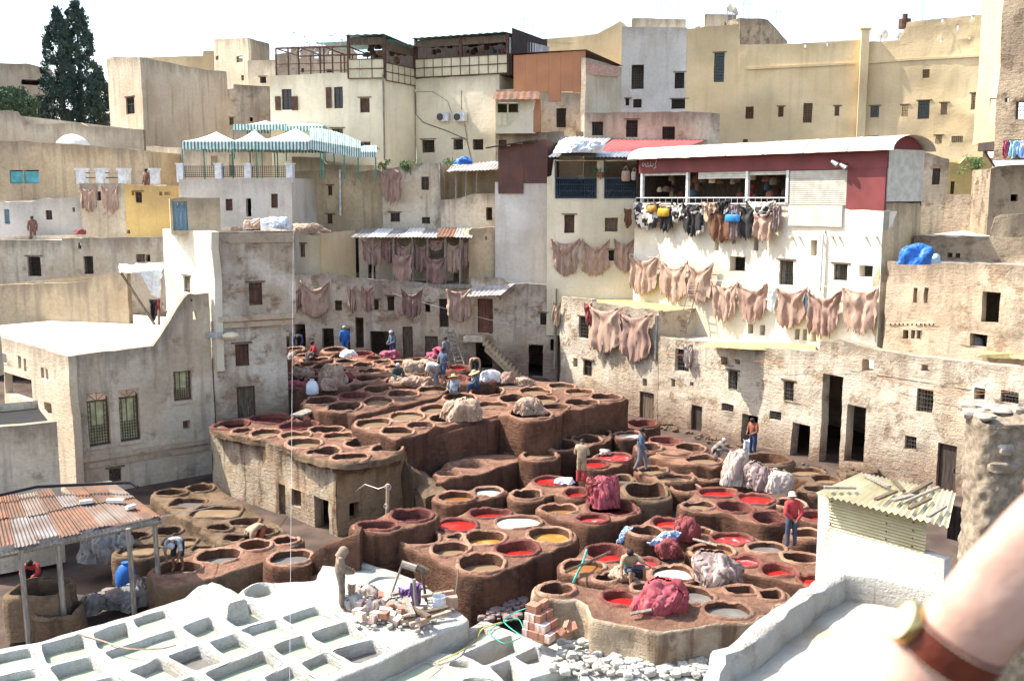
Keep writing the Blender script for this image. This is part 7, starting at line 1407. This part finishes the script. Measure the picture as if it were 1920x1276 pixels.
RAD = dict(pel=.125, spi=.125, che=.145, nec=.058, hea=.088, top=.075, sL=.068, sR=.068, eL=.047, eR=.047, wL=.034, wR=.034, hL=.095, hR=.095, kL=.062, kR=.062, aL=.042, aR=.042, tL=.034, tR=.034)
REG = {}
for a, b in BONES:
    REG[a, b] = 'head' if a in ('nec', 'hea') else 'hip' if b in ('hL', 'hR') else 'torso' if a in ('spi', 'che', 'pel') else 'upper' if a in ('sL', 'sR') else 'fore' if a in ('eL', 'eR') else 'thigh' if a in ('hL', 'hR') else 'shin' if a in ('kL', 'kR') else 'foot'
def person(label, foot, height, yaw, ps, skin=0, wear=(), hat=None, hair=True, group=None):
    """wear: list of (part name, regions, material, inflate)"""
    J = POSES[ps]; s = height / 1.70; rot = Matrix.Rotation(yaw, 3, 'Z')
    t = thing('person', label, 'person', foot, group)
    P_ = {k: rot @ (Vector(v) * s) for k, v in J.items()}; ks = list(J)
    me = bpy.data.meshes.new('body'); me.from_pydata([tuple(P_[k]) for k in ks], [(ks.index(a), ks.index(b)) for a, b in BONES], [])
    o = link(bpy.data.objects.new('body', me)); md = o.modifiers.new('skin', 'SKIN'); md.use_smooth_shade = True
    for i, k in enumerate(ks):
        v = me.skin_vertices[0].data[i]; r = RAD[k] * s; v.radius = (r * (1.22 if k in ('che', 'spi', 'pel') else 1), r * (.82 if k in ('che', 'spi') else 1)); v.use_root = k == 'pel'
    sb = o.modifiers.new('sub', 'SUBSURF'); sb.levels = 1; sb.render_levels = 1
    dg = bpy.context.evaluated_depsgraph_get(); ev = o.evaluated_get(dg); m2 = bpy.data.meshes.new_from_object(ev)
    V = [v.co.copy() for v in m2.vertices]; N_ = [v.normal.copy() for v in m2.vertices]; F = [list(p.vertices) for p in m2.polygons]; bpy.data.objects.remove(o)
    base = Vector(foot); mb = MB(); mb.add([base + v for v in V], F)
    hd = P_['hea']; fw = (P_['top'] - P_['nec']).normalized(); face = rot @ Vector((0, 1, 0)); face = (face - fw * face.dot(fw)).normalized(); sd_ = fw.cross(face)
    for q, r_, l_ in ((.0, .016, .035),): mb.tube([base + hd + face * .07 * s, base + hd + face * (.115 * s) - fw * .02 * s], r_ * s, 5, .02 * s)      # nose
    for sg in (-1, 1): mb.tube([base + hd + sd_ * sg * .075 * s, base + hd + sd_ * sg * .095 * s], .028 * s, 6, .018 * s)                            # ears
    for w_, e_ in (('wL', 'eL'), ('wR', 'eR')):       # hands: palm, four fingers and a thumb
        d_ = (P_[w_] - P_[e_]).normalized(); sx = d_.cross(face); sx = sx.normalized() if sx.length > .01 else sd_; nn = d_.cross(sx); c = base + P_[w_]
        mb.tube([c - d_ * .01 * s, c + d_ * .04 * s, c + d_ * .085 * s], [.028 * s, .036 * s, .034 * s], 6)
        for f_, l_ in ((-.026, .062), (-.009, .074), (.009, .07), (.026, .055)): a = c + d_ * .08 * s + sx * f_ * s; mb.tube([a, a + d_ * l_ * .55 * s + nn * .008 * s, a + d_ * l_ * .9 * s + nn * .028 * s], .0085 * s, 5, .006 * s)
        a = c + d_ * .025 * s + sx * .03 * s; mb.tube([a, a + (d_ + sx * .9).normalized() * .035 * s, a + (d_ * 1.4 + sx * .7).normalized() * .062 * s], .010 * s, 5, .008 * s)
    mb.build('body', SK[skin], t, 80)
    segs = [(P_[a], P_[b], REG[a, b]) for a, b in BONES]
    def region(p):
        best = (9, None)
        for a, b, r in segs:
            ab = b - a; q = max(0, min(1, (p - a).dot(ab) / max(1e-9, ab.length_squared))); d_ = (a + ab * q - p).length
            if d_ < best[0]: best = (d_, r)
        return best[1]
    fr = [region(sum((V[i] for i in f), Vector()) / len(f)) for f in F]
    for nm, regs, mat, inf in wear:
        mp_ = {}; vs_ = []; fs = []
        for f, r in zip(F, fr):
            if r in regs:
                q = []
                for i in f:
                    if i not in mp_: mp_[i] = len(vs_); v = V[i]; vs_.append(base + v + N_[i] * (inf + .012 * NZ(v.x * 9, v.y * 9, v.z * 5)))
                    q.append(mp_[i])
                fs.append(q)
        if vs_: mb = MB(); mb.add(vs_, fs); mb.build(nm, mat, t, 80)
    def cap(rs, nm, mat):
        n = 14; mb = MB(); mb.rings([[base + hd + fw * (z * s) + sd_ * (r * s * math.cos(2 * math.pi * j / n)) + face * ((r * 1.08 + .0) * s * math.sin(2 * math.pi * j / n) - .012 * s) for j in range(n)] for r, z in rs], True, False, True); mb.build(nm, mat, t, 60)
    if hat == 'straw': cap(((.26, .03), (.25, .05), (.11, .075), (.10, .15), (.06, .19), (.01, .2)), 'straw_hat', cloth_mat('straw_hat', (.55, .42, .22)))
    elif hat == 'bucket': cap(((.14, .02), (.105, .06), (.10, .14), (.06, .17), (.01, .175)), 'hat', cloth_mat('hat_pale', (.56, .52, .46)))
    elif hat == 'cap': cap(((.108, .03), (.106, .09), (.08, .135), (.01, .15)), 'cap', cloth_mat('cap_grey', (.38, .38, .40)))
    elif hat == 'hood': cap(((.13, -.17), (.122, -.06), (.125, .04), (.11, .11), (.06, .15), (.01, .16)), 'hood', cloth_mat('hood_pale', (.26, .20, .14)))
    elif hair: cap(((.098, -.035 if False else .0), (.103, .05), (.088, .10), (.05, .13), (.01, .14)), 'hair', M['hair_black'])
    return t
TO, TOf, UP, LEG, SHO = ('torso', 'upper'), ('torso', 'upper', 'fore'), ('torso', 'upper'), ('hip', 'thigh', 'shin'), ('hip', 'thigh')
BT = ('foot',)
cm_ = cloth_mat
def W(top, tc, bot, bc, shoes=None):
    r = []
    if top: r.append(('shirt', {'t': TO, 'l': TOf}[top], tc, .022))
    if bot: r.append(('trousers' if bot == 'l' else 'shorts', {'l': LEG, 's': SHO}[bot], bc, .02))
    if shoes: r.append(('shoes', BT, shoes, .012))
    return r
red = cm_('cloth_red', (.42, .05, .05)); navy = cm_('cloth_navy', (.04, .06, .13)); blue = cm_('cloth_blue', (.04, .16, .48)); grey = cm_('cloth_grey', (.17, .17, .19)); white = cm_('cloth_white', (.62, .60, .58)); khaki = cm_('cloth_khaki', (.34, .27, .17)); green = cm_('cloth_green', (.05, .07, .065)); black = cm_('cloth_black', (.02, .02, .022)); brown = cm_('cloth_brown', (.28, .09, .05)); pale = cm_('cloth_pale', (.46, .40, .31)); slate = cm_('cloth_slate', (.10, .13, .18)); pink = cm_('cloth_pink', (.48, .10, .16)); robe = cm_('cloth_robe', (.22, .11, .08)); jean = cm_('cloth_jean', (.06, .08, .13)); check = cm_('cloth_check', (.40, .42, .44), (.12, .15, .18)); tan = cm_('cloth_tan', (.36, .28, .18)); olive = cm_('cloth_olive', (.16, .15, .09)); camo = cm_('cloth_camo', (.24, .2, .17), (.08, .07, .06))
F0 = math.pi     # facing the camera
person('standing man in red shirt and pale hat, hands behind his back', PZ(1483, 1026, 1.25), 1.72, .15, 'handsback', 0, W('l', red, 'l', jean, black), 'bucket')
person('man in grey sweater walking along a vat rim, looking down', PZ(1201, 884, 1.4), 1.72, -1.9, 'walk', 0, W('l', slate, 'l', grey, black))
person('man in tan shirt stooping over a red vat, seen from behind', PZ(1090, 905, 1.35), 1.66, -.3, 'lookdown', 1, W('t', tan, 's', khaki) + [('apron', ('shin',), red, .05)])
person('man in khaki shirt sitting on a vat rim reaching out', PZ(1180, 1072, 1.3), 1.7, F0 + .2, 'sitreach', 0, W('t', khaki, 's', jean))
person('hooded man in pale work clothes beside the lime pits', PZ(640, 1140, .75), 1.74, -1.3, 'lookdown', 1, W('l', cm_('cloth_hoodie', (.27, .21, .145), (.17, .13, .09)), 'l', cm_('cloth_mudpale', (.20, .17, .135), (.10, .08, .065)), brown), 'hood')
person('man in orange-brown shirt at a doorway holding white cloth', PZ(1408, 851, .75) + Vector((0, -.3, 0)), 1.7, 2.2, 'lookdown', 1, W('t', brown, 'l', navy))
person('crouching man in grey camouflage beside the doorway vats', PZ(1343, 858, 1.5), 1.65, -1.6, 'squat', 0, W('l', camo, 'l', camo), 'cap')
person('man in striped top stooping into the left courtyard pit', PZ(333, 1071, .55), 1.68, F0, 'bend', 1, W('t', check, 's', black), 'cap')
person('man bending low into a pit at the courtyard edge', PZ(484, 1034, .1), 1.65, F0 - .9, 'deep', 1, W('t', tan, 's', brown))
person('man in red crouching in the dark under the rusty shed', PZ(66, 1090, .1), 1.65, F0, 'squat', 1, W('l', red, 'l', black))
person('man in red shirt sitting on the farthest vats', PZ(593, 669, 3.75), 1.7, 2.0, 'sit', 0, W('t', red, 'l', grey))
person('man in bright blue jacket at a far doorway', PZ(647, 668, 3.0), 1.7, 0.3, 'stand', 0, W('l', blue, 'l', blue), 'cap')
person('man in grey jacket and cap before the wide dark doorway', PZ(737, 678, 3.0), 1.7, F0 - .8, 'lookdown', 0, W('l', slate, 'l', navy), 'cap')
person('man in dark blue half hidden in the leftmost far doorway', PZ(562, 664, 3.0), 1.7, F0, 'bend', 1, W('l', navy, 'l', black))
person('man in blue shirt and dark shorts walking on the far vats', PZ(832, 722, 3.35), 1.72, 2.4, 'walk', 0, W('t', slate, 's', navy))
person('bare-chested man in black shorts bending on the far vats', PZ(891, 714, 3.35), 1.7, F0, 'bend', 2, W(None, None, 's', black))
person('man in white T-shirt bending over hides on the far vats', PZ(816, 725, 3.3), 1.65, 1.3, 'bend', 0, W('t', white, 'l', grey))
person('man in dark green seated on a vat rim with pale cap', PZ(745, 713, 3.4), 1.7, F0 + .3, 'sit', 0, W('l', green, 'l', green), 'cap')
person('man in checked shirt and straw hat seated with his back turned', PZ(851, 739, 3.2), 1.7, .1, 'sit', 0, W('l', check, 'l', grey), 'straw')
person('man in slate shirt and straw hat low in a red vat', PZ(897, 728, 3.2), 1.66, 1.7, 'sit', 0, W('l', slate, 'l', navy), 'straw')
person('person in pink bent at the left end of the far vats', PZ(533, 688, 3.5), 1.6, F0 - 1.2, 'bend', 1, W('l', pink, 'l', pink))
person('person in pink stooping near the wooden ladder', PZ(822, 684, 3.1), 1.6, F0 + 1.2, 'deep', 1, W('l', pink, 'l', pink))
person('person in a grey shirt behind the walking man near the ladder', PZ(836, 692, 3.0), 1.68, 1.0, 'stand', 0, W('l', grey, 'l', olive))
person('person in brown robe on the white-pillared terrace', l4b.pt(*l4b.uz(268, 346), -1.2) - Vector((0, 0, .75)), 1.7, F0 - .5, 'stand', 1, W('l', robe, 'l', robe))
person('person in brown standing on the roof of the grey row', PY(63, 456, 62.2), 1.65, .6, 'stand', 1, W('l', robe, 'l', robe))
wc = Line(1385, PZ(1400, 855, .75).y - .5, 1415, PZ(1400, 855, .75).y - .4); hide(wc, 1393, 822, 1404, 858, 'white cloth held by the man in the right doorway', 'canvas_white', .05, .05, None, 'cloth', cat='cloth', jag=.04)
hm = Line(652, PZ(650, 1135, .75).y - .1, 672, PZ(650, 1135, .75).y - .1); hide(hm, 653, 1092, 668, 1132, 'stained tan hide held by the hooded man', 'hide_tan', .05, .05, None, 'held_hide', cat='hide', jag=.1)
# ================================================================ trees
def leaf_mat(n, c, c2):
    m, t, b = base_mat(n, c, .7, 0, .2); v = obcoords(t); f, r = noise_fac(t, v, 1.1, 4, .35, .65); t.links.new(mixc(t, f, c, c2), b.inputs['Base Color']); return m
leaf_mat('leaf_cypress', (.032, .058, .046), (.065, .098, .072)); leaf_mat('leaf_bush', (.05, .085, .04), (.09, .13, .07)); leaf_mat('leaf_plant', (.06, .13, .03), (.10, .17, .05))
simple('bark', (.10, .075, .055), .95, scale=5, bstr=.6)
def leaves(mb, c, r, n, size, up=.0):
    for _ in range(n):
        d_ = Vector((rnd.gauss(0, 1), rnd.gauss(0, 1), rnd.gauss(0, 1))).normalized() * rnd.random() ** .45; p = c + Vector((d_.x * r[0], d_.y * r[1], d_.z * r[2]))
        a = Vector((rnd.uniform(-1, 1), rnd.uniform(-1, 1), rnd.uniform(-.6, 1) + up)).normalized(); b = a.orthogonal().normalized(); s_ = size * rnd.uniform(.6, 1.4)
        mb.add((p - b * s_ * .35, p + a * s_ * .4 - b * s_ * .05, p + b * s_ * .35 + a * s_ * .1, p + a * s_), ((0, 1, 3), (1, 2, 3)))
def tree(label, base, H, prof, nl, mat, size, cat='tree', name='cypress_tree', wide=1.0):
    t = thing(name, label, cat, base); mb = MB(); mb.tube([base, base + Vector((.1, 0, H * .4)), base + Vector((0, .1, H * .92))], [H * .03, H * .018, H * .004], 8); tk_ = mb.build('trunk', M['bark'], t, 60)
    mb = MB()
    for k in range(14):
        f = .12 + .8 * k / 14; a = k * 2.4; r = interp(prof, f) * .8; mb.tube([base + Vector((0, 0, H * f)), base + Vector((r * math.cos(a) * .6, r * math.sin(a) * .6, H * (f + .05))), base + Vector((r * math.cos(a), r * math.sin(a), H * min(1, f + .11)))], .05, 5, .015)
    mb.build('limb', M['bark'], t); mb = MB()
    for k in range(nl):
        f = rnd.random() ** .85; r = interp(prof, f); a = rnd.uniform(0, 6.28); q = r * (.35 + .65 * rnd.random() ** .5); c = base + Vector((q * math.cos(a), q * math.sin(a), H * f)); cr_ = rnd.uniform(.16, .42) * wide * (1.15 - .6 * f)
        leaves(mb, c, (cr_, cr_, cr_ * 1.6), 34, size, .7)
    mb.build('crown', M[mat], t); return t
Yt = 88; b1 = PY(120, 245, Yt); b2 = PY(163, 245, Yt + 1.5); hh = lambda y, Y, b: PY(100, y, Y).z - b.z
tree('left and shorter cypress of the pair on the skyline', b1, hh(20, Yt, b1), [(0, 1.5), (.25, 1.7), (.55, 1.6), (.72, 1.15), (.88, .62), (1, .12)], 300, 'leaf_cypress', .26)
tree('right and taller cypress of the pair on the skyline', b2 - Vector((.4, 0, 0)), hh(6, Yt + 1.5, b2), [(0, 1.6), (.3, 1.9), (.55, 1.75), (.72, 1.2), (.9, .85), (1, .25)], 340, 'leaf_cypress', .26)
b3 = PY(188, 243, Yt - 1); tree('dark bushy evergreen at the foot of the cypresses', b3, hh(140, Yt - 1, b3), [(0, 1.0), (.4, 1.15), (.8, .8), (1, .2)], 150, 'leaf_cypress', .26, name='evergreen_tree')
b4 = PY(28, 240, Yt - 4); tree('round grey-green bush tree above the garden wall', b4, hh(172, Yt - 4, b4), [(0, 1.2), (.3, 2.1), (.7, 2.0), (1, .8)], 170, 'leaf_bush', .24, name='bush_tree', wide=1.3)
for i, (ln, x, y, r, lb) in enumerate(((gh, 722, 308, .35, 'small bush at the corner of the crumbling house roof'), (gh, 770, 312, .5, 'leafy weed on the shaded grey house parapet'), (gh, 755, 308, .3, 'smaller weed left of the leafy one on the grey parapet'), (vg, 848, 303, .4, 'weed beside the small blue tarp'), (bh, 1126, 322, .4, 'potted plant on the balcony pillar'))):
    t = thing('plant', lb, 'plant', ln.pt(*ln.uz(x, y + 4), .05)); mb = MB(); c = ln.pt(*ln.uz(x, y), .1)
    for k in range(7): leaves(mb, c + Vector((rnd.uniform(-r, r), rnd.uniform(-.1, .2), rnd.uniform(-r * .8, r * .6))), (r * .4,) * 3, 16, .16)
    mb.build('foliage', M['leaf_plant'], t); mb = MB(); mb.tube([c - Vector((0, 0, r)), c + Vector((.03, 0, r * .6))], .02, 5); mb.build('stem', M['bark'], t)
    if i == 4: mb = MB(); n = 12; p0 = ln.pt(*ln.uz(x, 332), .1); mb.rings([[p0 + Vector((q * math.cos(2 * math.pi * j / n), q * math.sin(2 * math.pi * j / n), z_)) for j in range(n)] for q, z_ in ((.14, 0), (.2, .26), (.18, .26), (.16, .2))], True, True, True); mb.build('pot', M['rust_door'], t)
tt = PY(1822, 312, 56.5); t = thing('plant', 'green bush growing over the ochre wall', 'plant', tt); mb = MB()
for k in range(12): leaves(mb, tt + Vector((rnd.uniform(-.5, .5), 0, rnd.uniform(-.3, .4))), (.25,) * 3, 16, .2)
mb.build('foliage', M['leaf_plant'], t)
# ================================================================ antennas and dishes, ropes
for i, (x, y0, y1, Y, lb) in enumerate(((1240, 0, 40, 82, 'thin antenna mast left of the roof hut'), (1270, -5, 40, 83, 'tall antenna mast in the middle of the roof hut'), (1394, 0, 40, 83, 'antenna mast right of the satellite dishes'), (1403, 5, 40, 85, 'short antenna mast right of the satellite dishes'), (1455, 18, 50, 86, 'lone antenna mast on the stone rooftop house'), (981, 33, 72, 75, 'faint antenna mast left above the orange building'), (998, 42, 78, 75, 'middle faint antenna mast above the orange building'), (1030, 42, 75, 90, 'right faint antenna mast above the yellow wall'), (1730, -10, 40, 74, 'antenna mast above the long yellow building'), (446, 62, 74, 101, 'left antenna on the skyline tower'), (457, 57, 73, 101, 'right antenna on the skyline tower'))):
    t = thing('antenna', lb, 'antenna', PY(x, y1, Y), 'rooftop antennas'); mb = MB(); mb.tube([PY(x, y1 + 4, Y), PY(x + 1, y0, Y)], .022, 4); mb.build('mast', M['galv'], t)
    mb = MB(); c = PY(x + 1, y0 + 4, Y); mb.tube([c + Vector((-.5, 0, 0)), c + Vector((.5, 0, .02))], .012, 4)
    for k in range(5): mb.tube([c + Vector((-.45 + .22 * k, 0, -.14)), c + Vector((-.45 + .22 * k, 0, .14))], .01, 4)
    mb.build('aerial', M['galv'], t)
def dish(x, y, Y, r, yaw, label):
    c = PY(x, y, Y); t = thing('satellite_dish', label, 'satellite dish', c - Vector((0, 0, 1)), 'satellite dishes'); rot = Matrix.Rotation(yaw, 3, 'Z') @ Matrix.Rotation(R(60), 3, 'X'); mb = MB(); n = 20
    mb.rings([[c + rot @ Vector((r * q * math.cos(2 * math.pi * j / n), r * q * math.sin(2 * math.pi * j / n), r * .3 * q * q)) for j in range(n)] for q in (.05, .4, .75, 1, .98)], True, True, False); mb.build('reflector', M['white_paint'], t, 60)
    mb = MB(); mb.tube([c, c - Vector((0, 0, 1.2))], .04, 5); mb.build('mast', M['galv'], t); mb = MB(); mb.tube([c, c + rot @ Vector((0, .1, r * .9))], .02, 4); mb.build('feed_arm', M['galv'], t)
dish(1364, 14, 83, .5, 1.9, 'left satellite dish on the roof hut'); dish(1374, 20, 83.5, .5, 1.7, 'right satellite dish on the roof hut'); dish(1652, 66, 77, .5, 2.2, 'satellite dish behind the yellow parapet, left'); dish(1684, 68, 77, .35, 2.2, 'satellite dish behind the yellow parapet by the chimney')
def smooth(P):
    P = [Vector(p) for p in P]; out = []
    for i in range(len(P) - 1):
        a, b, c, d = P[max(0, i - 1)], P[i], P[i + 1], P[min(len(P) - 1, i + 2)]
        for k in range(6): t = k / 6; out.append(.5 * (2 * b + (c - a) * t + (2 * a - 5 * b + 4 * c - d) * t * t + (3 * b - a - 3 * c + d) * t ** 3))
    return out + [P[-1]]
def rope(pts, r, mat, label, cat='rope', name='rope'):
    mb = MB(); mb.tube(smooth(pts) if 2 < len(pts) < 12 else pts, r, 5); return tag(mb.build(name, M[mat], None, 60), label, cat)
simple('rope_grey', (.42, .42, .44), .8, bstr=0)
a, b = PY(550, 434, 43.8), PY(543, 1300, 19); rope([a.lerp(b, i / 12) - Vector((.0, 0, .0)) for i in range(13)], .0045, 'rope_grey', 'long pale cable hanging from the tower house roof toward the viewer')
def sagrope(a, b, sag, r, mat, label): rope([Vector(a).lerp(b, i / 12) - Vector((0, 0, sag * 4 * (i / 12) * (1 - i / 12))) for i in range(13)], r, mat, label)
sagrope(B + Vector((.05, 0, 0)), v1.pt(*v1.uz(512, 914), .05), .12, .014, 'rope_white', 'white rope from the rusty shed to the vat house wall')
sagrope(rl.pt(*rl.uz(1250, 660), .15), rl.pt(*rl.uz(1440, 676), .25), .12, .009, 'rope_orange', 'orange rope along the upper wall of the long tannery house')
sagrope(rl.pt(*rl.uz(1440, 676), .25), rl.pt(*rl.uz(1625, 674), .15), .15, .009, 'rope_orange', 'orange rope over the tall dark passage'); sagrope(rl.pt(*rl.uz(1650, 700), .2), rl.pt(*rl.uz(1960, 720), .2), .55, .010, 'rope_orange', 'orange rope sagging across the right end of the tannery house')
sagrope(wl.pt(*wl.uz(1188, 476), .32), wl.pt(*wl.uz(1345, 490), .32), .05, .014, 'rope_white', 'clothesline holding the upper hides on the white building'); sagrope(wl.pt(*wl.uz(1340, 524), .32), wl.pt(*wl.uz(1658, 538), .32), .08, .014, 'rope_white', 'clothesline holding the lower hides on the white building'); sagrope(bk.pt(*bk.uz(740, 548), .6), bk.pt(*bk.uz(990, 612), .6), .1, .012, 'rope_white', 'thin white line crossing the back row wall')
ladder('slender ladder leaning on the white shop building behind the third hide', wl.pt(*wl.uz(1308, 528), .5), wl.pt(*wl.uz(1322, 528), .5), wl.pt(*wl.uz(1300, 618), 1.2), wl.pt(*wl.uz(1315, 622), 1.2), 10, 'wood_grey', .03)
simple('hose_green', (.05, .42, .30), .4, bstr=0)
rope([PZ(1075, 1092, 1.2), PZ(1082, 1075, 1.4), PZ(1092, 1055, 1.35), PZ(1100, 1030, 1.5)], .035, 'hose_green', 'green hose over the rim of the orange vat', 'hose', 'hose'); rope([PZ(1000, 1135, .5), PZ(960, 1150, .3), PZ(945, 1165, .3), PZ(980, 1190, .35), PZ(972, 1160, .3), PZ(935, 1170, .3), PZ(918, 1185, .32), PZ(945, 1205, .3), PZ(975, 1195, .3)], .016, 'hose_green', 'green hose coiled by the brick stack', 'hose', 'hose')
simple('hose_yellow', (.55, .45, .12), .5, bstr=0); rope([PZ(940, 1166, .35), PZ(905, 1178, .32), PZ(892, 1200, .1), PZ(860, 1222, .32), PZ(820, 1240, .32)], .02, 'hose_yellow', 'thin yellow hose lying across the lime pits', 'hose', 'hose'); rope([PZ(150, 1188, .8), PZ(190, 1200, .8), PZ(240, 1215, .82), PZ(300, 1215, .8), PZ(330, 1208, .82)], .02, 'hide_buff', 'tan hose looping over the left lime pits', 'hose', 'hose')
rope([PZ(1060, 1072, 1.3), PZ(1145, 1034, 1.6)], .045, 'wood_old', 'wooden stirring pole across the orange vat', 'pole', 'pole'); rope([PZ(1182, 1150, 1.35), PZ(1222, 1142, 1.5)], .05, 'wood_grey', 'wooden pole end under the rose-red heap', 'pole', 'pole'); rope([PZ(1300, 1010, 1.3), PZ(1345, 1022, 1.32)], .05, 'wood_grey', 'paddle lying across the orange vat', 'pole', 'pole')
# rubble
def rubble(label, pts, n, r0, r1, z, mat):
    mb = MB(); P = [PZ(x, y, z) for x, y in pts]
    for i in range(n):
        a, b = rnd.random(), rnd.random(); c = (P[0].lerp(P[1], a)).lerp(P[3].lerp(P[2], a), b); r = rnd.uniform(r0, r1) * rnd.uniform(.6, 1); m = rock_mb(i * 1.7, c + Vector((0, 0, r * .3 + NZ(c.x, c.y, 2) * .1)), (r, r * .9, r * .6)); mb.add(m.v, m.f)
    return tag(mb.build('rubble', M[mat], None, 50), label, 'rubble', None, 'stuff')
rubble('white lime rubble in front of the pale vat block', [(1020, 1262), (1330, 1270), (1330, 1205), (1050, 1200)], 330, .03, .17, .3, 'lime'); rubble('stones strewn on the rubble terrace at right', [(1720, 440), (1870, 440), (1860, 420), (1720, 420)], 90, .1, .3, 9.95, 'pier_stone_pale'); rubble('broken bricks and scraps on the lime pit rim', [(660, 1175), (800, 1185), (850, 1120), (680, 1115)], 120, .03, .1, .8, 'lime'); rubble('debris in the dark trench by the brick stack', [(900, 1165), (970, 1165), (990, 1120), (930, 1130)], 120, .04, .14, .1, 'hide_greymauve'); rubble('rubble below the wall left of the hooded man', [(500, 1095), (600, 1085), (600, 1060), (520, 1070)], 90, .05, .18, .3, 'clay_mud')
rubble('broken stone steps beside the tall round vat', [(955, 870), (985, 862), (978, 800), (950, 800)], 60, .1, .3, 1.4, 'clay_mud'); rubble('low broken stone footing at the mouth of the dark passages', [(1575, 905), (1640, 905), (1640, 880), (1575, 880)], 40, .12, .32, .7, 'clay_mud'); rubble('loose stones along the foot of the right wall', [(1230, 800), (1540, 895), (1560, 885), (1240, 790)], 120, .04, .15, .55, 'clay_mud')
mb = MB(); P = [PZ(x, y, .6) for x, y in ((985, 1200), (1110, 1165), (1350, 1175), (1360, 1320), (1080, 1320))]; n = 30
x0, x1 = min(p.x for p in P), max(p.x for p in P) + 1; y0, y1 = min(p.y for p in P), max(p.y for p in P) + .6
mb.rings([[Vector((x0 + (x1 - x0) * i / n, y0 + (y1 - y0) * j / n, -.05 + .38 * sstep(.1, .6, j / n) * sstep(.05, .4, i / n) + NZ(i * .5, j * .5, 7) * .16 + NZ(i * 1.3, j * 1.3, 9) * .06)) for i in range(n + 1)] for j in range(n + 1)], False); tag(mb.build('lime_ground', M['lime'], None, 60), kind='structure')
# ================================================================ the pointing forearm with wrist watch at the right edge (close to the lens)
simple('arm_skin', (.52, .33, .245), .5, col2=(.43, .25, .18), scale=30, bstr=.12, spec=.4, detail=9); simple('watch_leather', (.13, .028, .012), .4, col2=(.09, .018, .01), scale=40, bstr=.2); simple('watch_gold', (.62, .47, .2), .25, metal=.9, bstr=0); simple('stitch', (.6, .5, .38), .8, bstr=0)
D0 = .62; AP = [(1480, 1580, .66), (1580, 1480, .65), (1690, 1370, .64), (1785, 1262, .63), (1858, 1178, .62), (1930, 1105, .615), (2010, 1035, .61), (2085, 975, .61)]
pts = [PY(p[0] - 24, p[1] - 20, p[2]) for p in AP]; rad = [(.040, .034), (.037, .031), (.034, .027), (.0315, .023), (.0305, .0215), (.033, .020), (.036, .018), (.037, .016)]
arm = thing('forearm', 'out-of-focus forearm and hand wearing a brown leather watch at lower right', 'arm', pts[0]); mb = MB(); rs = []; fine = []
vw = Vector((0, -1, .15)).normalized()
def ap(f):
    i = min(len(pts) - 2, int(f)); g = f - i; g2 = g * g * (3 - 2 * g); return pts[i].lerp(pts[i + 1], g), rad[i][0] + (rad[i + 1][0] - rad[i][0]) * g2, rad[i][1] + (rad[i + 1][1] - rad[i][1]) * g2
def ring(f, k=1.0, n=28):
    p, ra, rb_ = ap(f); q, _, _ = ap(min(len(pts) - 1.001, f + .05)); p0, _, _ = ap(max(0, f - .05)); t_ = (q - p0).normalized(); a = t_.cross(vw).normalized(); b = a.cross(t_)
    return [p + a * (ra * k * math.cos(2 * math.pi * j / n)) + b * (rb_ * k * math.sin(2 * math.pi * j / n)) for j in range(n)]
mb.rings([ring(i * .25) for i in range(28)], True, True, True)
tip, ra, rb_ = ap(6.9); td_ = (pts[7] - pts[6]).normalized(); ta_ = td_.cross(vw).normalized()
for f_, l_ in ((-.032, .085), (-.011, .10), (.011, .095), (.031, .075)): c = tip + ta_ * f_; mb.tube([c - td_ * .02, c + td_ * l_ * .5 - vw * .006, c + td_ * l_ * .85 - vw * .025, c + td_ * l_ - vw * .04], [.0105, .0098, .009, .007], 10)
c = pts[5] + ta_ * .036; mb.tube([c - td_ * .02, c + td_ * .025 + ta_ * .02, c + td_ * .06 + ta_ * .03], [.015, .0125, .0095], 10)
mb.build('skin', M['arm_skin'], arm, 80)
wt = thing('wrist_watch', 'gold-cased watch on a brown leather strap around the near wrist', 'watch', ap(3.35)[0])
mb = MB(); mb.rings([ring(3.03, 1.0), ring(3.05, 1.07), ring(3.32, 1.08), ring(3.60, 1.07), ring(3.62, 1.0)], True); mb.build('strap', M['watch_leather'], wt, 40)
for f in (3.08, 3.57):
    r_ = ring(f, 1.085, 56); mb = MB()
    for j in range(0, 56): a, b = Vector(r_[j]), Vector(r_[(j + 1) % 56]); mb.tube([a.lerp(b, .2), a.lerp(b, .7)], .0006, 4)
    mb.build('stitching', M['stitch'], wt)
p, ra, rb_ = ap(3.35); q, _, _ = ap(3.45); t_ = (q - p).normalized(); a = t_.cross(vw).normalized(); b = a.cross(t_)
side = -a if (p - a * .1).x < (p + a * .1).x else a
nrm = (side * 1.0 - vw * .02).normalized(); c = p + nrm * (ra * 1.02); e1 = t_; e2 = nrm.cross(e1).normalized(); n = 28
mb = MB(); mb.rings([[c + nrm * z_ + e1 * (r_ * math.cos(2 * math.pi * j / n)) + e2 * (r_ * math.sin(2 * math.pi * j / n)) for j in range(n)] for r_, z_ in ((.012, -.004), (.0150, .0), (.0150, .004), (.0135, .006), (.0128, .005))], True, True, False); mb.build('case', M['watch_gold'], wt, 40)
mb = MB(); mb.add([c + nrm * .0052 + e1 * (.0129 * math.cos(2 * math.pi * j / n)) + e2 * (.0129 * math.sin(2 * math.pi * j / n)) for j in range(n)], [list(range(n))]); mb.build('dial', M['cream_sheet'], wt)
mb = MB(); mb.tube([c + nrm * .003 + e2 * .015, c + nrm * .003 + e2 * .0185], .002, 8); mb.build('crown_knob', M['watch_gold'], wt)
